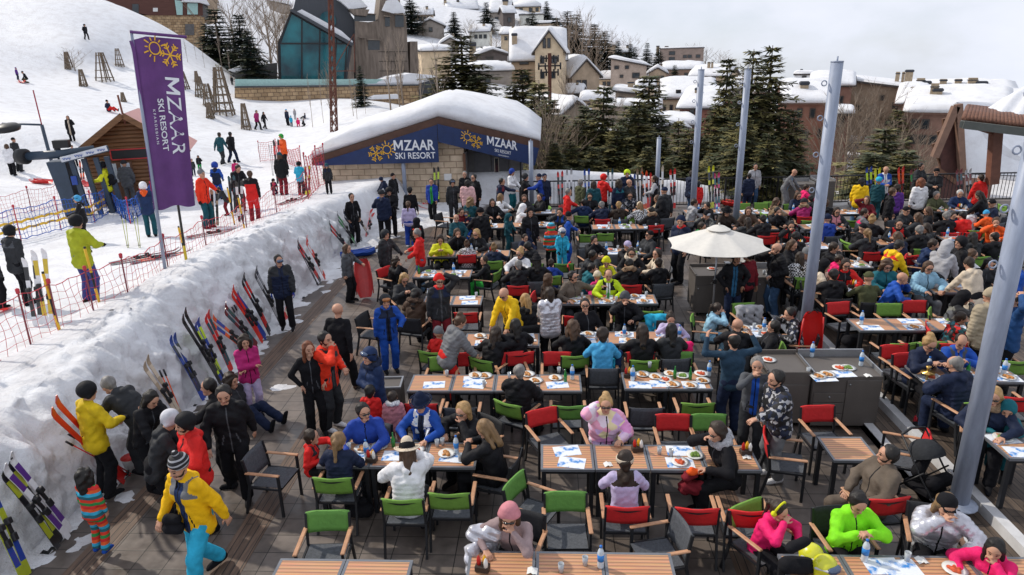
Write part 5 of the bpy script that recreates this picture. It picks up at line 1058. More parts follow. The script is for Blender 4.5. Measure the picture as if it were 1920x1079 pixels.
def sdf_mesh(prims, h, cuts=(), wob=0.0, seed=0.0):
# prims: (a, b, ra, rb, tag, k, quilt)
 P0=np.array([p[0]for p in prims]+[p[1]for p in prims]);Rm=np.array([max(p[2], p[3])for p in prims]*2)[:, None]
 lo=(P0-Rm).min(0)-.04;hi=(P0+Rm).max(0)+.04
 n=np.ceil((hi-lo)/h).astype(int)+1
 ax=[lo[i]+h*np.arange(n[i])for i in range(3)]
 f=np.full(n, .2, np.float32);best=np.full(n, 9., np.float32);tg=np.zeros(n, np.int8)
 for a, b, ra, rb, tag_, k, ql in prims:
  a=np.asarray(a, float);b=np.asarray(b, float);m=max(ra, rb)+max(k, .01)+3*h
  i0=np.maximum(0, np.floor((np.minimum(a, b)-m-lo)/h).astype(int));i1=np.minimum(n, np.ceil((np.maximum(a, b)+m-lo)/h).astype(int)+1)
  sl=tuple(slice(i0[i], i1[i])for i in range(3))
  X, Y, Z=np.meshgrid(*[ax[i][sl[i]]for i in range(3)], indexing='ij', sparse=True)
  ba=b-a;L2=ba@ba
  t=np.clip(((X-a[0])*ba[0]+(Y-a[1])*ba[1]+(Z-a[2])*ba[2])/L2, 0, 1)if L2>1e-10 else 0*(X+Y+Z)
  r=ra+(rb-ra)*t
  if ql:r=r+ql*(np.abs(np.sin(np.pi*t*max(1, round(math.sqrt(L2)/.062))))-.6)
  d=np.sqrt((X-a[0]-t*ba[0])**2+(Y-a[1]-t*ba[1])**2+(Z-a[2]-t*ba[2])**2)-r
  fs=f[sl]
  if k>0:
   hh=np.clip(.5+.5*(fs-d)/k, 0, 1);f[sl]=fs*(1-hh)+d*hh-k*hh*(1-hh)
  else:f[sl]=np.minimum(fs, d)
  bs=best[sl];w=d<bs;bs[w]=d[w];ts=tg[sl];ts[w]=tag_
 X, Y, Z=np.meshgrid(*ax, indexing='ij', sparse=True)
 if wob:
  f+=wob*(np.sin(X*31+Z*17+seed)*np.sin(Y*29+Z*23+seed*2)+.7*np.sin(Z*55+X*21+np.sin(Y*30+seed)*2)*np.sin(X*18+Y*14))
 for c in cuts:
  if not hasattr(c[1], '__len__'):f=np.maximum(f, c[1]-np.sqrt((X-c[0][0])**2+(Y-c[0][1])**2+(Z-c[0][2])**2))
  else:f=np.maximum(f, (X-c[0][0])*c[1][0]+(Y-c[0][1])*c[1][1]+(Z-c[0][2])*c[1][2])
 V, Q=surfnets(f, lo, h)
 if len(Q)==0:return V, Q, np.zeros(0, int)
 ctr=V[Q].mean(1);ix=np.clip(np.rint((ctr-lo)/h).astype(int), 0, n-1)
 return V, Q, tg[ix[:, 0], ix[:, 1], ix[:, 2]].astype(int)
def to_mesh(name, V, Q, mi, nslots):
 me=bpy.data.meshes.new(name);me.vertices.add(len(V));me.vertices.foreach_set('co', V.ravel().astype(np.float32))
 me.loops.add(len(Q)*4);me.loops.foreach_set('vertex_index', Q.ravel().astype(np.int32))
 me.polygons.add(len(Q));me.polygons.foreach_set('loop_start', np.arange(0, len(Q)*4, 4, dtype=np.int32))
 me.polygons.foreach_set('material_index', np.asarray(mi, np.int32));me.polygons.foreach_set('use_smooth', np.ones(len(Q), bool))
 for i in range(nslots):me.materials.append(M_BLACK)
 me.update(calc_edges=True);return me
def nrm(v):v=np.asarray(v, float);return v/(np.linalg.norm(v)+1e-9)
def ik(a, t, l1, l2, hint):
 a=np.asarray(a, float);t=np.asarray(t, float);d=t-a;L=np.linalg.norm(d);mx_=(l1+l2)*.995
 if L>mx_:t=a+d*mx_/L;d=t-a;L=mx_
 x=d/L;c=(l1*l1+L*L-l2*l2)/(2*L);hgt=math.sqrt(max(0, l1*l1-c*c))
 h_=np.asarray(hint, float);h_=h_-x*(h_@x);return a+x*c+nrm(h_)*hgt, t
V3=lambda*a:np.array(a, float)
# pose: pelvis z, lean (deg), twist, head yaw, head pitch, hands (left, right) with elbow hints, feet (left, right), knee hints, finger curl
def P_(pz=.93, py=0, lean=3, twist=0, tilt=0, hy=0, hp=0, hl=(.25, -.02, .78), hr=(-.25, -.02, .78), el=(.6, .8, 0), er=(-.6, .8, 0), fl=(.11, 0, .08), fr=(-.11, .02, .08), kl=(.1, -1, .2), kr=(-.1, -1, .2), curl=.5, hs=1.0, kid=0, flat=0):
 return dict(locals())
POSES={
'stand':P_(hl=(.26, -.03, .80), hr=(-.26, -.05, .80)), 'stand2':P_(twist=12, hy=20, hl=(.25, -.12, .88), hr=(-.27, .0, .80), fl=(.13, -.1, .08)),
'phone':P_(hp=22, lean=4, hl=(.06, -.28, 1.13), hr=(-.06, -.27, 1.12), curl=.8), 'pocket':P_(hl=(.22, -.10, .90), hr=(-.22, -.10, .90), el=(.9, .6, 0), er=(-.9, .6, 0), curl=.9),
'mouth':P_(hr=(-.05, -.19, 1.50), hl=(.17, -.20, 1.06), er=(-.7, 0, -.6), curl=.9), 'akimbo':P_(hl=(.20, -.10, .99), hr=(-.20, -.06, .99), el=(1, .35, .1), er=(-1, .35, .1), hy=18, curl=.6, twist=-10),
'walk':P_(lean=6, fl=(.10, -.24, .08), fr=(-.10, .24, .12), hl=(.27, .16, .84), hr=(-.27, -.22, .92), pz=.90, hp=10), 'walk2':P_(lean=5, fl=(.10, .26, .13), fr=(-.10, -.26, .08), hl=(.26, -.2, .92), hr=(-.28, .12, .84), pz=.905, hy=10),
'hold':P_(hl=(.20, -.34, 1.12), hr=(-.25, -.02, .82), curl=1.0), 'hold2':P_(hl=(.22, -.30, 1.02), hr=(-.16, -.33, 1.12), curl=1.0, hp=10), 'fold':P_(hl=(-.08, -.17, 1.10), hr=(.08, -.19, 1.14), el=(.9, -.1, -.5), er=(-.9, -.1, -.5)),
'bend':P_(lean=48, pz=.90, py=.12, hp=10, hl=(.18, -.60, .72), hr=(-.18, -.55, .62), el=(.5, .2, .6), er=(-.5, .2, .6)), 'lean':P_(lean=25, pz=.92, py=.06, hp=25, hl=(.2, -.5, .9), hr=(-.2, -.46, .82)),
'reach':P_(lean=8, hl=(.30, -.52, 1.22), hr=(-.24, -.06, .86), el=(.6, .2, -.6)), 'armsup':P_(hl=(.36, -.22, 1.62), hr=(-.36, -.20, 1.62), el=(1, .1, -.5), er=(-1, .1, -.5), curl=.6), 'headhand':P_(hl=(.13, -.02, 1.72), hr=(-.25, -.04, .82), el=(1, -.2, .2), curl=.6),
'sit':P_(pz=.54, lean=8, hl=(.17, -.42, .80), hr=(-.17, -.44, .80), el=(.8, .2, -.3), er=(-.8, .2, -.3), fl=(.13, -.42, .08), fr=(-.13, -.40, .08), hp=12), 'sit2':P_(pz=.54, lean=16, hl=(.20, -.40, .80), hr=(-.04, -.34, 1.10), el=(.8, 0, -.5), er=(-.8, -.2, -.6), fl=(.15, -.40, .08), fr=(-.12, -.30, .08), hp=14, hy=12, curl=.9),
'sitback':P_(pz=.54, lean=-10, hl=(.12, -.22, .66), hr=(-.14, -.24, .66), el=(.8, .4, 0), er=(-.8, .4, 0), fl=(.14, -.50, .08), fr=(-.14, -.46, .08), hy=-20), 'sitphone':P_(pz=.54, lean=10, hl=(.05, -.36, .96), hr=(-.06, -.35, .95), fl=(.13, -.42, .08), fr=(-.13, -.40, .08), hp=26, curl=.9),
'sitcall':P_(pz=.54, lean=6, hr=(-.11, -.07, 1.22), hl=(.14, -.36, .80), er=(-.7, -.4, -.7), fl=(.13, -.42, .08), fr=(-.13, -.42, .08), hy=-12, curl=.9), 'sitchin':P_(pz=.54, lean=20, hl=(.07, -.34, 1.05), hr=(-.22, -.40, .80), el=(.6, -.5, -.6), er=(-.8, 0, -.3), fl=(.13, -.42, .08), fr=(-.13, -.40, .08), hp=6, hy=14, curl=.9),
'sitarm':P_(pz=.54, lean=2, hl=(.62, -.05, .95), hr=(-.17, -.40, .80), el=(.2, .5, -.6), fl=(.13, -.42, .08), fr=(-.13, -.40, .08), hy=30, twist=15), 'sitturn':P_(pz=.54, lean=4, twist=22, hy=38, hl=(.24, -.36, .80), hr=(-.12, -.42, .80), fl=(.13, -.42, .08), fr=(-.13, -.40, .08)),
'kid':P_(hs=1.28, hl=(.24, -.08, .82), hr=(-.24, -.08, .82), kid=1), 'kid2':P_(hs=1.28, hl=(.16, -.28, 1.0), hr=(-.2, -.24, .95), kid=1, hp=10), 'kidsit':P_(hs=1.28, pz=.74, lean=12, hl=(.14, -.40, 1.02), hr=(-.14, -.38, 1.02), fl=(.12, -.44, .38), fr=(-.12, -.40, .38), hp=14, kid=1, kl=(.1, -1, .8), kr=(-.1, -1, .8)), 'kidturn':P_(hs=1.28, pz=.74, lean=6, twist=20, hy=30, hl=(.36, -.36, 1.12), hr=(-.1, -.3, 1.0), fl=(.12, -.44, .38), fr=(-.12, -.40, .38), kid=1),
'ground':P_(pz=.16, lean=-4, hl=(.3, .12, .14), hr=(-.2, -.25, .4), fl=(.16, -.72, .10), fr=(-.14, -.66, .10), kl=(.1, -.2, 1), kr=(-.1, -.2, 1), hp=5), 'kneel':P_(pz=.50, lean=20, hl=(.2, -.35, .5), hr=(-.2, -.35, .45), fl=(.14, .1, .08), fr=(-.12, -.15, .08), hp=18, hs=1.1),
}
HEADC=[]
def skeleton(p):
 hs=p['hs'];lean, tw=R_(p['lean']), R_(p['twist'])
 up=V3(math.sin(R_(p['tilt'])), -math.sin(lean), math.cos(lean));up=nrm(up)
 ct, st=math.cos(tw), math.sin(tw);lx=V3(ct, st, 0);lx=nrm(lx-up*(lx@up));fw=np.cross(lx, up)*-1.0
 fw=np.cross(up, lx);fw=-fw if fw[1]>0 else fw
 pel=V3(0, p['py'], p['pz']);J=dict(pel=pel, up=up, lx=lx, fw=fw)
 J['chest']=pel+up*.30;J['sh']=pel+up*.47;J['nk']=pel+up*.52;sw=.165
 J['sl']=J['sh']+lx*sw;J['sr']=J['sh']-lx*sw
 hy=R_(p['hy'])+tw*.6;hp=R_(p['hp'])+lean*.35
 J['hc']=J['nk']+up*(.125+.03*hs)+V3(math.sin(hy)*.01, -.02, 0)
 J['hm']=Matrix.Rotation(hy, 4, 'Z')@Matrix.Rotation(hp, 4, 'X')
 J['el'], J['wl']=ik(J['sl'], p['hl'], .28, .25, p['el']);J['er'], J['wr']=ik(J['sr'], p['hr'], .28, .25, p['er'])
 plx=V3(math.cos(tw*.3), math.sin(tw*.3), 0);J['hipl']=pel+plx*.09-V3(0, 0, .02);J['hipr']=pel-plx*.09-V3(0, 0, .02)
 J['kl'], J['al']=ik(J['hipl'], p['fl'], .43, .42, p['kl']);J['kr'], J['ar']=ik(J['hipr'], p['fr'], .43, .42, p['kr'])
 return J
def body_prims(p, J):
 A=[];c=lambda a, b, ra, rb, t=0, k=.03, q=0:A.append((a, b, ra, rb, t, k, q))
 up, lx=J['up'], J['lx']
 c(J['pel']-lx*.06, J['pel']+lx*.06, .085, .085, 1);c(J['pel'], J['chest'], .085, .09, 1);c(J['chest']-lx*.06, J['chest']+lx*.06, .085, .085, 1);c(J['sh']-lx*.11, J['sh']+lx*.11, .05, .05, 1)
 c(J['sh']+up*.0, J['hc']-up*.04, .056, .052, 0)
 for s_, e_, w_ in(('sl', 'el', 'wl'), ('sr', 'er', 'wr')):c(J[s_], J[e_], .042, .036, 1, .02);c(J[e_], J[w_], .036, .026, 1, .015)
 for h_, k_, a_ in(('hipl', 'kl', 'al'), ('hipr', 'kr', 'ar')):c(J[h_], J[k_], .075, .048, 1, .02);c(J[k_], J[a_], .046, .032, 1, .015)
 for side, (e_, w_)in((1, ('el', 'wl')), (-1, ('er', 'wr'))):
  d=nrm(J[w_]-J[e_]);ref=V3(0, 0, 1)if abs(d[2])<.8 else V3(0, 1, 0)
  if abs(d[2])>=.8:n=nrm(np.cross(d, V3(0, 1, 0))*side) # hanging: palms face the thighs
  else:n=nrm(ref-d*(ref@d))*-1
  if abs(d[2])>=.8:pn=-n if n[0]*side>0 else n
  else:pn=n
  s_=nrm(np.cross(d, pn));w=J[w_];pc=w+d*.045
  for o_ in(-.024, 0, .024):c(w+d*.012+s_*o_*.7, w+d*.085+s_*o_, .016, .0145, 2, .012)
  for i, (o_, L)in enumerate(((-.033, .062), (-.011, .074), (.011, .078), (.033, .070))):
   a=w+d*.088+s_*o_;b=p['curl']*(.55+.12*i);d1=nrm(d*math.cos(b)+pn*math.sin(b));d2=nrm(d*math.cos(2.1*b)+pn*math.sin(2.1*b));m=a+d1*L*.5
   c(a, m, .0098, .0095, 2, .004);c(m, m+d2*L*.5, .0095, .0082, 2, .004)
  ts=s_ if(s_@(V3(0, -1, .2)))>0 else-s_
  a=w+d*.025+ts*.022;m=a+nrm(d*.6+ts*.8+pn*.3)*.042;c(a, m, .0125, .0105, 2, .008);c(m, m+nrm(d*.9+ts*.3+pn*.45)*.035, .0105, .0085, 2, .004)
 HM=np.array(J['hm'])[:3, :3];hs=p['hs'];H=lambda*v:J['hc']+HM@(V3(*v)*hs)
 hd=lambda a, b, ra, rb, k=.02:c(H(*a), H(*b), ra*hs, rb*hs, 3, k)
 hd((0, .018, .032), (0, .018, .03), .089, .089);hd((0, -.022, .012), (0, -.02, .03), .076, .078);hd((0, -.03, -.045), (0, -.052, -.078), .058, .040);hd((-.02, -.062, -.088), (.02, -.062, -.088), .026, .026)
 hd((0, -.092, .012), (0, -.108, -.024), .009, .014, .012);hd((-.012, -.098, -.026), (.012, -.098, -.026), .009, .009, .008)
 for s_ in(-1, 1):
  hd((s_*.018, -.083, .030), (s_*.048, -.070, .028), .014, .012, .015);hd((s_*.04, -.062, -.026), (s_*.045, -.05, -.03), .024, .02, .02);hd((s_*.082, .012, .008), (s_*.083, .010, -.022), .014, .011, .008)
 hd((-.016, -.088, -.060), (.016, -.088, -.060), .0085, .0085, .008)
 return A, H
def build_body(key, p, J, h):
 A, H=body_prims(p, J);V, Q, t=sdf_mesh(A, h)
 ctr=V[Q].mean(1);HMi=np.linalg.inv(np.array(J['hm'])[:3, :3]);q=(ctr-J['hc'])@HMi.T/p['hs']
 mi=np.zeros(len(Q), int);ax=np.abs(q[:, 0])
 fr=q[:, 1]<-.05
 mi[fr&(((ax-.034)/.015)**2+((q[:, 2]-.006)/.0085)**2<1)]=1
 mi[fr&((q[:, 0]/.024)**2+((q[:, 2]+.060)/.009)**2<1)]=2
 mi[fr&(((ax-.036)/.022)**2+((q[:, 2]-.030)/.0065)**2<1)]=3
 mi[t==2]=4
 return to_mesh(key, V, Q, mi, 5)
def jacket_mesh(key, p, J, h, kind):
 up, lx, fw=J['up'], J['lx'], J['fw'];A=[];c=lambda a, b, ra, rb, t=0, k=.04, q=0:A.append((a, b, ra, rb, t, k, q))
 q=.011 if kind=='puffer' else 0;g={'puffer':.026, 'ski':.012, 'shirt':-.004, 'coat':.016}[kind]
 sit=p['pz']<.8 and not(p['kid']and p['pz']>.8)
 low=-.02 if sit else(-.10 if kind!='shirt' else-.03)
 hem=J['pel']+(up*low if sit else V3(0, 0, low))
 for o_ in(-.075, 0, .075):c(hem+lx*o_, J['chest']+lx*o_*1.05+up*.05, .108+g, .105+g, 0, .05, q)
 c(hem-lx*.08, hem+lx*.08, .112+g, .112+g, 0, .04)
 c(J['chest']-lx*.085+up*.03+fw*.015, J['chest']+lx*.085+up*.03+fw*.015, .108+g, .108+g, 1, .05)
 c(J['sh']-lx*.135, J['sh']+lx*.135, .062+g*.6, .062+g*.6, 1, .05)
 if kind=='coat' and not sit:[c(hem+lx*o_-V3(0, 0, .26), hem+lx*o_*.8, .165, .135, 0, .05)for o_ in(-.10, -.03, .04, .10)]
 for s_, e_, w_ in(('sl', 'el', 'wl'), ('sr', 'er', 'wr')):
  wr=J[w_]-nrm(J[w_]-J[e_])*.012;c(J[s_], J[e_], .066+g, .056+g, 2, .035, q);c(J[e_], wr, .056+g, .040+g*.7, 2, .02, q)
 if kind!='shirt':
  c(J['nk']-lx*.03+up*.0, J['nk']+lx*.03+up*.012, .062, .062, 4, .02);c(J['nk']-fw*.045-lx*.05-up*.01, J['nk']-fw*.045+lx*.05-up*.01, .055+g*.5, .055+g*.5, 4, .03);c(J['nk']-fw*.095-up*.06, J['nk']-fw*.085-up*.10, .06, .045, 4, .03)
 else:c(J['nk']-lx*.02-up*.012, J['nk']+lx*.02-up*.012, .058, .058, 4, .02)
 V, Q, t=sdf_mesh(A, h, wob=.0065 if kind!='shirt' else .004, seed=len(key)*1.7)
 ctr=V[Q].mean(1);rel=ctr-J['pel'];xx=rel@lx;yy=rel@fw;zz=rel@up
 mi=t.copy();tor=(t!=2)&(t!=4)
 mi[tor&(zz>.36)]=1;mi[tor&(zz<=.36)]=0
 mi[tor&(np.abs(xx)<.05)&(yy>.05)]=3
 mi[tor&(yy>.05)&((np.abs(xx)<.008)|((np.abs(np.abs(xx)-.105+zz*.25)<.008)&(zz>-.02)&(zz<.13)))]=5
 return to_mesh(key, V, Q, mi, 6)
def trouser_mesh(key, p, J, h):
 A=[];c=lambda a, b, ra, rb, t=0, k=.04, q=0:A.append((a, b, ra, rb, t, k, q));lx=J['lx']
 c(J['pel']-lx*.06+V3(0, 0, .03), J['pel']+lx*.06+V3(0, 0, .03), .115, .115, 0)
 for h_, k_, a_ in(('hipl', 'kl', 'al'), ('hipr', 'kr', 'ar')):
  an=J[a_]+nrm(J[k_]-J[a_])*.03;c(J[h_], J[k_], .105, .082, 0, .035);c(J[k_], an, .082, .078, 1, .02)
 V, Q, t=sdf_mesh(A, h, wob=.004, seed=len(key));return to_mesh(key, V, Q, t, 2)
def shoe_mesh(key, p, J, h, a_, k_):
 an=J[a_];d=V3(0, -1, 0);sh=nrm(J[k_]-an);A=[]
 if p['pz']<.3:d=nrm(V3(0, -.35, 1))
 dn=V3(0, 0, -1)if p['pz']>.3 else nrm(V3(0, -1, -.3))
 A.append((an+sh*.12, an, .058, .055, 0, .02, 0));A.append((an-d*.045+dn*.035, an+d*.14+dn*.045, .044, .036, 0, .02, 0));A.append((an-d*.03+dn*.06, an+d*.17+dn*.06, .034, .028, 1, .015, 0))
 V, Q, t=sdf_mesh(A, h, cuts=[(an+dn*.08, dn, 0)]);return to_mesh(key, V, Q, t, 2)
 # head wear and hair, in head space
FCUT=[((0, -.142, -.045), .120)]
def HA(style):
 A=[];cuts=list(FCUT);w=.005;c=lambda a, b, ra, rb=None, t=0, k=.025:A.append((V3(*a), V3(*b), ra, ra if rb is None else rb, t, k, 0))
 base=lambda r=.0995:(c((0, .022, .040), (0, .022, .036), r), c((0, .045, -.015), (0, .05, -.05), .07, .055))
 if style=='short':base()
 elif style=='thin':base(.095);cuts+=[((0, -.03, .13), .085)];w=.002
 elif style=='long':
  base(.102);c((0, .07, 0), (0, .085, -.26), .075, .055)
  for s in(-1, 1):c((s*.075, .02, .0), (s*.085, .03, -.25), .036, .035)
 elif style=='pony':base();c((0, .10, .06), (0, .15, .02), .03, .036);c((0, .15, .02), (0, .135, -.22), .038, .016)
 elif style=='bun':base();c((0, .075, .115), (0, .08, .12), .052)
 elif style=='curly':
  w=.011;c((0, .03, .045), (0, .03, .03), .118);c((0, .07, -.02), (0, .08, -.16), .095, .075)
  for s in(-1, 1):c((s*.09, .02, 0), (s*.10, .035, -.15), .05, .045)
 elif style=='beard':
  w=.003;cuts=[((0, -.10, .045), .094), ((0, -.118, -.056), .022)];c((0, -.042, -.06), (0, -.060, -.094), .050, .036)
  for s in(-1, 1):c((s*.04, -.03, -.055), (s*.074, .0, -.01), .024, .012)
 elif style=='beanie':c((0, .012, .052), (0, .02, .062), .103);cuts=[((0, -.02, .022), (0, -.12, -1))];w=.003;A.append((V3(-.05, .01, .03), V3(.05, .01, .03), .072, .072, 1, .02, 0))
 elif style=='pom':c((0, .012, .052), (0, .02, .062), .103);c((0, .02, .175), (0, .02, .18), .034, .034, 1, .005);cuts=[((0, -.02, .022), (0, -.12, -1))];w=.003
 elif style=='cap':
  c((0, .016, .048), (0, .016, .05), .100);cuts=[((0, 0, .030), (0, -.05, -1))];w=0
  for s in(-.05, -.025, 0, .025, .05):c((s, -.07, .042), (s*.9, -.165, .028), .010, .008, 1, .012)
 elif style=='helmet':
  c((0, .014, .045), (0, .02, .04), .121);c((-.085, .02, -.02), (-.085, .03, -.035), .036);c((.085, .02, -.02), (.085, .03, -.035), .036);cuts=[((0, -.15, -.055), .122), ((0, 0, -.075), (0, 0, -1))];w=0
 elif style=='hood':
  c((0, .02, .04), (0, .03, .03), .120);c((0, .05, -.05), (0, .05, -.14), .105, .115);cuts=[((0, -.155, -.02), .118)];w=.004
 elif style=='brim':
  c((0, .012, .06), (0, .012, .135), .098, .078, 0, .01)
  for i in range(24):
   a=i/24*6.283;b=(i+1)/24*6.283;R0=.165
   for rr in(.11, .135, .165):c((rr*math.cos(a), rr*1.08*math.sin(a)+.012, .055+.012*math.cos(2*a)*(rr>.13)), (rr*math.cos(b), rr*1.08*math.sin(b)+.012, .055+.012*math.cos(2*b)*(rr>.13)), .010, .010, 0, .01)
  c((-.03, .012, .078), (.03, .012, .078), .078, .078, 1, .0);c((0, -.02, .078), (0, .04, .078), .088, .088, 1, 0)
  cuts=[((0, 0, .042), (0, 0, -1))];w=0
 elif style=='band':c((0, .016, .036), (0, .018, .036), .1045);cuts=[((0, 0, .062), (0, .25, 1)), ((0, 0, .012), (0, -.25, -1))];w=.002
 elif style=='shades':
  cuts=[];w=0
  for s in(-1, 1):c((s*.022, -.098, .006), (s*.048, -.090, .004), .0135, .012, 0, .004);c((s*.06, -.075, .012), (s*.088, .0, .014), .005, .005, 0, .004)
  c((-.02, -.102, .012), (.02, -.102, .012), .005)
 elif style=='goggles':
  cuts=[];w=0;c((-.045, -.088, .010), (.045, -.088, .010), .032, .032);c((-.02, -.10, .010), (.02, -.10, .010), .03)
 elif style=='hgoggles':
  cuts=[];w=0;c((-.05, -.092, .075), (.05, -.092, .075), .034, .034);c((-.02, -.108, .075), (.02, -.108, .075), .032)
  for s in(-1, 1):c((s*.075, -.075, .072), (s*.128, .03, .06), .014, .012, 1, .005)
 elif style=='muffs':
  cuts=[];w=0
  for s in(-1, 1):c((s*.098, .012, -.005), (s*.10, .012, -.006), .038)
  for i in range(10):
   a, b=math.pi*i/10, math.pi*(i+1)/10;c((.108*math.cos(a), .012, .03+.108*math.sin(a)), (.108*math.cos(b), .012, .03+.108*math.sin(b)), .009)
 return A, cuts, w
_mesh={}
def head_mesh(style):
 if style not in _mesh:
  A, cuts, w=HA(style);V, Q, t=sdf_mesh(A, .0075 if style not in('shades', 'band')else .006, cuts, w, 1.3);_mesh[style]=to_mesh(style, V, Q, t, 2)
 return _mesh[style]
def fur_mesh(key, J):
 k=key+'fur'
 if k not in _mesh:
  up, lx, fw=J['up'], J['lx'], J['fw'];A=[];N=14
  for i in range(N):
   a, b=6.283*i/N, 6.283*(i+1)/N;g=lambda t:J['nk']+lx*math.cos(t)*.115+fw*(math.sin(t)*.10-.02)+up*(.035-.03*math.sin(t))
   A.append((g(a), g(b), .05, .05, 0, .02, 0))
  V, Q, t=sdf_mesh(A, .012, (), .014, 2.0);_mesh[k]=to_mesh(k, V, Q, t, 1)
 return _mesh[k]
def get(pose, part, kind=None):
 key=pose+part+(kind or '')
 if key not in _mesh:
  p=POSES[pose];J=skeleton(p);h=.016
  if part=='body':_mesh[key]=build_body(key, p, J, .0100)
  elif part=='jacket':_mesh[key]=jacket_mesh(key, p, J, .0155, kind)
  elif part=='trousers':_mesh[key]=trouser_mesh(key, p, J, .0165)
  elif part=='shoel':_mesh[key]=shoe_mesh(key, p, J, .014, 'al', 'kl')
  elif part=='shoer':_mesh[key]=shoe_mesh(key, p, J, .014, 'ar', 'kr')
 return _mesh[key]
_sk={}
def sk(pose):
 if pose not in _sk:_sk[pose]=skeleton(POSES[pose])
 return _sk[pose]
COL=dict(black=(.0075, .0075, .010), char=(.026, .028, .032), navy=(.010, .017, .045), dkblue=(.012, .028, .085), blue=(.012, .07, .36), royal=(.015, .05, .30), sky=(.06, .33, .60), cyan=(.03, .38, .58), teal=(.012, .12, .15), petrol=(.010, .065, .085),
red=(.62, .018, .016), dkred=(.16, .012, .020), orange=(.75, .10, .015), orred=(.70, .035, .012), pink=(.62, .03, .17), hot=(.75, .015, .14), pale=(.66, .40, .40), lilac=(.46, .40, .60), purple=(.10, .03, .22), magenta=(.33, .02, .13), yellow=(.80, .50, .01), lemon=(.62, .62, .02), lime=(.22, .72, .015), neon=(.50, .68, .02), olive=(.07, .075, .035), green=(.02, .25, .06), kelly=(.03, .33, .05),
white=(.72, .72, .74), cream=(.62, .52, .40), beige=(.42, .32, .22), tan=(.24, .16, .10), brown=(.075, .045, .03), dkbrown=(.03, .02, .015), taupe=(.12, .095, .075), grey=(.16, .165, .175), lgrey=(.36, .36, .38), dgrey=(.075, .08, .09), silver=(.52, .52, .56), jeans=(.035, .075, .15), ltjeans=(.09, .17, .28), rose=(.55, .22, .25))
def special(name):
 if 'sp'+name in _mats:return _mats['sp'+name]
 m=bpy.data.materials.new(name+" cloth");m.use_nodes=True;n, l=m.node_tree.nodes, m.node_tree.links;p=n["Principled BSDF"];p.inputs["Roughness"].default_value=.75
 t=n.new("ShaderNodeTexCoord");r=n.new("ShaderNodeValToRGB");e=r.color_ramp;e.interpolation='CONSTANT'
 def ramp(cols):
  while len(e.elements)>1:e.elements.remove(e.elements[-1])
  e.elements[0].position=0;e.elements[0].color=(*cols[0], 1)
  for i, c in enumerate(cols[1:]):q=e.elements.new((i+1)/len(cols));q.color=(*c, 1)
 C_=COL
 if name=='stripes':
  w=n.new("ShaderNodeSeparateXYZ");l.new(t.outputs["Object"], w.inputs[0]);a=n.new("ShaderNodeMath");a.operation='MULTIPLY';a.inputs[1].default_value=2.6;l.new(w.outputs["Z"], a.inputs[0]);b=n.new("ShaderNodeMath");b.operation='FRACT';l.new(a.outputs[0], b.inputs[0]);l.new(b.outputs[0], r.inputs["Fac"])
  ramp([C_['orred'], C_['teal'], C_['cyan'], C_['orange'], C_['red'], C_['green']])
 elif name=='knit':
  w=n.new("ShaderNodeSeparateXYZ");l.new(t.outputs["Object"], w.inputs[0]);a=n.new("ShaderNodeMath");a.operation='MULTIPLY';a.inputs[1].default_value=22;l.new(w.outputs["Z"], a.inputs[0]);b=n.new("ShaderNodeMath");b.operation='FRACT';l.new(a.outputs[0], b.inputs[0]);l.new(b.outputs[0], r.inputs["Fac"]);ramp([C_['black'], C_['black'], C_['lgrey']])
 elif name in('plaid', 'houndstooth'):
  w=n.new("ShaderNodeTexChecker");w.inputs["Scale"].default_value=22 if name=='plaid' else 26;l.new(t.outputs["Object"], w.inputs["Vector"])
  c1, c2=((.05, .025, .16), (.02, .05, .22))if name=='plaid' else(C_['white'], C_['black']);w.inputs["Color1"].default_value=(*c1, 1);w.inputs["Color2"].default_value=(*c2, 1);l.new(w.outputs["Color"], p.inputs["Base Color"])
 else:
  w=n.new("ShaderNodeTexVoronoi");w.inputs["Scale"].default_value={'pastel':8, 'camo':11, 'spots':16, 'speck':22}[name];l.new(t.outputs["Object"], w.inputs["Vector"]);s=n.new("ShaderNodeSeparateColor");l.new(w.outputs["Color"], s.inputs[0]);l.new(s.outputs[0], r.inputs["Fac"])
  ramp({'pastel':[(.72, .30, .58), (.66, .45, .75), (.78, .68, .78), (.80, .70, .42), (.75, .55, .72), (.78, .36, .50)], 'camo':[C_['black'], C_['char'], C_['dgrey'], (.15, .15, .13)], 'spots':[C_['black'], C_['black'], C_['red'], C_['char'], C_['teal']], 'speck':[C_['black'], C_['black'], C_['navy'], C_['lgrey']]}[name])
 if name not in('plaid', 'houndstooth'):l.new(r.outputs["Color"], p.inputs["Base Color"])
 _mats['sp'+name]=m;return m
def cloth(c, shiny=False):
 if c in('stripes', 'plaid', 'houndstooth', 'pastel', 'camo', 'spots', 'speck', 'knit'):return special(c)
 if c=='chrome':return mat("silver foil cloth", (.55, .55, .60), .30, .45, ns=9, na=.25, bump=.6, bs=14)
 return mat(c+(" shell fabric" if shiny else " cloth"), COL[c], .70 if shiny else .88, ns=5, na=.22, bump=.55, bs=17, spec=.22)
SKIN=[mat("skin", (.50, .27, .18), .5, ns=5, na=.06, spec=.3), mat("tanned skin", (.36, .18, .11), .5, ns=5, na=.06, spec=.3), mat("dark skin", (.12, .06, .04), .5, ns=5, na=.06)]
HAIR=dict(k=(.010, .008, .007), d=(.028, .017, .011), b=(.075, .040, .022), y=(.36, .22, .09), l=(.20, .12, .055), g=(.20, .19, .18), w=(.5, .5, .48), r=(.16, .05, .02))
M_EYE=mat("eye", (.03, .02, .018), .3);M_LIP=mat("lips", (.34, .11, .09), .5)
def hairm(c):return mat("hair "+c, HAIR[c], .55, ns=20, na=.35, stretch=(1, 1, .15), bump=.5, bs=40)
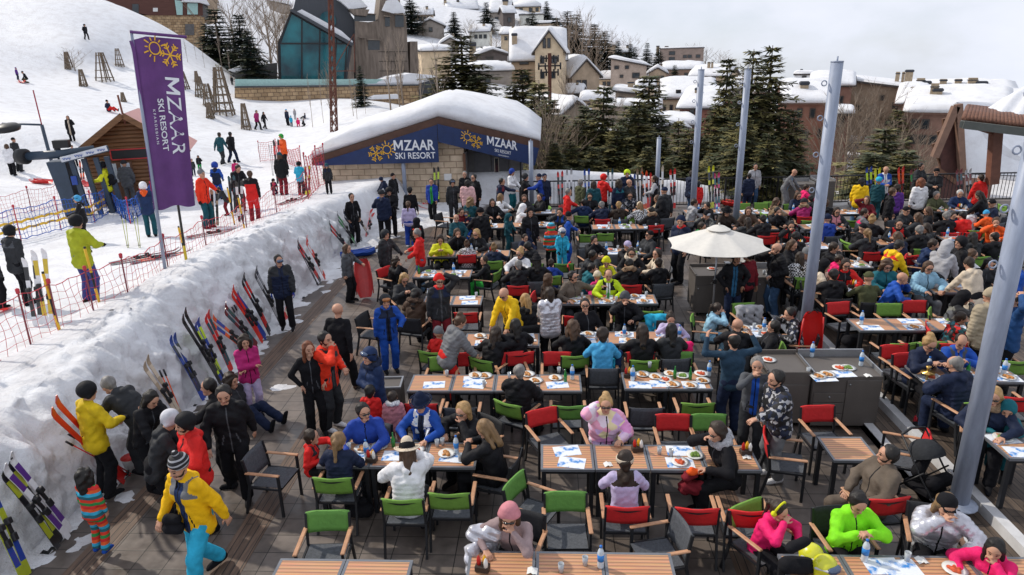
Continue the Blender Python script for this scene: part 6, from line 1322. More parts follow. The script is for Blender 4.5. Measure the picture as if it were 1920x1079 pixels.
M_LENS=mat("goggle lens", (.02, .05, .12), .08, spec=.9, coat=.6);M_LENSO=mat("amber lens", (.35, .12, .02), .1, spec=.8);M_SHADE=mat("sunglass lens", (.01, .009, .009), .15, spec=.6)
def slots(o, ms):
 for s, m in zip(o.material_slots, ms):s.link='OBJECT';s.material=m
def part(name, me, parent, ms, loc=None, rot=None, sc=None):
 o=bpy.data.objects.new(name, me);C.objects.link(o);adopt(o, parent);slots(o, ms)
 if loc is not None:o.location=loc
 if rot is not None:o.rotation_euler=rot
 if sc:o.scale=(sc, )*3
 return o
NP=0
def person(loc, rz, pose, label, top='black', bot='black', hair='dk', hat=None, shoes='black', kind='ski', skin=0, sc=1.0, glove=None, group=None):
 """top: 'a' or 'a/b/c/d/e' = torso/yoke/sleeves/front strip/collar; hair: style letter+colour; hat: 'style:colour[:colour2]'"""
 global NP
 NP+=1;p=POSES[pose];J=sk(pose)
 o=bpy.data.objects.new("person", get(pose, 'body'));C.objects.link(o)
 sx=sc*(1+.05*math.sin(NP*2.3));o.scale=(sx, sx, sc);o.location=loc;o.rotation_euler=(0, 0, R_(rz))
 tag(o, "person "+label, "person", group)
 st, hc={'s':'short', 't':'thin', 'l':'long', 'p':'pony', 'u':'bun', 'c':'curly', 'x':None}[hair[0]], (hair[1]if len(hair)>1 else 'k')
 slots(o, [SKIN[skin], M_EYE, M_LIP, hairm(hc if hc not in 'yw' else 'l'), cloth(glove)if glove else SKIN[skin]])
 t=top.split('/');t=(t+[t[0]]*5)[:5]if len(t)<5 else t
 names=['', '', '', '', '']
 part({'puffer':'puffer_jacket', 'ski':'jacket', 'shirt':'shirt', 'coat':'coat'}[kind], get(pose, 'jacket', kind), o, [cloth(c, kind in('puffer', 'ski'))for c in t]+[cloth('black' if t[3]not in('black', 'char')else 'dgrey')])
 b=bot.split('/');part('trousers', get(pose, 'trousers'), o, [cloth(b[0]), cloth(b[-1])])
 s_=shoes.split('/');sm=[cloth(s_[0]), cloth(s_[-1])]
 part('shoe', get(pose, 'shoel'), o, sm);part('shoe', get(pose, 'shoer'), o, sm)
 hl, hr_, hs=Vector(J['hc']), J['hm'].to_euler(), p['hs']
 hp=lambda nm, style, ms:part(nm, head_mesh(style), o, ms, hl, hr_, hs)
 hats=hat.split('+')if hat else[];hk=[h_.split(':')[0]for h_ in hats]
 cov=any(k in('beanie', 'pom', 'cap', 'helmet', 'hood', 'brim')for k in hk)
 if st and 'hood' not in hk:
  if cov and st in('short', 'thin'):pass
  else:hp('hair', st, [hairm(hc)]*2)
 for h_ in hats:
  q=h_.split(':');k=q[0]
  if k=='shades':hp('sunglasses', 'shades', [M_SHADE]*2)
  elif k=='goggles':hp('goggles', 'goggles', [M_LENS if len(q)<2 else M_LENSO]*2)
  elif k=='hgog':hp('goggles', 'hgoggles', [M_LENS if len(q)<2 else M_LENSO, cloth('black')])
  elif k=='beard':hp('beard', 'beard', [hairm(hc)]*2)
  elif k=='fur':part('fur_trim', fur_mesh(pose, J), o, [mat("fur trim", COL[q[1]], .95, ns=30, na=.4, bump=.8, bs=60)])
  else:hp({'brim':'brimmed_hat', 'pom':'bobble_hat', 'band':'headband', 'muffs':'ear_muffs'}.get(k, k), k, [cloth(q[1], k=='helmet'), cloth(q[-1], k=='helmet')])
 return o
 # CHAIRS, TABLES
def deckz(v):return .256 if(v.x>5.62 and v.y<19.4)else 0.0
def GZ2(px, py, h):
 v=G(px, py, .256+h)
 if v.x>5.62 and v.y<19.4:return Vector((v.x, v.y, .256))
 v=G(px, py, h);return Vector((v.x, v.y, 0))
def slat_mat(name, c1, c2):
 m=bpy.data.materials.new(name);m.use_nodes=True;n, l=m.node_tree.nodes, m.node_tree.links;p=n["Principled BSDF"];p.inputs["Roughness"].default_value=.5
 t=n.new("ShaderNodeTexCoord");s=n.new("ShaderNodeSeparateXYZ");l.new(t.outputs["Object"], s.inputs[0]);a=n.new("ShaderNodeMath");a.operation='MULTIPLY';a.inputs[1].default_value=19;l.new(s.outputs["Y"], a.inputs[0]);f=n.new("ShaderNodeMath");f.operation='FRACT';l.new(a.outputs[0], f.inputs[0])
 r=n.new("ShaderNodeValToRGB");e=r.color_ramp.elements;e[0].position=0;e[0].color=(*c2, 1);e[1].position=.1;e[1].color=(*c1, 1);q=r.color_ramp.elements.new(.55);q.color=(*c1, 1);q=r.color_ramp.elements.new(.68);q.color=tuple(x*.72+y*.28 for x, y in zip(c1, c2))+(1, );q=r.color_ramp.elements.new(.97);q.color=(*c2, 1);l.new(f.outputs[0], r.inputs["Fac"])
 z=n.new("ShaderNodeTexNoise");z.inputs["Scale"].default_value=4;z.inputs["Detail"].default_value=5;mpn=n.new("ShaderNodeMapping");mpn.inputs["Scale"].default_value=(.6, 12, 1);l.new(t.outputs["Object"], mpn.inputs[0]);l.new(mpn.outputs[0], z.inputs["Vector"])
 mu=n.new("ShaderNodeMix");mu.data_type='RGBA';mu.blend_type='MULTIPLY';mu.inputs["Factor"].default_value=.6;l.new(r.outputs[0], mu.inputs["A"]);l.new(z.outputs["Color"], mu.inputs["B"])
 g=n.new("ShaderNodeMix");g.data_type='RGBA';g.blend_type='ADD';g.inputs["Factor"].default_value=.12;l.new(mu.outputs["Result"], g.inputs["A"]);l.new(r.outputs[0], g.inputs["B"]);l.new(g.outputs["Result"], p.inputs["Base Color"]);return m
M_SLAT=slat_mat("wood slat table top", (.66, .34, .18), (.30, .15, .085));M_ARM=mat("oiled wood arm", (.47, .25, .14), .5, ns=9, na=.2);M_RIM=mat("grey aluminium rim", (.17, .18, .20), .4, .3)
M_LEG=mat("black powder coat", (.014, .015, .018), .45, na=.2);M_MESH=mat("grey mesh fabric", (.075, .082, .095), .75, ns=30, na=.25, bump=.3, bs=120)
CHC=dict(g=mat("green sleeve fabric", (.15, .30, .045), .75, ns=7, na=.14, bump=.3, bs=22), r=mat("red sleeve fabric", (.55, .016, .018), .75, ns=7, na=.12, bump=.3, bs=22), k=M_MESH, b=mat("black mesh", (.018, .019, .022), .7, ns=30, na=.3))
CHC['G']=mat("fresh green sleeve fabric", (.11, .27, .05), .75, ns=7, na=.14, bump=.3, bs=22)
def chair_proto(code):
 e=empty("armchair", (0, 0, -300));mb=MB()
 mb.grid(7, 7, lambda u, v:((u-.5)*.47, (v-.5)*.46-.01, .45-.022*(1-(2*u-1)**2)*(1-(2*v-1)**4)-.012*v));mb.grid(7, 7, lambda u, v:((.5-u)*.47, (v-.5)*.46-.01, .442-.022*(1-(2*u-1)**2)*(1-(2*v-1)**4)-.012*v));mb.build("seat", M_MESH, e)
 sleeve=code in 'grG';z0, z1=(.595, .845)if sleeve else(.48, .84);th=.026 if sleeve else .012;mb=MB()
 def bk(u, v, o):z=z0+(z1-z0)*v;return((u-.5)*.51, .215+(z-.45)*.18+.030*(1-(2*u-1)**2)+o, z+(.006*math.sin(u*9)if sleeve and v>.9 else 0))
 n=9;ring=[(i/(n-1), 0)for i in range(n)]+[(1, .5)]+[(i/(n-1), 1)for i in range(n-1, -1, -1)]+[(0, .5)]
 vs=[];fs=[];L=len(ring)
 for j in range(6):
  v=j/5
  for u, s in ring:k=.35 if s==.5 else 1;vs.append(bk(min(1.02, max(-.02, u+(0 if s!=.5 else(.012 if u>.5 else-.012)))), v, -th/2+th*s))
 for j in range(5):
  for i in range(L):fs.append((j*L+i, j*L+(i+1)%L, (j+1)*L+(i+1)%L, (j+1)*L+i))
 fs.append(tuple(range(L-1, -1, -1)));fs.append(tuple(range(5*L, 6*L)));mb.add(vs, fs, 0, True);b=mb.build("backrest", CHC[code], e, fix=True)
 if sleeve:
  mb=MB();mb.grid(13, 3, lambda u, v:(lambda p:(p[0], p[1], p[2]-.045+(v-.5)*.022*math.sin(u*math.pi)))(bk(.14+.72*u, 1, th/2+.002)));mb.build("hand_slot", M_BLACK, b)
 for sx in(-1, 1):
  mb=MB();mb.bar((sx*.262, -.215, 0), (sx*.262, -.215, .635), .026, .036);mb.build("leg", M_LEG, e)
  mb=MB();a=[(sx*.262, .33, 0), (sx*.262, .275, .22), (sx*.258, .225, .45), (sx*.256, .245, .63), (sx*.256, .285, .84)]
  for p, q in zip(a, a[1:]):mb.bar(p, q, .026, .036)
  mb.build("leg", M_LEG, e)
  mb=MB();mb.box((sx*.268, .01, .652), (.052, .50, .024), bev=.008);mb.build("armrest", M_ARM, e)
 mb=MB();mb.bar((-.262, -.215, .42), (.262, -.215, .42), .022, .03);mb.bar((-.258, .225, .42), (.258, .225, .42), .022, .03);mb.bar((-.258, -.2, .425), (-.258, .22, .425), .022, .03, up=(0, 0, 1));mb.bar((.258, -.2, .425), (.258, .22, .425), .022, .03);mb.build("seat_frame", M_LEG, e)
 return e
CP={c:chair_proto(c)for c in 'grkbG'};CUSED=set();CNAME=dict(g="green-backed", G="fresh green-backed", r="red-backed", k="grey mesh", b="black mesh")
CHAIRS=[]
def chair(loc, rz, code, label):
 if code not in CUSED:o=CP[code];CUSED.add(code)
 else:o=copy_tree(CP[code])
 o.location=loc;o.rotation_euler=(0, 0, R_(rz));tag(o, label, "chair", "armchairs at the terrace tables");CHAIRS.append(o);return o
TP=None
def table_proto(w, d):
 e=empty("slatted_table", (0, 0, -300));mb=MB();mb.box((0, 0, .735), (w-.05, d-.05, .022));mb.build("tabletop", M_SLAT, e)
 mb=MB();t=.032
 for sy in(-1, 1):mb.box((0, sy*(d/2-t/2), .730), (w-.008, t, .036))
 for sx in(-1, 1):mb.box((sx*(w/2-t/2-.004), 0, .729), (t, d-2*t-.001, .036))
 mb.build("rim", M_RIM, e)
 for sx in(-1, 1):
  for sy in(-1, 1):mb=MB();mb.bar((sx*(w/2-.045), sy*(d/2-.045), 0), (sx*(w/2-.045), sy*(d/2-.045), .712), .055, .055);mb.build("leg", M_LEG, e)
 for s in(-1, 1):MB().box((0, s*(d/2-.045), .685), (w-.15, .025, .05)).build("apron", M_LEG, e)
 return e
ROWS={};ORD=["leftmost", "second", "third", "fourth", "fifth"]
_tp={}
def row(key, desc, mode, py, x0, x1, n, d=.62, ang=0):
 z0=GZ2((x0+x1)/2, py, .74).z;a=G(x0, py, .74+z0);b=G(x1, py, .74+z0);y=(a.y+b.y)/2;s=1 if mode=='f' else-1;yc=y+s*d/2;w=(b.x-a.x)/n
 ROWS[key]=(desc, a.x, b.x, yc, z0, n, w, d)
 for i in range(n):
  kk=(round(w, 2), d)
  if kk not in _tp:_tp[kk]=o=table_proto(w, d)
  else:o=copy_tree(_tp[kk])
  o.location=(a.x+w*(i+.5), yc, z0);o.rotation_euler=(0, 0, R_(ang));tag(o, (f"{ORD[i]} slatted table of {desc}" if n>1 else f"single slatted table, {desc}"), "table", "wood slat tables of the terrace")
for a in[('A', "the bare row at the bottom left edge", 'b', 1050, 525, 776, 2), ('B', "the pink-beanie woman's row", 'b', 1036, 880, 1257, 3), ('C', "the white-hat woman's row", 'f', 877, 592, 892, 3), ('D', "the pastel-jacket woman's row", 'f', 883, 1013, 1430, 4), ('E', "the row of the man in dark puffer", 'f', 735, 762, 1092, 4), ('F', "the plate-crowded pair left of the counters", 'f', 731, 1171, 1338, 2),
('G', "the row by the cyan-backed child", 'f', 646, 1062, 1296, 3), ('H', "the row where the yellow-jacketed man leans", 'f', 650, 868, 1012, 2), ('I', "the row of the bearded man in brown", 'f', 571, 1052, 1235, 3), ('J', "the pair behind the red-beanie person", 'f', 573, 790, 902, 2), ('K', "the pair left of the green-trousered boy", 'f', 521, 772, 882, 2), ('L', "the houndstooth child's row", 'f', 482, 800, 955, 3),
('M', "the fur-hooded person's pair", 'f', 516, 1112, 1235, 2), ('N', "the lilac-capped person's pair", 'f', 478, 1128, 1215, 2), ('O', "the row with two empty green chairs", 'f', 430, 1110, 1240, 3), ('P', "the pair left of the striped child", 'f', 426, 958, 1040, 2), ('Q', "far left beside the red-jacketed stander", 'f', 401, 1002, 1043, 1), ('S', "the far pair behind the slim pole", 'f', 401, 1285, 1357, 2), ('T', "the far pair right of the third tall pole", 'f', 402, 1388, 1447, 2), ('U', "the pair just above the parasol", 'f', 431, 1378, 1462, 2), ('V', "beside the white-jacketed woman by the kiosk", 'f', 428, 903, 945, 1), ('X', "the girl in ice-blue's pair beside the parasol counter", 'f', 634, 1380, 1462, 2),
('RA', "the front deck row with a bare left table", 'f', 621, 1612, 1835, 3), ('RB', "the hookah row on the deck", 'f', 718, 1733, 1925, 3), ('RC', "the mother and child's deck row", 'f', 862, 1893, 2030, 2), ('RD', "the deck pair before the man in olive cap", 'f', 548, 1565, 1660, 2), ('RE', "the deck pair by the cream-coated stander", 'f', 550, 1752, 1850, 2), ('RF', "the pair with juice cups behind the fourth tall pole", 'f', 503, 1535, 1640, 2), ('RG', "the pair right of the fourth pole's foot row", 'f', 468, 1475, 1565, 2), ('RH', "the scarfed woman's far pair", 'f', 430, 1508, 1600, 2), ('RI', "beside the hot-pink coat at the far right", 'f', 402, 1476, 1525, 1), ('RJ', "behind the standing yellow-red jacket", 'f', 460, 1650, 1712, 1), ('RK', "in the far right crowd's middle", 'f', 425, 1728, 1768, 1), ('RL', "the pale far pair with two older men", 'f', 397, 1752, 1825, 2), ('RM', "the pair by the person in ice-blue coat", 'f', 495, 1722, 1790, 2), ('RN', "behind the red puffer back", 'f', 452, 1775, 1825, 1), ('RQ', "by the bag on the far right paving", 'f', 402, 1575, 1625, 1),
('RO', "the helmets row at the bottom right edge", 'b', 1043, 1458, 1925, 4)]:row(*a)
row('RP', "bare and square by the taupe counters", 'f', 865, 1563, 1652, 1, .6)
for px, py, rz, c, lb in[(508, 848, 82, 'k', "empty grey mesh chair pulled out left of the red-jacketed child"), (603, 990, 4, 'G', "empty green chair facing the bare bottom-left table row"), (847, 900, 180, 'g', "empty green chair, right of the white-hat woman's chair"), (1000, 912, 62, 'G', "empty green chair turned sideways beside the pastel-jacket woman's row"), (1063, 952, 2, 'G', "empty green chair facing the pink-beanie woman's row"), (1236, 985, 285, 'k', "empty grey mesh chair turned left at the bottom middle"),
(1300, 926, 178, 'r', "red chair holding the orange and red bag"), (1397, 930, 178, 'r', "empty red chair right of the chair with the orange bag"), (1030, 785, 24, 'r', "empty red chair askew, left of the pastel-jacket woman"), (1268, 797, 0, 'r', "empty red chair facing the camera, right of the pastel-jacket woman"), (1338, 797, 0, 'G', "empty green chair behind the fur-collared woman"), (1065, 745, 180, 'G', "empty green chair at the near side of the dark-puffer man's row, right end"),
(1302, 740, 180, 'g', "empty green chair before the plate-crowded pair"), (1208, 748, 180, 'k', "empty grey chair before the plate-crowded pair"), (795, 742, 180, 'r', "red chair just behind the man in the number jacket"), (866, 748, 180, 'k', "grey chair with a pale bag at the dark-puffer man's row"), (1045, 674, 0, 'r', "empty red chair at the far side, above the purple bottle"), (1205, 674, 0, 'r', "empty red chair at the far side of the plate-crowded pair"), (1278, 674, 0, 'G', "empty green chair in front of the pink jacket"), (960, 674, 12, 'r', "empty red chair behind the dark-puffer man"), (826, 684, 0, 'g', "empty green chair left of the red bag"), (862, 676, 8, 'r', "red chair with a red bag below the grey puffer woman"),
(876, 578, 180, 'r', "empty red chair left of the yellow-jacketed man"), (1217, 575, 180, 'g', "empty green chair right of the grey-beanie man"), (1170, 576, 180, 'g', "empty green chair left of the grey-beanie man"), (1080, 584, 178, 'r', "red chair behind the leaning man in black stripes"), (1550, 780, 5, 'r', "empty red chair behind the bare square table"), (1478, 820, 78, 'r', "empty red chair left of the bare square table"), (1697, 812, 248, 'r', "empty red chair right of the bare square table"), (1642, 908, 188, 'r', "red chair with its back to the camera before the taupe-jacketed man"),
(1588, 577, 12, 'r', "empty red chair at the far left of the front deck row"), (1680, 580, 0, 'g', "empty green chair behind the front deck row"), (1727, 574, 0, 'r', "empty red chair right of the green one behind the front deck row"), (1677, 632, 188, 'g', "empty green chair before the front deck row"), (1698, 660, 10, 'r', "red chair at the left end of the hookah row"), (1890, 664, 180, 'g', "empty green chair right of the phone-reading man on the deck"), (1888, 728, 180, 'r', "red chair behind mother and child on the deck"), (1768, 656, 5, 'g', "green chair between the two phone readers on the deck"), (1770, 632, 185, 'r', "red chair under the front deck row's right end"),
(1100, 436, 184, 'g', "left of the two empty green chairs below the railing skis"), (1134, 434, 180, 'g', "right of the two empty green chairs below the railing skis"), (1178, 411, 0, 'g', "empty green chair at the far side of the same empty row"), (1057, 489, 180, 'G', "empty green chair left of the teal-jacketed boy"), (1088, 497, 80, 'r', "red chair side-on beside the teal-jacketed boy"), (812, 505, 60, 'b', "empty black chair at the pair left of the green-trousered boy"), (700, 592, 75, 'b', "empty black mesh chair by the blue-suited skier"), (835, 402, 70, 'b', "dark empty chair on the paving edge near the kiosk"), (998, 380, 175, 'g', "empty green chair by the short pole before the kiosk"),
(1398, 385, 0, 'g', "empty green chair right of the third tall pole"), (1432, 384, 0, 'g', "far empty green chair below the bald man in suit"), (1418, 399, 90, 'g', "dark green chair end-on by the brown-coated woman"), (1512, 410, 180, 'g', "empty green chair left of the fourth tall pole's top rows"), (1593, 410, 180, 'g', "empty green chair right of the scarfed woman"), (1450, 382, 0, 'g', "empty green chair left of the navy woman in sunglasses"), (1605, 452, 100, 'g', "green chair side-on by the cap-wearing person in black"), (1718, 474, 180, 'r', "empty red chair below the yellow-red jacket"), (1722, 462, 180, 'g', "green chair just behind the empty red one, far right"), (1772, 432, 185, 'r', "empty red chair beside the red puffer back"), (1822, 428, 180, 'g', "green chair under the red puffer's right side"), (1870, 466, 180, 'g', "empty green chair at the far right by the nearest pole"), (1905, 466, 180, 'g', "green chair right of the nearest pole"), (1628, 507, 185, 'g', "empty green chair behind the red-jacketed woman in sunglasses"), (1500, 513, 185, 'g', "green chair right at the fourth tall pole"), (1447, 432, 185, 'r', "red chair end just above the parasol's right side"), (1515, 440, 180, 'r', "red chair right at the fourth pole's shaft"), (1897, 385, 90, 'g', "dark green chair at the far right railing"), (1404, 578, 8, 'g', "green chair draped in a pale grey jacket by the ice-blue girl")]:
 chair(GZ2(px, py, .84), rz, c, lb)
 # TABLEWARE
M_CHINA=mat("white china", (.72, .72, .70), .3, na=.04);M_FOOD=mat("food", (.45, .20, .06), .7, ns=30, na=.5);M_FOOD2=mat("red food", (.55, .09, .03), .7, ns=30, na=.4);M_GREENF=mat("salad", (.14, .24, .04), .7, ns=40, na=.5)
M_WATER=mat("clear bottle plastic", (.55, .62, .68), .12, na=.05, spec=.7);M_BLBL=mat("blue label", (.03, .22, .62), .4, na=.1);M_CAPB=mat("blue cap", (.02, .16, .55), .4);M_GRNB=mat("green bottle glass", (.02, .22, .04), .12, spec=.7);M_GLASS=mat("drinking glass", (.42, .45, .48), .08, na=.05, spec=.8);M_KETCH=mat("red sauce bottle", (.5, .02, .015), .35);M_MUST=mat("yellow sauce bottle", (.75, .40, .02), .35);M_DKW=mat("dark caddy wood", (.04, .025, .018), .6)
def paper_mat():
 m=bpy.data.materials.new("printed paper");m.use_nodes=True;n, l=m.node_tree.nodes, m.node_tree.links;p=n["Principled BSDF"];p.inputs["Roughness"].default_value=.6;t=n.new("ShaderNodeTexCoord");z=n.new("ShaderNodeTexNoise");z.inputs["Scale"].default_value=7;z.inputs["Detail"].default_value=4;l.new(t.outputs["Object"], z.inputs["Vector"])
 r=n.new("ShaderNodeValToRGB");r.color_ramp.elements[0].position=.40;r.color_ramp.elements[0].color=(.04, .22, .58, 1);r.color_ramp.elements[1].position=.50;r.color_ramp.elements[1].color=(.72, .75, .80, 1);l.new(z.outputs["Fac"], r.inputs["Fac"]);l.new(r.outputs[0], p.inputs["Base Color"]);return m
M_PAPER=paper_mat();_small={}
def small(name, loc, rz, label, cat, group, maker):
 if name not in _small:o=maker();_small[name]=o
 else:o=copy_tree(_small[name])
 o.location=loc;o.rotation_euler=(0, 0, R_(rz));tag(o, label, cat, group);return o
def mk_plate(food=M_FOOD, seed=1):
 def f():
  e=empty("plate");mb=MB();mb.lathe([(0, .004), (.07, .004), (.118, .02), (.122, .022), (.075, .010), (0, .009)], 20);mb.build("dish", M_CHINA, e);r=random.Random(seed)
  mb=MB()
  V, Q, t=sdf_mesh([(V3(r.uniform(-.05, .05), r.uniform(-.05, .05), .018), V3(r.uniform(-.05, .05), r.uniform(-.05, .05), .022), .022, .015, 0, .02, 0)for _ in range(5)], .008, (), .004)
  o=bpy.data.objects.new("food", to_mesh("food", V, Q, t, 1));C.objects.link(o);adopt(o, e);o.data.materials[0]=food;return e
 return f
def mk_bottle():
 e=empty("water_bottle");mb=MB();mb.lathe([(0, .002), (.034, .002), (.036, .02), (.034, .1), (.036, .19), (.026, .225), (.013, .245), (.013, .255)], 14);mb.build("flask", M_WATER, e);mb=MB();mb.lathe([(.0368, .09), (.0368, .17)], 14);mb.build("label_band", M_BLBL, e);mb=MB();mb.lathe([(.0155, .252), (.0155, .275), (0, .277)], 10);mb.build("cap", M_CAPB, e);return e
def mk_glass():
 mb=MB();mb.lathe([(0, .003), (.026, .003), (.033, .11), (.030, .11), (.024, .012), (0, .012)], 12);return mb.build("glass", M_GLASS)
def mk_mat():
 mb=MB();mb.box((0, 0, .0025), (.36, .25, .003));return mb.build("placemat", M_PAPER)
def mk_green():
 mb=MB();mb.lathe([(0, .002), (.028, .002), (.03, .12), (.012, .17), (.011, .22), (.013, .225), (0, .226)], 12);return mb.build("green_bottle", M_GRNB)
def mk_caddy():
 e=empty("sauce_caddy");mb=MB();mb.box((0, 0, .04), (.15, .10, .07), bev=.006);mb.build("holder", M_DKW, e)
 for x, y, m, nm in((-.04, 0, M_KETCH, "sauce_bottle"), (.02, .02, M_MUST, "sauce_bottle"), (.045, -.025, M_CHINA, "salt_shaker")):mb=MB();mb.lathe([(.022, .05), (.024, .13), (.02, .15), (.008, .18), (0, .19)], 10, c=(x, y, 0));mb.build(nm, m, e)
 return e
def mk_napkin():
 mb=MB();r=random.Random(4);mb.grid(6, 6, lambda u, v:((u-.5)*.11, (v-.5)*.10, .004+.03*abs(math.sin(u*5+v*3))*(1-abs(2*u-1))));return mb.build("crumpled_napkin", M_CHINA)
MK=dict(p=("plate", mk_plate(), "white plate with leftover food"), P=("pizza_plate", mk_plate(M_FOOD2, 3), "white plate with red-topped food"), s=("salad_plate", mk_plate(M_GREENF, 5), "white plate with green salad"), b=("water_bottle", mk_bottle, "clear water bottle with blue label"), g=("glass", mk_glass, "clear drinking glass"), m=("placemat", mk_mat, "blue and white paper placemat"), G=("green_bottle", mk_green, "small green glass bottle"), c=("sauce_caddy", mk_caddy, "dark caddy of sauce bottles"), n=("crumpled_napkin", mk_napkin, "crumpled white napkin"))
CATS=dict(p="plate", P="plate", s="plate", b="bottle", g="glass", m="placemat", G="bottle", c="caddy", n="napkin")
def put(code, loc, rz, where, grp):nm, fn, ds=MK[code];return small(nm, loc, rz, f"{ds} on {where}", CATS[code], f"{ds.split(' with')[0]}s on {grp}", fn)
def at_px(code, px, py, where, grp, z=.747, rz=None):
 v=GZ2(px, py, z);put(code, (v.x, v.y, v.z+z), random.uniform(-12, 12)if rz is None else rz, where, grp)
front=dict(C="mm|p680,843|p712,838|P780,845|p838,852|b688,858|b783,812|b856,850|g655,845|g820,838|g830,835|c697,866|G738,838|m675,858|m742,855|m850,858|g863,865",
D="m1063,846|m1072,868|c1195,846|m1275,846|m1275,868|s1303,855|P1275,868|g1258,856|g1236,852|n1140,872|n1400,858|c1398,852", E="m814,722|m889,712|p892,705|p910,706|m890,722|g838,706|g908,726|p1005,715|p990,703|m965,722|p1042,710|m1045,722|b1073,712|g1048,700|G1060,716|g955,710",
F="p1205,703|p1230,708|P1248,713|p1258,702|s1280,706|P1315,702|p1318,715|p1295,724|p1262,722|G1265,710|G1294,712|b1329,705|b1186,714|m1200,722|m1240,720|m1300,722|g1190,710|c1178,708|g1218,690", B="n998,1072|g1052,1073|b1126,1064|g1097,1060|c905,1070", RO="b1620,1052|g1700,1052|m1655,1062|P1790,1070|n1728,1052|m1690,1066")
for k, s in front.items():
 for it in s.split('|'):
  if ',' in it:x, y=it[1:].split(',');at_px(it[0], int(x), int(y), ROWS[k][0], ROWS[k][0])
r2=random.Random(11)
for k, (desc, xa, xb, yc, z0, n, w, d)in ROWS.items():
 if k in front or k in('A', 'RP'):continue
 pool='mpbg' if n==1 else 'mmppPbgcgn'
 for i in range(n):
  for sd in(-1, 1):
   x=xa+w*(i+.5)+r2.uniform(-.08, .08);y=yc+sd*.16
   if k=='RA' and i==0:(put('m', (x, y, z0+.747), 0, desc, desc)if sd<0 else None);continue
   if r2.random()<.85:put('m', (x, y, z0+.747), r2.uniform(-8, 8), desc, desc)
   if r2.random()<.75:put(r2.choice('ppPs'), (x+r2.uniform(-.06, .06), y, z0+.752), 0, desc, desc)
   if r2.random()<.6:put('g', (x+.2, y+r2.uniform(-.05, .1), z0+.747), 0, desc, desc)
  if r2.random()<.6:put(r2.choice('bbbcG'), (xa+w*(i+.5)+r2.uniform(-.25, .25), yc+r2.uniform(-.06, .06), z0+.747), 0, desc, desc)
  if r2.random()<.3:put('n', (xa+w*(i+.5)+r2.uniform(-.25, .25), yc+r2.uniform(-.1, .1), z0+.747), 0, desc, desc)
for it in["b1522,668", "b1614,685", "p1552,702", "p1535,705", "s1590,690", "n1628,704", "m1545,708", "m1580,700", "P1575,690", "g1515,700"]:x, y=it[1:].split(',');v=G(int(x), int(y), .97);put(it[0], (v.x, v.y, .957), 5, "the drawer counter of the near pair", "the drawer counter")
v=G(1441, 676, 1.01);put('P', (v.x, v.y, 1.008), 0, "the left half of the near counter pair", "the near counter")
v=G(1335, 505, 1.01);put('P', (v.x, v.y, 1.008), 0, "the blue-grey counter under the parasol", "the parasol counter")
for x, y in((1432, 515), (1438, 520), (1440, 525)):v=G(x, y, .95);put('g', (v.x, v.y, .945), 0, "the counter behind the two waiters", "the waiters' counter")
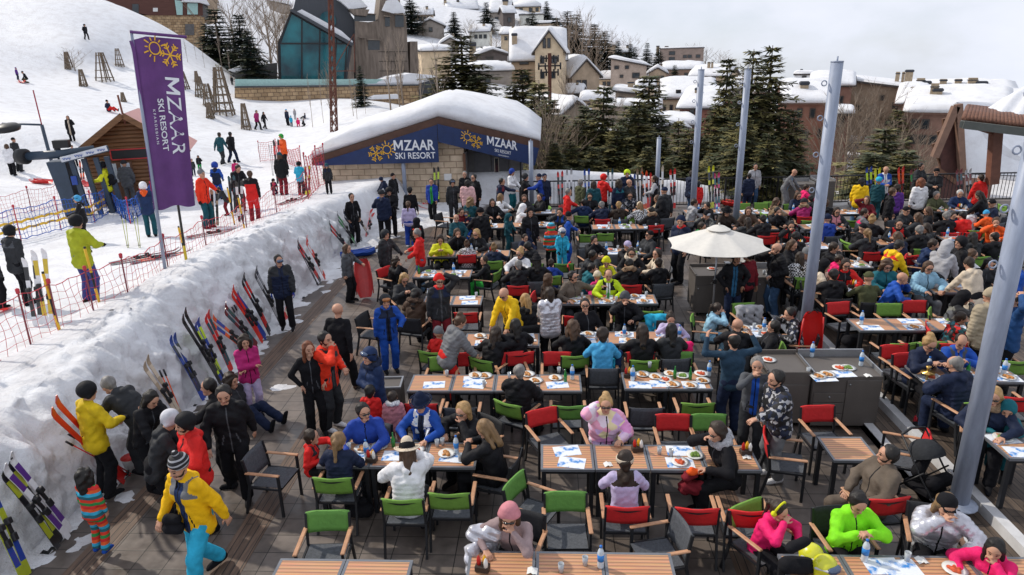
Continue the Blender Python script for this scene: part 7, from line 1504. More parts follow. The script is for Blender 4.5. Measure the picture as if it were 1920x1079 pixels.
# WHO IS WHERE
# head-top pixel (or F feet x, feet y, head y on the snow) | pose | turn | jacket | trousers | hair | head wear | cut | size | chair | label | options
COL.update(ice=(.26, .46, .60), dull=(.36, .40, .02), mustard=(.60, .42, .01), sand=(.36, .30, .21), rosegrey=(.30, .22, .22), pinkm=(.42, .02, .15))
CROWD="""
F163,75,46|walk|60|black|black|xk|helmet:black||||skiing in dark clothes high on the upper slope
F34,150,127|kid|90|purple|navy|sk|beanie:purple||||in purple coat standing by a small red sled far upslope
F52,156,134|kneel|300|black|olive|sk|beanie:black||||crouching in black beside the red sled far upslope
F205,210,188|ground|80|navy|red|sk|beanie:black||||sitting on the slope in red trousers
F137,265,217|hold|20|black/black/black/cream|black|lb||coat|||in long dark coat carrying a bundle on the slope
F25,330,270|stand2|185|white|black|lb||puffer|||in short white jacket with light brown hair, left of the lift
F38,322,258|stand|170|char|char|sb|cap:black||||in charcoal behind the white jacket left of the lift
F113,302,264|stand|0|black|black|sk|beanie:black||||in black beanie half hidden by the lift motor
F143,312,272|stand|20|navy|black|sk|||||dark-haired, just visible left of the log hut roof
F418,309,249|walk|170|petrol|char|sd|||||in dark teal jacket, left of the pair walking uphill
F438,306,248|walk2|165|black|navy|sk|||||in black, right of the pair walking uphill
F484,244,207|walk|70|magenta|black|sd||puffer|||in dark pink jacket walking by the narrow tree guard
F497,242,210|walk2|70|black|black|lk|||||in black walking behind the dark pink jacket
F541,236,205|reach|340|navy|black|sk|cap:sky||||in navy with pale cap among the children in the snow
F547,238,218|kid|180|cyan|navy|sk|beanie:cyan||||small, in turquoise snowsuit by the navy adult
F554,224,210|kid|0|lgrey|lgrey|sk|beanie:white||||small, in pale grey behind the snow-playing children
F560,238,222|kneel|200|hot|hot|sd|beanie:hot||||small, in hot pink snowsuit playing on the snow
F568,238,226|kneel|120|black|black|sk|beanie:black||||small, in black playing right of the hot pink snowsuit
F572,223,216|ground|270|navy|black|sk|||||lying back on the snow behind the playing children
F436,160,145|stand|0|black|black|sk|||||tiny and dark near the big ladder-like tree guard
F392,428,318|hold|75|orred|petrol|sk|pom:grey||||in orange-red jacket and grey bobble hat beside upright skis|sh=dkred
F412,374,305|kid2|185|navy/blue/blue|blue|sk|helmet:royal||||in blue ski suit and blue helmet seen from behind
F452,397,308|lean|50|black|dkred|sd|beard||||bearded, in black, bending over skis in the queue|sh=dkred
F480,418,321|reach|190|red/black/black/red/black|red/dkred|sb|||||in red overalls with black sleeves, back to camera|sh=dkred
F376,322,292|hold|20|black|green|sk|hood:black||||in black hood and green bib above the orange-red jacket
F364,330,304|kid|30|char|navy|sd|||||small and dark, left of the green bib
F446,345,300|stand2|200|pink|navy|sd|helmet:black||||in pink glimpsed behind the skis of the queue
F213,398,303|hold|290|lemon/lemon/lemon|navy|xk|helmet:black||||in fluorescent yellow jacket and black helmet before the log hut
F247,386,301|pocket|190|dgrey|dgrey|sd|beanie:char|puffer|||in grey coat and beanie with back turned at the log hut
F236,372,291|stand|185|petrol|navy|sd|beanie:olive||||in dark teal behind the grey coat at the hut
F268,352,291|stand|330|black/yellow/black|black|sk|beanie:black||||in black with yellow shoulders at the hut's serving hatch
F286,444,342|fold|200|dkblue/navy/dkblue/navy/orange|petrol|xk|helmet:white||||in dark blue jacket mostly hidden behind the purple flag
F173,568,403|hold2|165|dull|plaid|xk|helmet:black||||in yellow-green jacket and purple plaid trousers carrying skis|sh=dkbrown
F166,455,366|hold|300|black/houndstooth/black|black|sk|helmet:sky+hgog||||in black with patterned hood and light blue helmet
F50,572,421|stand2|160|char/dgrey/char|black|xk|helmet:black+hgog||||in charcoal jacket and black goggled helmet, second from the left edge
F2,578,455|stand|165|char|black|sd|beanie:black||||in dark jacket cut by the left picture edge
F537,318,252|phone|330|orange|black|xk|helmet:kelly+hgog:a||||in orange jacket and green helmet beside upright poles
F533,366,287|stand|175|black|dkred|lb|beanie:petrol|puffer|||in long black puffer seen from behind near the red net
F566,366,304|hold2|170|cyan|char|xk|helmet:black||||in turquoise jacket and helmet holding skis by the net|sh=red
F618,364,307|stand|15|char/navy/char/black|black|lb|helmet:petrol+goggles||||in open dark coat and helmet standing on the bank's end
F740,394,326|pocket|60|black|char|sd|beanie:black||||in black jacket and beanie beside the short left pole
F727,386,332|lean|300|navy|black|xk|helmet:navy||||in navy stooping with skis before the kiosk wall
659,368|pocket|40|black|black|sk||shirt|||in black sweater standing by skis at the bank's far end|sh=white
715,358|hold|185|navy|black|sd|beanie:char||||with a bright blue backpack holding skis by the bank
729,353|phone|20|black|black|sk|helmet:black||||in black cap looking at a phone behind the backpack wearer
768,351|stand|175|black|black|sk||shirt|||broad-backed in black walking towards the kiosk
765,378|stand|180|lilac|royal|pb||shirt|.88||ponytailed in lilac sweater and blue trousers near the kiosk|sh=white
808,336|stand2|340|royal/royal/royal/kelly|black|sk|||.95||young, in blue jacket over a green shirt near the kiosk
848,338|hold|20|char|char|xk|helmet:char+hgog||.95||in grey helmet embracing upright skis by the kiosk door
876,338|stand2|170|pale|black|lk||puffer|.97||in pale pink quilted jacket with long dark hair
871,322|stand|0|black|black|sg|||||grey-haired in black behind the pale pink jacket
888,328|stand|330|black|black|sk|shades||||in black and sunglasses right of the pale pink jacket
941,335|reach|80|navy/dkred/navy|black|sk|||||in navy jacket with dark red shoulders reaching out by the kiosk panel
960,318|hold2|60|white|teal|lb|helmet:royal||||in white jacket, teal trousers and blue helmet by the railing's start
985,327|hold|80|black|black|xk|helmet:char||||in black shouldering yellow skis by the short right pole
1010,327|reach|270|royal|black|sk|cap:navy||||in bright blue jacket and navy cap stretching out one arm
1021,327|stand|20|navy|black|sk|cap:navy||||in navy behind the bright blue jacket at the railing
781,410|kid|175|black/orred/black|black|sk|hood:black||.72||small, in black hood with orange pack carrying skis
781,430|hold2|275|red|ltjeans|sg|||||in red ski jacket and jeans holding a red cup
722,433|hold|60|char|char|xk|helmet:char||.97||in charcoal ski suit and helmet holding skis upright mid walkway
650,459|hold|80|dgrey|black|lb|||.88||with long hair and blue backpack beside the red sled
522,486|stand2|15|navy/char/char|black|sk|goggles|puffer|1.02||in dark quilted jacket and ski goggles with blue gloves|gl=royal
632,570|walk2|168|black|black|xk||shirt|1.04||bald in black zip sweater walking away|sh=brown
722,556|hold|25|blue/navy/blue/navy|blue|sk|helmet:char+hgog:a||.93||young, in blue ski suit and grey helmet holding skis and poles
577,643|akimbo|30|black|black|lr||shirt|.97||brown-haired in black with hand on hip beside orange jacket|sh=black
608,624|mouth|70|orred/char/orred/char/orred|char|sk|beard||1.02||bearded in orange-red and charcoal jacket, hand at mouth|sh=white
691,656|fold|320|dkblue|dkblue|lk|fur:navy+helmet:dkblue:kelly+hgog||.98||in navy fur-collared ski suit and green-marked helmet
693,723|kid|175|red|red|sk|||.68||small black-haired, from behind in red snowsuit
735,735|kid|185|rose|rose|sd|fur:white||.63||small, in pink snowsuit with white fur hood
457,632|fold|40|pinkm|lilac|cd|||.88||long-haired in dark pink jacket and pale ski trousers
432,703|ground|80|char|navy|cd|||||curly-haired sitting on the slush behind the dark pink jacket
417,726|walk|20|black|black|sk|beard||1.03||bearded in black hooded coat walking towards the camera
388,712|reach|285|black|black|sk|||||in black behind a lifted pair of blue skis
163,731|hold2|150|mustard|black|xk|helmet:black:dull||1.0||in mustard-yellow jacket and black helmet at the snow bank
203,718|bend|255|char/char/char|char|sg|||1.02||grey-haired in charcoal and white jacket bending at the snow bank
284,745|lean|70|black|black|lk|||.97||dark-haired in black smiling at equipment by the bank
344,780|hold|320|red|black|xk|helmet:black+beard||1.0||bearded in bright red jacket and black helmet
316,774|lean|120|char|black|xk|helmet:silver||.97||in silver-grey helmet hidden behind the bright red jacket
161,892|kid|170|stripes|stripes|ck|||.66||small, in rainbow striped snowsuit with back to camera|sh=blue
333,858|walk|335|mustard2/grey/mustard2/dkblue/mustard2|cyan|sk|pom:knit+beard||1.04||in open yellow jacket and turquoise trousers walking up front|sh=black
583,807|kidturn|70|red/char/red|black|sd|||.72||small dark-haired, in red and black jacket at the table end
633,814|kidsit|180|navy|char|pl||puffer|.8|g|with long light ponytail in navy puffer jacket
680,759|sitturn|350|royal|char|sk|shades+beard|||k|bearded in bright blue jacket and sunglasses at the table
788,744|sit|350|blue/white/blue/navy|char|sg|brim:navy+shades||||in small dark hat and blue jacket with a number
868,757|sitchin|320|black|black|ly|shades|||b|blonde in black and sunglasses leaning on her hand
908,790|sitphone|255|black|black|ll||||b|long fair-haired in black coat reading a phone
763,832|sit2|180|white|char|lb|brim:cream:black|puffer||g|in white jacket and wide cream hat, seen from behind
1136,745|sitcall|10|pastel|grey|uy|shades|puffer||k|blonde in pastel puffer jacket talking on a phone
1172,848|kidsit|180|lilac/dkbrown/lilac/lilac/dkbrown|black|sd|band:cream||.85|r|small, in lilac jacket and cream knit band seen from behind
1345,794|sit2|285|black|black|ld|fur:lgrey+shades|coat|1.05||in black coat with thick grey fur collar
955,950|sitchin|345|rosegrey|char|lb|beanie:rose+shades|shirt||b|in pink knit beanie and mauve sweater resting chin on hand
973,685|sitturn|150|black|char|sg|shades|puffer||g|grey-haired in black puffer jacket sitting half turned
945,541|lean|330|yellow|black|xk|shades||1.0||bald in yellow jacket leaning over a table
862,592|lean|120|grey|red|ub||puffer|.97||in grey quilted jacket and red trousers leaning to the table
822,616|kidsit|165|red|red|sb|beanie:grey||.74|g|small, in red jacket and grey woolly hat
929,615|sit2|150|black|lgrey|ld|||.97|g|with long black hair leaning over the plates
966,600|sit|195|black|black|lk||||r|long black-haired, beside the yellow-jacketed man
1030,540|fold|195|chrome|black|ld||puffer|.98||standing in shiny silver puffer jacket, dark-haired
985,553|sit2|195|black|char|ly||||b|fair-haired in black in front of the yellow jacket
1074,604|sit|185|black|black|cb||||g|with big curly brown hair seen from behind
1130,616|kidsit|180|sky|navy|sd|||.9|k|young, in light blue shirt with black braces
1097,562|sitback|20|black|black|sk|shades|shirt||r|in black striped sweater and sunglasses leaning aside
1172,550|sit2|350|black|black|sk|beanie:dgrey|puffer||g|in black puffer jacket and grey beanie
1258,589|sit2|350|lilac|char|ud||shirt|.9|b|in lilac sweater bending over a plate
1205,611|sit|180|black|black|ld||||g|long brown-haired in black, between cyan shirt and pink coat
1259,608|sit|185|char|black|lk||||k|dark-haired before the hot pink hung jacket
1074,510|sitarm|10|taupe|char|sk|shades+beard|||k|bearded in brown jacket and sunglasses, arm spread
1141,507|sit|0|neon/black/neon/white|black|td||||g|balding in fluorescent yellow and black jacket
1029,514|sitturn|80|dkbrown|char|lb||||r|brown-haired in dark brown coat turned right
1109,495|sit2|95|teal|navy|sk|||.9|r|young, in teal jacket leaning to the right
1137,484|kidsit|0|lemon|lemon|sd|beanie:lemon||.78|k|small, in lime yellow hat and jacket
1184,466|sit|0|black|black|ld|shades+fur:cream|||k|in sunglasses and cream fur collar facing the camera
1180,487|sit2|180|black|black|sk|fur:tan|||r|in black parka with tan fur hood seen from behind
1235,485|sit|190|black|black|sd||||k|in black hooded coat with back turned, right of the fur hood
1232,468|sitturn|260|cream|char|ld||||k|dark-haired in cream coat turned left
1218,434|sitback|310|char|black|sk|cap:black+shades|||r|in black cap and sunglasses leaning back
1114,443|sit2|20|black|black|sk||||k|in black jacket leaning at the plate-strewn table
1111,471|sit2|60|char|black|sk||puffer|||dark-skinned in charcoal puffer jacket|sk=2
1177,454|sit2|30|black|black|sk|cap:lilac|||k|in pale lilac cap bending forward
1054,430|kid2|15|cyan|cyan|xk|helmet:silver+hgog||.74||small, in light blue ski suit and silver helmet
1033,420|kid|195|stripes|black|sk|hood:stripes||.76||small, in striped hooded jacket standing from behind
1067,399|hold|90|navy/blue/blue|blue|sk|beanie:black||.93||young, in blue and navy suit and black beanie
995,410|kid2|60|navy|navy|sb|||.8||young, in navy standing left of the striped jacket
1006,482|sit|185|black|black|lk|brim:black|||k|in black wide hat and black coat seen from behind
1033,487|sit|180|royal|navy|sd|||.86|g|young, in blue jacket, back to camera, by a green chair
975,467|sit|330|navy/white/white|navy|uy|shades|||g|blonde in navy and white ski jacket with sunglasses
972,489|sit2|180|black/black/black/white|black|tg||||r|balding and grey in black with back turned
985,440|sit|30|navy|black|sd|||.85|k|young, in navy leaning over a toy
989,455|sit2|200|black|black|sk||puffer||g|in black puffer jacket from behind, left of the black hat
994,391|stand|20|black|black|ld|beanie:black||||in black coat and hat standing by the short pole's tables
981,384|sit2|100|white|char|ld|hood:white|||k|in white hooded jacket bending right
954,402|kid2|60|petrol|petrol|sd|hood:petrol||.7||small, in dark teal hood near the kiosk tables
825,442|sitphone|10|lemon|black|ld||||b|long-haired in lime jacket looking at a phone
857,430|sit2|10|black|black|lb||||k|brown-haired in black picking at a plate
893,431|sit|340|black|char|ly|shades|||k|blonde in black and sunglasses at the houndstooth child's table
875,452|sit|185|houndstooth|black|ub|||.85|r|small, in black and white houndstooth jacket
926,458|sit|180|navy|black|ul|||.9|g|small with fair hair tied up, in navy
855,403|sitback|30|petrol|char|td||||b|balding in dark green jacket sitting by the walkway
874,397|sit|350|navy|blue|sd|goggles||.85|k|young with blue goggles on the face, in navy
900,391|hold|195|black|black|sk|beanie:black||||in black beanie standing from behind with a brown ski
923,374|sit|15|black|black|ld||||g|dark-haired in black beside the brown ski
939,364|sitturn|60|white|black|ll||||g|fair-haired in white jacket near the kiosk
882,372|sit|150|petrol|red|cl||||g|curly fair-haired in dark green, back half turned
907,481|sitturn|250|black|kelly|sd|||.9|g|young, in black top and bright green trousers
823,517|headhand|20|char/navy/char/char/red|dkred|sk|beanie:red+shades||||in red beanie and sunglasses raising a hand to the head
757,514|sitphone|30|char|taupe|ly|shades|||b|blonde in dark puffer, legs crossed, at the walkway
743,484|sit2|60|black|black|cd|||.9|r|curly-haired, in black on a red chair by the walkway
779,543|sit|165|brown|black|lk|fur:brown|||b|dark-haired in fluffy brown coat, back to camera
1066,354|hold|90|red|black|sg|||||grey-haired in red jacket standing among tables
1089,337|stand2|120|olive|black|sg|||||in olive jacket standing beside the railing, back turned
1132,328|hold2|130|red|black|xk|helmet:red+hgog||||in red jacket and red helmet shouldering a yellow ski
1160,338|stand|200|navy/teal/navy|black|cd|||||curly-haired in navy from behind at the railing
1180,337|stand2|15|char|black|xk|||||bald in dark quilted jacket at the railing
1176,320|stand|0|navy|black|xk|helmet:neon||||in fluorescent yellow helmet behind the bald man
1226,330|hold|265|black/lgrey/lgrey|black|pd|||||ponytailed in black and grey holding a red snowboard
1298,321|stand2|110|navy|jeans|sd|||||in navy jacket and jeans behind the slim flat-capped pole
1309,340|kid|190|red|dkred|sk|||.8||small, in red standing right of the slim flat-capped pole
1417,308|stand|0|lgrey|jeans|sk|beard||||bearded in grey hooded sweatshirt and jeans at the railing
1405,326|stand|185|navy|navy|sk|||.85||young, in navy from behind left of the grey sweatshirt
1490,318|lean|60|grey/grey/grey/sky|grey|xk||shirt|||bald in grey suit bending over the far counter
983,366|sit|0|char|black|lb|shades|||k|brown-haired in sunglasses before the short right pole
1012,364|sitturn|280|black|black|sk||||g|in black facing left right of the short pole
1094,374|sitarm|165|dkblue|black|sk||||g|in dark blue from behind with arm stretched along chairs
1106,363|sit|0|black|black|sk|shades|puffer||k|in black puffer jacket and sunglasses facing camera, below olive jacket
1128,379|sit2|180|navy|black|sg||||r|grey-haired in navy from behind on a red chair
1160,379|sit|185|dkbrown|black|sy||||k|with blonde bob in dark brown from behind
1181,361|sit|0|speck|black|sd|shades|||k|in speckled black jacket and sunglasses
1200,380|sit2|190|houndstooth|char|ll|cap:cream|||k|in cream cap and checked jacket from behind
1232,367|sit|255|beige|black|lb||||k|light brown-haired in beige facing left
1241,377|sit|200|black|black|sk|hood:black|||k|in black hood sitting from behind beside beige coat
1222,389|sit2|190|black|black|sk|fur:tan|||r|in black with tan fur hood on a red chair
1050,391|sit2|330|char/blue/char|black|sk|shades|||k|in charcoal and blue with sunglasses before the red stander
1302,374|sit|100|lgrey|char|sd||||k|in pale grey left of the slim pole's far tables
1326,380|sit2|280|black|black|sk||||b|in black leaning left under the slim pole
1326,397|sit2|285|camo|black|sd|beanie:black:silver|||b|in black camouflage jacket and dark beanie
1363,391|sit|10|dkbrown|black|ld|brim:black|||k|in black hat hiding the face with hands
1404,389|sit|350|brown|black|lb||||g|long brown-haired in brown coat
1316,418|kidsit|60|green|navy|sd|||.8|k|small, dark-haired beside the second tall pole
1402,409|sit|180|char|char|ld||||k|long dark-haired from behind, left above the parasol
1431,404|sit2|180|black|black|sk||||r|black-haired in black from behind, right above the parasol
1277,407|stand2|310|navy/navy/navy/navy/red|black|sk|beanie:navy||1.05||in navy parka with red scarf left of the parasol
1381,476|akimbo|10|black/black/black/jeans2|navy|sk|beard||1.0||waiter with blue polo under black jacket|sk=1
1403,469|stand2|200|dkred|black|sk||shirt|||waiter in dark red shirt from behind|sk=1
1457,457|mouth|285|black|jeans|xk|beard|puffer|1.04||bald bearded in black jacket and jeans right of the counters
1347,570|sit2|75|ice|ice|pd|||.9|g|ponytailed in ice-blue snowsuit eating
1384,599|sit|165|black|black|xk||||k|bald in black from behind below the ice-blue snowsuit
1377,627|armsup|190|petrol2|navy|tk||shirt|1.0||in dark blue suit raising both arms
1421,672|mouth|345|dgrey/dgrey/dgrey/blue|char|sg||shirt|1.0||in grey suit and open blue shirt eating
1457,697|reach|285|speck|grey|sk|beard|puffer|1.0||bearded in patterned black puffer and grey joggers|sh=white
1452,602|sitback|260|black|black|sk||||g|in black facing left beside the near counters
1482,578|sit2|265|speck|black|sk||||k|in speckled black jacket left of the fourth tall pole
1564,506|sit|180|black|black|sk||||b|short-haired in black from behind, first right of the fourth pole
1630,512|sit|180|olive|char|sd|cap:olive|shirt||b|in olive shirt and cap from behind
1693,512|sitchin|70|blue|navy|xk||||g|bald in bright blue puffer resting head on hand
1742,492|sit|0|ice|grey|lb|shades|puffer||k|in ice-blue puffer and sunglasses facing the camera
1818,484|lean|195|cream|black|sd||coat|1.0||standing in cream teddy coat with back turned
1777,453|lean|130|lgrey|char|sk|hood:lgrey||1.03||in grey hooded sweatshirt bending over a table
1803,446|stand2|250|black|black|xk|helmet:black||||in black helmet behind the grey sweatshirt
1687,452|lean|110|yellow/red/yellow|black|sk|||||standing in yellow jacket with red hood
1664,489|sit|0|teal|black|cb|shades|||k|curly-haired in teal jacket and sunglasses
1587,487|sit|0|red/black/red/black|black|ld|shades|||g|in red jacket, dark scarf and sunglasses
1548,489|sit|60|cream/cream/cream/black|black|sk|hood:black|||k|in cream coat and black hood
1574,479|sit2|70|hot|black|sd|||.85|k|young, in hot pink between hood and red jacket
1500,474|sit|190|houndstooth|char|ld||||g|long dark-haired in checked jacket beside the fourth pole
1487,451|sit|40|black|black|lb||||k|chestnut-haired in black touching the fourth pole's left side
1564,456|sit2|60|black|black|sd||||g|brown-haired young, in black right of the fourth pole
1484,416|sit2|340|black/red/black|black|sk|shades|||k|in black with red shoulders and sunglasses left of the fourth pole
1492,436|sit|185|black|black|sk||||r|black-haired from behind left of the fourth pole
1552,404|sit|190|royal|black|sk|beanie:navy|||k|in bright blue jacket and dark beanie from behind
1570,390|sit|0|char/rose/char/rose|black|ld|shades|||k|with pink scarf and sunglasses
1497,361|sit|15|navy|black|lb|shades|||g|in navy and sunglasses under the grey suit
1513,346|sit|90|hot|black|sd|||||in hot pink jacket before the far counter
1508,374|sit2|170|magenta|black|sk|beanie:char+fur:tan|||r|in magenta coat with fur hood and dark beanie
1549,375|sit|185|black|black|sb||||r|brown-haired from behind right of the fourth pole's upper shaft
1457,372|sit|100|tan|char|lb||||g|with long light brown hair left of the magenta coat
1458,390|sit2|10|black|black|sk||||g|black-haired in black bent over, left of the magenta coat
1616,334|stand2|150|yellow|ltjeans|lk|||||in yellow jacket with long black hair at the far railing
1662,313|phone|0|white/blue/blue/white|black|xk|||1.04||bald in white and blue ski jacket at the far railing
1649,334|kid|150|petrol|petrol|sd|beanie:cyan:hot||.85||small, in dark teal with turquoise and pink hat
1728,307|hold2|30|char|black|sk|beard|puffer|1.04||bearded in dark jacket at the far railing
1757,317|phone|340|char|black|sk|cap:black||||in dark jacket and black cap at the far railing
1727,336|stand|185|white|black|cr||||| with big reddish curls in white hooded top from behind
1840,328|stand2|180|red|black|sd|||||in red jacket from behind at the right railing
1675,353|stand2|60|black|black|sb|||1.03||tall, in black standing in the far right aisle
1683,346|kid|150|purple|navy|sd|||.9||small, in purple behind the tall man in black
1626,369|sitcall|330|dkred|black|lb||||r|in dark red jacket, head on hand, below the yellow jacket
1757,360|sit|10|olive|black|sg||||k|grey-haired in olive at the pale far pair
1801,357|sit|350|dkblue|black|sw||||k|white-haired in dark blue at the pale far pair
1836,359|lean|230|black|black|ld|||||dark long-haired leaning at the pale far pair's end
1862,376|sit|260|navy|black|sk|cap:black|||k|in black cap and navy right of the leaning long hair
1850,396|sit2|200|orange|teal|sk|beanie:sky||.85|k|small, in orange with light blue beanie
1806,397|sit2|190|red|black|sk||puffer||r|in red puffer jacket from behind, far right
1776,398|sit|175|black|black|sg||||r|in black from behind on a red chair, far right
1869,409|sit2|320|orange|black|sb||||g|in orange puffer by the nearest pole
1866,436|sit|200|black|black|tk||||g|balding in black from behind by the nearest pole
1700,389|sit|20|char|black|sk|cap:black|||k|in flat dark cap in the far right crowd
1740,389|sit|250|black|black|lb||||k|brown-haired facing left in the far right crowd
1687,412|sit|345|black/red/black|black|sk||||k|dark-haired man facing camera, far right, black and red jacket
1725,424|sit|185|black|black|sg||||k|in black from behind in the far right crowd's middle
1737,420|sit2|250|char|black|ld||||k|in charcoal facing left beside the black back, far right
1684,436|sit2|195|navy|black|lb||||r|in navy bent over, above the yellow-red jacket
1619,421|sit2|80|black|black|sk|cap:black|||k|in black cap leaning right, right of the bright blue jacket
1622,392|sit|80|grey/hot/grey|black|sd||||k|in grey jacket with hot pink lining
1636,405|sit|150|black|black|uy||||k|blonde from behind in the aisle's crowd
1627,430|sit|185|char|black|pl||||r|ponytailed from behind on a red chair in the deck's rear
1751,450|sit2|60|dkblue|black|sd||||r|in dark blue eating with bowed head
1824,469|sit|60|white|char|lb|shades|||k|brown-haired in white jacket and sunglasses
1856,486|sit2|350|char|black|lk||||k|dark long-haired in charcoal beside the cream teddy coat
1825,437|sit|180|char|black|lk||||g|long black-haired from behind right of the black helmet
1908,484|stand2|250|blue|orred|sb|||||in bright blue jacket at the right picture edge
1811,548|sit2|60|camo|black|sk|hood:black|||g|in black headscarf and glossy jacket
1860,543|stand|190|sand|black|sd|beanie:sand|puffer|1.03||standing in beige puffer jacket behind the nearest pole
1905,551|headhand|260|blue2|black|td|||1.02||balding in dark blue, hand at face, at the right edge
1804,587|sit2|70|spots|black|sd|||.88|r|young, in black jacket with red flowers
1744,631|sitphone|10|navy|black|uy|shades|||r|fair-haired in navy and sunglasses looking at a phone on the deck
1804,628|sitphone|350|blue/dgrey/blue|char|tk||||g|balding in blue sleeves and dark vest holding a phone
1794,670|sit2|195|navy|navy|tg||puffer||g|balding from behind in navy puffer by the hookah
1866,729|sit|330|navy|black|ly|shades+fur:tan|||k|fair-haired in sunglasses with fur collar beside a child
1892,756|kidsit|330|teal|teal|sd|hood:teal||.74||small, in teal hood at the right picture edge
1667,838|sitback|280|taupe|taupe|sk|beard|coat|||bearded in taupe jacket lounging sideways at the square table
1463,944|sit2|30|hot|black|pd|muffs:lemon||.88|g|in hot pink jacket with lime ear muffs
1611,926|sitphone|5|lime|black|sk|beard|||b|bearded in neon green jacket looking at a phone
1777,930|sit2|340|chrome|black|ll|cap:black|puffer||b|in silver foil jacket and black cap
1722,400|sit|210|char|black|lb||||k|brown-haired in charcoal squeezed into the far right crowd's middle
1822,391|sit|200|white|navy|sb|||.85||young, in white behind the red puffer back
1788,399|sit|10|navy|black|sd|||.85||young, facing camera beside the red puffer back
1521,367|sit|190|char|black|sk||||k|in charcoal hidden behind the fourth pole's upper shaft
1513,467|sit2|60|grey|char|sk|beanie:grey|||k|in grey woolly hat just right of the fourth pole
864,391|kidsit|40|dkred|navy|sd|||.8||small, in dark red beside the curly fair-haired person
1120,511|kidsit|200|pink|pink|sd|beanie:cream||.72||small, in pink with cream hat beside the lime yellow child
1246,352|stand2|200|char|black|sk|cap:navy||||in charcoal and cap by the cream skis at the railing
1113,340|stand|190|petrol|black|ld|||||long-haired in dark teal at the railing beside the red-helmeted person
F514,366,335|kneel|40|char/pink/char|navy|sd|helmet:black||||small, crouching with a backpack by the long black puffer
F427,404,350|lean|300|char|dkred|sd|||||stooping in charcoal behind the orange-red jacket
1868,1016|sitchin|310|hot|black|lk|||.9||dark-haired in hot pink leaning on a hand, bottom right corner
"""
COL.update(mustard2=(.82, .46, .005), jeans2=(.02, .10, .20), petrol2=(.022, .05, .085), blue2=(.015, .06, .18))
CNAME2=dict(g="green", r="red", k="grey", b="black")
PLACED={}
for ln in CROWD.strip().splitlines():
 f_=ln.split('|');f_+=['']*(12-len(f_));pos, pose, rz, top, bot, hair, hat, kind, sc, ch_, lab, opt=f_[:12];rz=float(rz);sc=float(sc)if sc else 1.0;lab=lab.strip()
 q=dict(t.split('=')for t in opt.split(',')if '=' in t);p=POSES[pose];J=sk(pose);off=Matrix.Rotation(R_(rz), 3, 'Z')@Vector(J['hc']);htop=J['hc'][2]+.118*p['hs']
 if pos[0]=='F':
  x, yf, yh=map(int, pos[1:].split(','));loc=onT(x, yf);dist=math.hypot(loc.x, loc.y);sc=min(1.12, max(.5, (D(x, yh, dist).z-loc.z)/htop))*sc
 else:
  x, yh=map(int, pos.split(','));v=GZ2(x, yh, htop*sc);loc=Vector((v.x-off.x*sc, v.y-off.y*sc, v.z))
  if loc.y>23 and loc.x<-3 or loc.x<-5.6:loc.z=max(0, TZ(loc.x, loc.y))if loc.y>23 else max(0.0, .08)
 kw={}
 if 'sh' in q:kw['shoes']=q['sh']
 if 'helmet' in hat or(pos[0]=='F' and pose!='ground'):kw['glove']='black'
 if 'gl' in q:kw['glove']=q['gl']
 if 'sk' in q:kw['skin']=int(q['sk'])
 o=person(loc, rz, pose, lab, top or 'black', bot or 'black', hair or 'sk', hat or None, kind=kind or 'ski', sc=sc, **kw);PLACED[lab]=o
 if ch_:
  low=p['kid'];dy=(.03 if not low else .0);m=Matrix.Rotation(R_(rz), 3, 'Z')@Vector((0, dy-.02, 0));zc=loc.z
  w_=lab.split();chair((loc.x+m.x, loc.y+m.y, zc), rz, ch_, CNAME2[ch_]+" chair of the person "+' '.join(w_[:11]))
bpy.context.view_layer.update()
def wear_text(lab, body, x0, z0, wd, hg):
 o=PLACED[lab];j=next(c for c in _kids[o.name]if 'jacket' in c.name);vs, fs=text_polys(body, 1.0, .02);ax=min(v.x for v in vs);bx=max(v.x for v in vs);ay=min(v.y for v in vs);by=max(v.y for v in vs);q=[]
 for v in vs:
  x=x0+(v.x-ax)/(bx-ax)*wd;z=z0+(v.y-ay)/(by-ay)*hg;ok, p, n, i=j.ray_cast(Vector((x, -1.2, z)), Vector((0, 1, 0)));q.append((p.x, p.y-.006, p.z)if ok else(x, -.2, z))
 mb=MB();mb.add(q, fs);mb.build("number", M_WTXT, o)
wear_text("in small dark hat and blue jacket with a number", "22", .04, .74, .12, .13)
# SKIS, SLEDS, BAGS AND OTHER LOOSE THINGS
def ski_mesh():
 mb=MB();n=22;vs=[];fs=[]
 for i in range(n):
  t=i/(n-1);w=.036+.012*abs(2*t-1)**2;w*=(1-((t-.93)/.07)**2*.75)if t>.93 else(1-((.03-t)/.03)*.3 if t<.03 else 1)
  y=-.075*((t-.88)/.12)**2 if t>.88 else-.012*math.sin(t/.88*math.pi)
  for sx, sy in((-1, -.006), (1, -.006), (1, .006), (-1, .006)):vs.append((sx*w, y+sy, t*1.65))
 for i in range(n-1):
  for k in range(4):fs.append((i*4+k, i*4+(k+1)%4, i*4+4+(k+1)%4, i*4+4+k))
 fs+=[(3, 2, 1, 0), tuple(range(4*n-4, 4*n))];mb.add(vs, fs);mb.m=[1 if(.10<(f[0]//4)/n<.34 or .62<(f[0]//4)/n<.80)and i<4*(n-1)and i%4 in(0, 2)else 0 for i, f in enumerate(fs)]
 me=mb.build("ski", [M_BLACK, M_BLACK]);d=me.data;bpy.data.objects.remove(me)
 mb=MB();mb.box((0, -.03, .62), (.07, .06, .13), bev=.012);mb.box((0, -.04, .88), (.075, .075, .10), bev=.012);mb.box((0, -.02, .75), (.05, .025, .3));b=mb.build("binding", M_BLACK);bd=b.data;bpy.data.objects.remove(b);return d, bd
SKI, BIND=ski_mesh()
M_SK=lambda c:mat(c+" ski top sheet", COL[c], .3, ns=9, na=.1, spec=.6, coat=.3)
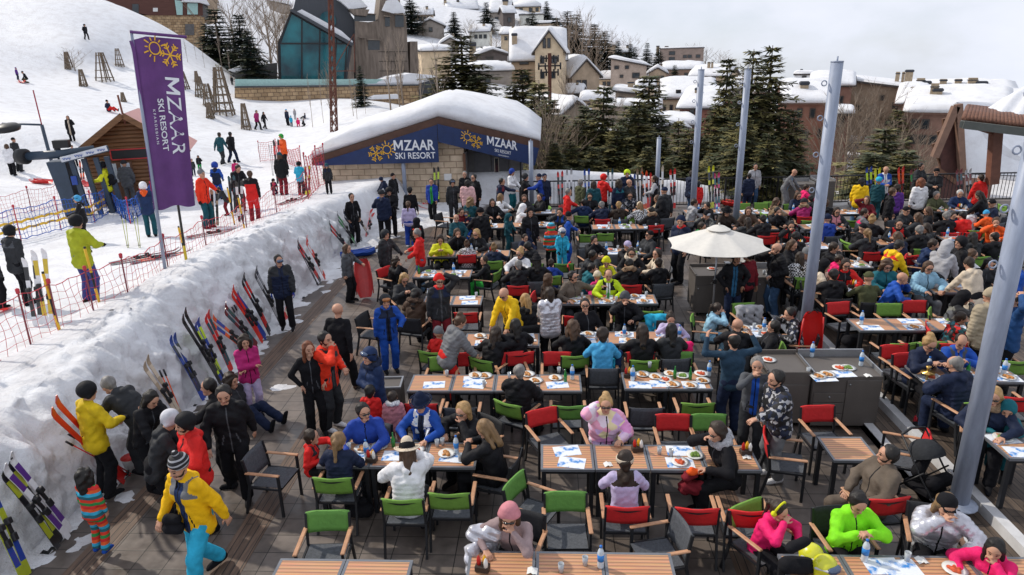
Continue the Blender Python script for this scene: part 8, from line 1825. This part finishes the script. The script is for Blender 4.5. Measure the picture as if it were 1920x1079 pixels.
def lay(o, B, T, face, L=None):
 z=(T-B).normalized();y=-(Vector(face)-z*z.dot(Vector(face))).normalized();x=y.cross(z);m=Matrix((x, y, z)).transposed().to_4x4();m.translation=B;o.matrix_world=m
def ski_pair(B, T, face, cols, label, group):
 e=empty("ski_pair", B);tag(e, label, "skis", group);L=(T-B).length;lay(e, B, T, face);k=L/1.65;c=cols.split('/')
 for i, (dx, dz)in enumerate(((-.045, 0), (.048, .03))):
  o=part("ski", SKI, e, [M_SK(c[0]), M_SK(c[1 if len(c)>1 else 0])], (dx, .012*i, dz), (0, R_((i-.5)*3), 0));o.scale=(1, 1, k)
  part("binding", BIND, o, [])
def pole_pair(B, T, face, col, label, group):
 e=empty("ski_poles", B);tag(e, label, "ski poles", group);lay(e, B, T, face);L=(T-B).length
 for dx in(-.05, .06):
  mb=MB();mb.tube([(dx*.3, 0, 0), (dx, 0, L)], .009, 6);p=mb.build("pole", cloth(col), e)
  mb=MB();mb.tube([(dx, 0, L-.12), (dx, 0, L+.01)], .016, 6);mb.build("grip", M_BLACK, p)
  mb=MB();mb.lathe([(0, .07), (.035, .075), (0, .085)], 8, c=(dx*.3, 0, 0));mb.build("basket", M_BLACK, p)
GB, GR, GQ="skis leaning on the snow bank", "skis leaning on the far railing", "skis of the lift queue"
for ln in """s110,1003,8,862,white/purple|long white and purple pair leaning nearest the camera
s88,1022,16,885,black/dull|black and yellow pair beside the nearest white pair
s48,1085,-8,960,dull/royal|lime and blue pair cut by the bottom left corner
s186,900,93,755,red/red|bright red pair left of the mustard jacket
p152,890,98,806,red|red poles leaning left of the mustard jacket
s318,790,281,693,beige/cream|cream pair beside the smiling dark-haired person
p340,790,312,716,orange|orange poles bundled in front of the bank
s402,750,352,690,royal/navy|blue pair lifted by the crouched person in black
s404,718,340,585,black/char|long black pair left of the yellow-blue pair
p392,712,346,600,grey|grey poles against the long black pair
s420,715,368,608,royal/neon|navy and yellow striped pair mid bank
s432,698,388,595,red/petrol|red and teal pair right of the yellow-blue pair
s442,662,411,612,orange/royal|short orange and blue pair mid bank
s452,650,424,582,dkred/petrol|dark red and teal pair above the pink-jacketed girl
p470,655,437,575,lgrey|grey poles left of the long orange-red pair
s497,640,432,542,orred/red|long orange-red pair in the bank's middle
s482,634,446,560,royal/royal|blue pair crossing behind the long orange-red pair
s512,626,452,518,black/red|black and red pair left of the man in goggles
s532,606,476,505,char/lgrey|dark patterned pair touching the man in goggles
s562,598,545,545,red/cream|red pair's lower half behind the man in goggles
p585,536,556,455,black|fan of black poles at the far bank
s602,530,555,453,char/red|dark pair by the fan of black poles
s618,522,572,447,orred/white|orange and white pair right of the fan of black poles
s642,474,600,402,black/red|black pair with red tips on the far bank
s655,462,620,388,grey/green|grey pair right of the red-tipped pair
s668,452,627,378,navy/black|navy pair behind the man in black sweater
s690,440,650,380,char/beige|brownish pair right of the man in black sweater
s692,445,705,362,red/white|red pair held by the blue backpack wearer""".splitlines():
 a, lb=ln.split('|');k=a[0];x0, y0, x1, y1, c=a[1:].split(',');B=G(int(x0), int(y0), .06)
 B=Vector((-6.30 if B.x<-6.15 or B.y>9.5 else B.x, B.y, .06))
 d=ray(int(x1), int(y1));t=(B.x-.30)/d.x;T=Vector((d.x*t, d.y*t, HCAM+d.z*t));Lw=1.65 if k=='s' else 1.2
 T=B+(T-B).normalized()*min(max((T-B).length, Lw*.8), Lw*1.08)
 (ski_pair if k=='s' else pole_pair)(B, T, (1, 0, .25), c, lb, GB)
for x0, yt, c, lb in[(1050, 322, "red/black", "red pair leftmost on the far railing"), (1067, 318, "lgrey/white", "pale grey pair second on the far railing"), (1100, 318, "blue/grey", "blue pair behind the olive jacket"), (1144, 318, "petrol/lgrey", "teal pair right of the red-helmeted person"), (1186, 328, "blue/black", "blue pair right of the bald man at the railing"), (1199, 316, "tan/black", "brown pair by the short slim pole"), (1208, 322, "orange/white", "orange pair by the short slim pole"), (1216, 326, "red/red", "small red pair left of the short slim pole"), (1238, 312, "cream/white", "cream pair leaning right of the short slim pole"), (1261, 318, "red/white", "red and white pair alone on the railing"), (1333, 312, "lemon/navy", "lime and navy pair right of the flat-capped pole"), (1343, 333, "pink/teal", "pink and teal short pair beside the lime pair"), (1629, 314, "royal/neon", "blue and yellow pair behind the yellow jacket"), (1645, 316, "lemon/lemon", "yellow pair left of the bald white-blue jacket"), (1689, 314, "red/orange", "orange-red pair right of the bald white-blue jacket"), (1712, 318, "dkred/green", "dark red board with green marks at the right railing"), (1798, 318, "dkred/petrol", "dark red pair at the right end of the railing"), (1815, 318, "lgrey/dkred", "pale pair at the right end of the railing")]:
 T=AY(x0, yt, 27.5);B=Vector((T.x+.03, 27.05, .03));T.z=min(max(T.z, 1.35), 1.75);ski_pair(B, T, (0, -1, .2), c, lb, GR)
B=G(822, 380, .1);ski_pair(Vector((B.x, 28.35, .05)), Vector((B.x, 28.62, 1.6)), (0, -1, .1), "black/neon", "black and yellow pair against the kiosk's stone wall", GB)
for x, yb, yt, c, lb in[(72, 612, 480, "white/black", "white pair standing upright at the left edge of the queue"), (93, 612, 465, "white/mustard", "white and yellowish pair upright beside the marker pole"), (405, 425, 355, "beige/black", "pair held by the orange-red jacket"), (438, 402, 330, "petrol/black", "dark blue pair in the middle of the queue"), (452, 416, 340, "black/white", "black pair before the man in red overalls"), (523, 345, 262, "black/red", "dark pair upright left of the orange jacket"), (577, 366, 312, "lemon/navy", "lime pair held by the turquoise child"), (155, 338, 300, "dkred/orange", "brown-red pair standing left of the lift"), (180, 365, 300, "orange/blue", "orange and blue pair beside the log hut")]:
 B=onT(x, yb);d=math.hypot(B.x, B.y);T=Vector((B.x+.08, B.y+.1, D(x, yt, d).z));ski_pair(B, T, (.2, -1, 0), c, lb, GQ)
for x0, y0, x1, y1, c, lb in[(242, 497, 345, 478, "navy/orange", "navy and orange pair lying by the flag poles"), (205, 498, 290, 482, "char/dkred", "dark pair lying behind the flag poles"), (350, 448, 425, 436, "dkred/black", "dark red pair lying on the snow right of the flag"), (522, 387, 570, 372, "dkred/black", "dark red pair lying by the red net"), (20, 580, -30, 600, "red/white", "red pair lying at the left picture edge"), (135, 455, 215, 470, "kelly/navy", "green and navy pair carried before the green jacket")]:
 A, B=onT(x0, y0, .05), onT(x1, y1, .05);ski_pair(A, A+(B-A).normalized()*1.65, (0, 0, 1), c, lb, GQ)
for x, yb, yt, c, lb in[(240, 465, 402, "dull", "yellow-gripped poles stuck in the snow left of the flag"), (262, 465, 398, "dull", "poles with green grips stuck in the snow behind the flag"), (10, 560, 405, "black", "poles at the left picture edge"), (512, 330, 272, "grey", "poles hanging by the orange jacket")]:
 B=onT(x, yb);d=math.hypot(B.x, B.y);pole_pair(B, Vector((B.x+.05, B.y, D(x, yt, d).z)), (0, -1, 0), c, lb, GQ)
def sled(loc, rot, col, label, sc=1):
 e=empty("plastic_sled", loc);e.rotation_euler=rot;e.scale=(sc, )*3;tag(e, label, "sled", "plastic sleds");mb=MB()
 mb.grid(9, 17, lambda u, v:((u-.5)*.46*(1-.35*(2*v-1)**4), (v-.5)*1.1, .13*abs(2*u-1)**3+.14*max(0, (v-.75)*4)**2*.5+.012*math.cos(u*18)))
 mb.grid(9, 17, lambda u, v:((.5-u)*.46*(1-.35*(2*v-1)**4), (v-.5)*1.1, -.012+.13*abs(2*u-1)**3+.14*max(0, (v-.75)*4)**2*.5));mb.build("shell", mat(col+" sled plastic", COL[col], .35, na=.1), e)
 mb=MB()
 for s in(-1, 1):mb.tube([(s*.232, -.45, .135), (s*.235, 0, .14), (s*.2, .45, .2)], .016, 6)
 mb.build("rim", mat(col+" sled plastic", COL[col], .35, na=.1), e);mb=MB();mb.tube([(-.1, .53, .17), (0, .62, .2), (.1, .53, .17)], .01, 5);mb.build("rope", M_BLACK, e)
COL['coral']=(.55, .06, .06)
v=G(684, 556);sled((v.x, v.y, .5), (R_(72), 0, R_(20)), 'coral', "faded red sled held upright by the blue backpack child", .92)
v=G(672, 481);sled((v.x, v.y, .02), (0, 0, R_(-70)), 'blue', "blue sled lying flat on the walkway")
v=G(1508, 678, .256);sled((v.x, v.y, .256+.5), (R_(84), 0, R_(8)), 'red', "red sled standing behind the thick fourth pole", .95)
for x, y, z, lb in((1378, 388, 60, "red sled lying at the railing right of the third pole"), (800, 395, 40, "red sled carried near the kiosk, leaning"), (78, 345, 80, "red sled left of the ski lift"), (165, 348, 30, "red sled behind the lift posts"), (42, 156, 40, "small red sled far up the slope")):
 v=onT(x, y)if x<700 else G(x, y);sled((v.x, v.y, v.z+.03), (0, 0, R_(z)), 'red', lb)
def blob(name, label, cat, loc, prims, cols, h=.012, wob=.004, rz=0, parts=()):
 e=empty(name, loc, R_(rz));tag(e, label, cat)
 for i, (pn, pr)in enumerate(prims):
  V, Q, t=sdf_mesh([(V3(*a), V3(*b), ra, rb, 0, k, 0)for a, b, ra, rb, k in pr], h, (), wob);part(pn, to_mesh(pn, V, Q, t, 1), e, [cloth(cols[i])])
 return e
pack=lambda:[("bag", [((-.08, 0, .12), (.08, 0, .12), .12, .12, .05), ((-.07, 0, .3), (.07, 0, .3), .11, .1, .05), ((-.05, -.09, .14), (.05, -.09, .14), .07, .07, .03)]), ("strap", [((-.08, .12, .38), (-.1, .16, .2), .02, .02, 0), ((-.1, .16, .2), (-.09, .1, .02), .02, .02, .01)])]
def back(px, py, z, rz, col, lb, sc=1):v=G(px, py, z);e=blob("backpack", lb, "backpack", (v.x, v.y, v.z), pack(), (col, 'black'), rz=rz);e.scale=(sc, )*3
back(716, 392, 1.1, 0, 'blue', "bright blue backpack on the skier near the bank's end");back(655, 492, .85, 60, 'royal', "blue backpack on the long-haired child with the sled", .85);back(1592, 668, .26, 20, 'black', "black backpack on the deck beside the step edge", 1.1);back(1678, 735, .26, 0, 'black', "shiny black bag under the hookah row")
p=PLACED["in fluorescent yellow jacket and black helmet before the log hut"];e=blob("backpack", "black backpack on the fluorescent yellow jacket at the hut", "backpack", p.location+Vector((.2, .0, 1.0)), pack(), ('black', 'black'), rz=110)
v=G(795, 985);blob("handbag", "pair of black handbags under the white-hat woman's table", "bag", (v.x-.9, v.y+.15, 0), [("bag", [((-.1, 0, .12), (.1, 0, .12), .1, .1, .04), ((-.06, 0, .25), (.06, 0, .25), .07, .07, .04)])], ('black', ))
v=G(1298, 918, .5);blob("tote_bag", "orange and red bag standing on a red chair", "bag", (v.x, v.y, .45), [("bag", [((-.12, 0, .1), (.12, 0, .1), .12, .12, .04), ((-.1, 0, .3), (.05, 0, .36), .09, .05, .04)]), ("scarf", [((-.05, -.02, .42), (.1, 0, .4), .07, .05, .03)])], ('dkred', 'orange'), wob=.012).scale=(.78, )*3
v=G(904, 1010, .95);blob("silver_jacket", "crumpled silver jacket hung over a chair beside the pink beanie", "jacket", (v.x, v.y+.1, .45), [("cloth", [((-.1, .1, .4), (.12, .1, .42), .1, .1, .05), ((-.12, -.05, .3), (-.12, -.2, .1), .09, .06, .05), ((.05, .15, .2), (.1, .15, 0), .1, .08, .05)])], ('chrome', ), wob=.014)
def hung(px, py, col, lb, c2=None):
 v=GZ2(px, py, .85);blob("hung_jacket", lb, "jacket", (v.x, v.y, v.z), [("cloth", [((-.22, 0, .84), (.22, 0, .84), .07, .07, .04), ((-.2, -.05, .75), (-.17, -.06, .3), .075, .07, .06), ((.2, -.05, .75), (.17, -.06, .3), .075, .07, .06), ((0, -.05, .8), (0, -.06, .3), .09, .08, .08)])]+([("stripe", [((s*.12, -.125, .78), (s*.13, -.13, .32), .022, .03, 0)for s in(-1, 1)])]if c2 else[]), (col, c2 or col), wob=.009)
hung(1137, 662, 'dkblue', "navy quilted jacket with turquoise stripes hung on a chair", 'cyan');hung(1270, 646, 'hot', "hot pink jacket hung over a chair back");hung(1235, 594, 'cyan', "turquoise jacket hung behind the girl in lilac sweater");hung(1405, 577, 'lgrey', "pale grey jacket draped on the green chair by the parasol counter")
for px, py, lb in((1523, 1045, "neon yellow ski helmet, the left of two on the table"), (1549, 1067, "neon yellow ski helmet, the right of two on the table")):
 v=G(px, py, .85);e=empty("ski_helmet", (v.x, v.y, .83), R_(30));tag(e, lb, "helmet", "neon helmets on the bottom right table");part("shell", head_mesh('helmet'), e, [M_SK('lemon')]*2);o=part("goggles", head_mesh('hgoggles'), e, [M_LENS, cloth('silver')])
v=G(1495, 1050, .9);blob("boot_bag", "upright black boot bag beside the neon helmets", "bag", (v.x, v.y, .75), [("bag", [((-.1, 0, .08), (.1, 0, .08), .09, .09, .03), ((-.08, 0, .3), (.06, 0, .38), .06, .05, .05)])], ('black', ))
# stroller
v=G(1740, 945);st=empty("stroller", (v.x, v.y, 0), R_(25), .92);tag(st, "black baby stroller beside the nearest thick pole", "stroller");mb=MB()
mb.grid(9, 9, lambda u, v:(.25*math.cos(math.pi*u), .16+.27*math.sin(math.pi*u)*math.cos(.5+2.1*v)*-1, .72+.25*math.sin(math.pi*u)*math.sin(.5+2.1*v)));mb.build("canopy", cloth('char'), st)
V, Q, t=sdf_mesh([(V3(-.14, -.1, .45), V3(.14, -.1, .45), .1, .1, 0, .05, 0), (V3(-.14, .15, .5), V3(.14, .2, .85), .09, .08, 0, .05, 0), (V3(-.1, -.3, .36), V3(.1, -.3, .36), .07, .07, 0, .05, 0)], .016);part("seat", to_mesh("seat", V, Q, t, 1), st, [cloth('black')])
mb=MB()
for s in(-1, 1):mb.tube([(s*.26, -.35, .12), (s*.25, .05, .55), (s*.24, .42, 1.0)], .014, 6);mb.tube([(s*.27, .38, .12), (s*.25, -.02, .6)], .014, 6)
mb.tube([(-.24, .42, 1.0), (0, .46, 1.03), (.24, .42, 1.0)], .02, 8);mb.build("frame", M_BLACK, st);mb=MB();mb.box((0, .1, .25), (.4, .45, .14), bev=.04);mb.build("basket", cloth('black'), st)
for sx in(-1, 1):
 for y in(-.35, .38):mb=MB();mb.lathe([(.04, -.02), (.11, -.02), (.12, 0), (.11, .02), (.04, .02)], 16, M=Matrix.Translation((sx*.27, y, .12))@Matrix.Rotation(R_(90), 4, 'Y'));mb.build("wheel", M_BLACK, st)
 # hookah
v=G(1722, 793, .256);hk=empty("hookah", (v.x, v.y, .256));tag(hk, "tall brass hookah with red base standing on the deck", "hookah");M_BRASS=mat("brass", (.55, .34, .10), .3, .8, na=.15)
mb=MB();mb.lathe([(.075, 0), (.08, .03), (.07, .1), (.05, .12)], 14);mb.build("base", mat("red glass", (.35, .01, .02), .15), hk);mb=MB();mb.lathe([(.05, .1), (.042, .18), (.038, .27)], 12);mb.build("vase", M_STEEL, hk)
mb=MB();mb.lathe([(.03, .26), (.025, .3), (.035, .34), (.02, .38), (.034, .43), (.02, .48), (.03, .54), (.018, .6), (.018, .85), (.10, .87), (.1, .88), (.02, .89), (.02, .93), (.04, .98), (0, .98)], 14);mb.build("stem", M_BRASS, hk)
mb=MB();mb.tube([(.03, 0, .35), (.12, -.02, .5), (.2, 0, .45), (.2, .0, .2), (.28, .02, .12), (.32, .05, .3), (.34, .05, .55)], .016, 8);mb.build("hose", cloth('cream'), hk)
# bucket, bin, camera bag and car
v=G(250, 885);b=empty("bucket", (v.x, v.y, .05));tag(b, "white bucket with red inside at the foot of the bank", "bucket");mb=MB();mb.lathe([(0, 0), (.09, 0), (.13, .2), (.135, .21)], 16);mb.build("pail", M_CHINA, b);mb=MB();mb.lathe([(.134, .212), (.12, .19), (.085, .03), (0, .03)], 16);mb.build("lining", M_KETCH, b)
v=G(738, 770, .2);b=empty("waste_bin", (v.x-.05, v.y+.1, 0), R_(4));tag(b, "square black bin with steel rim beside the pink child", "bin");mb=MB();mb.box((0, 0, .33), (.42, .42, .66), bev=.01);mb.build("box", M_CTR, b);mb=MB()
for s in(-1, 1):mb.box((0, s*.2, .68), (.43, .03, .03));mb.box((s*.2, 0, .68), (.03, .37, .03))
mb.build("rim", M_STEEL, b)
p=PLACED["in open yellow jacket and turquoise trousers walking up front"];blob("shoulder_bag", "small black shoulder bag on the open yellow jacket", "bag", p.location+Vector((-.2, -.17, .88)), [("bag", [((-.05, 0, 0), (.05, 0, 0), .07, .07, .02), ((-.05, 0, .12), (.05, 0, .12), .06, .06, .03)]), ("strap", [((.02, .03, .15), (.12, .05, .6), .013, .013, 0)])], ('black', 'black'))
v=G(1600, 388);blob("rubbish_bag", "pale rubbish bags heaped on the far right paving", "bag", (v.x, v.y, 0), [("bag", [((0, 0, .2), (.05, 0, .3), .22, .15, .08), ((.4, .1, .18), (.45, .1, .25), .2, .14, .08)])], ('lgrey', ), wob=.015)
p=D(1617, 278, 76);c=empty("parked_car", (p.x, p.y, p.z-.7), R_(15));tag(c, "dark car with headlights on the snowy village lane", "car");mb=MB();mb.box((0, 0, .62), (1.75, 4.2, .6), bev=.18);mb.box((0, .3, 1.1), (1.5, 2.2, .55), bev=.22);mb.build("body", M_LIFT, c);mb=MB();mb.box((0, -.82, 1.12), (1.3, .05, .34));mb.build("windscreen", M_GLASSD, c)
for s in(-1, 1):
 mb=MB();mb.box((s*.62, -2.1, .72), (.3, .06, .16), bev=.02);mb.build("headlight", M_WHITEP, c)
 for y in(-1.3, 1.3):mb=MB();mb.lathe([(.1, -.1), (.3, -.1), (.33, 0), (.3, .1), (.1, .1)], 14, M=Matrix.Translation((s*.85, y, .33))@Matrix.Rotation(R_(90), 4, 'Y'));mb.build("wheel", M_BLACK, c)
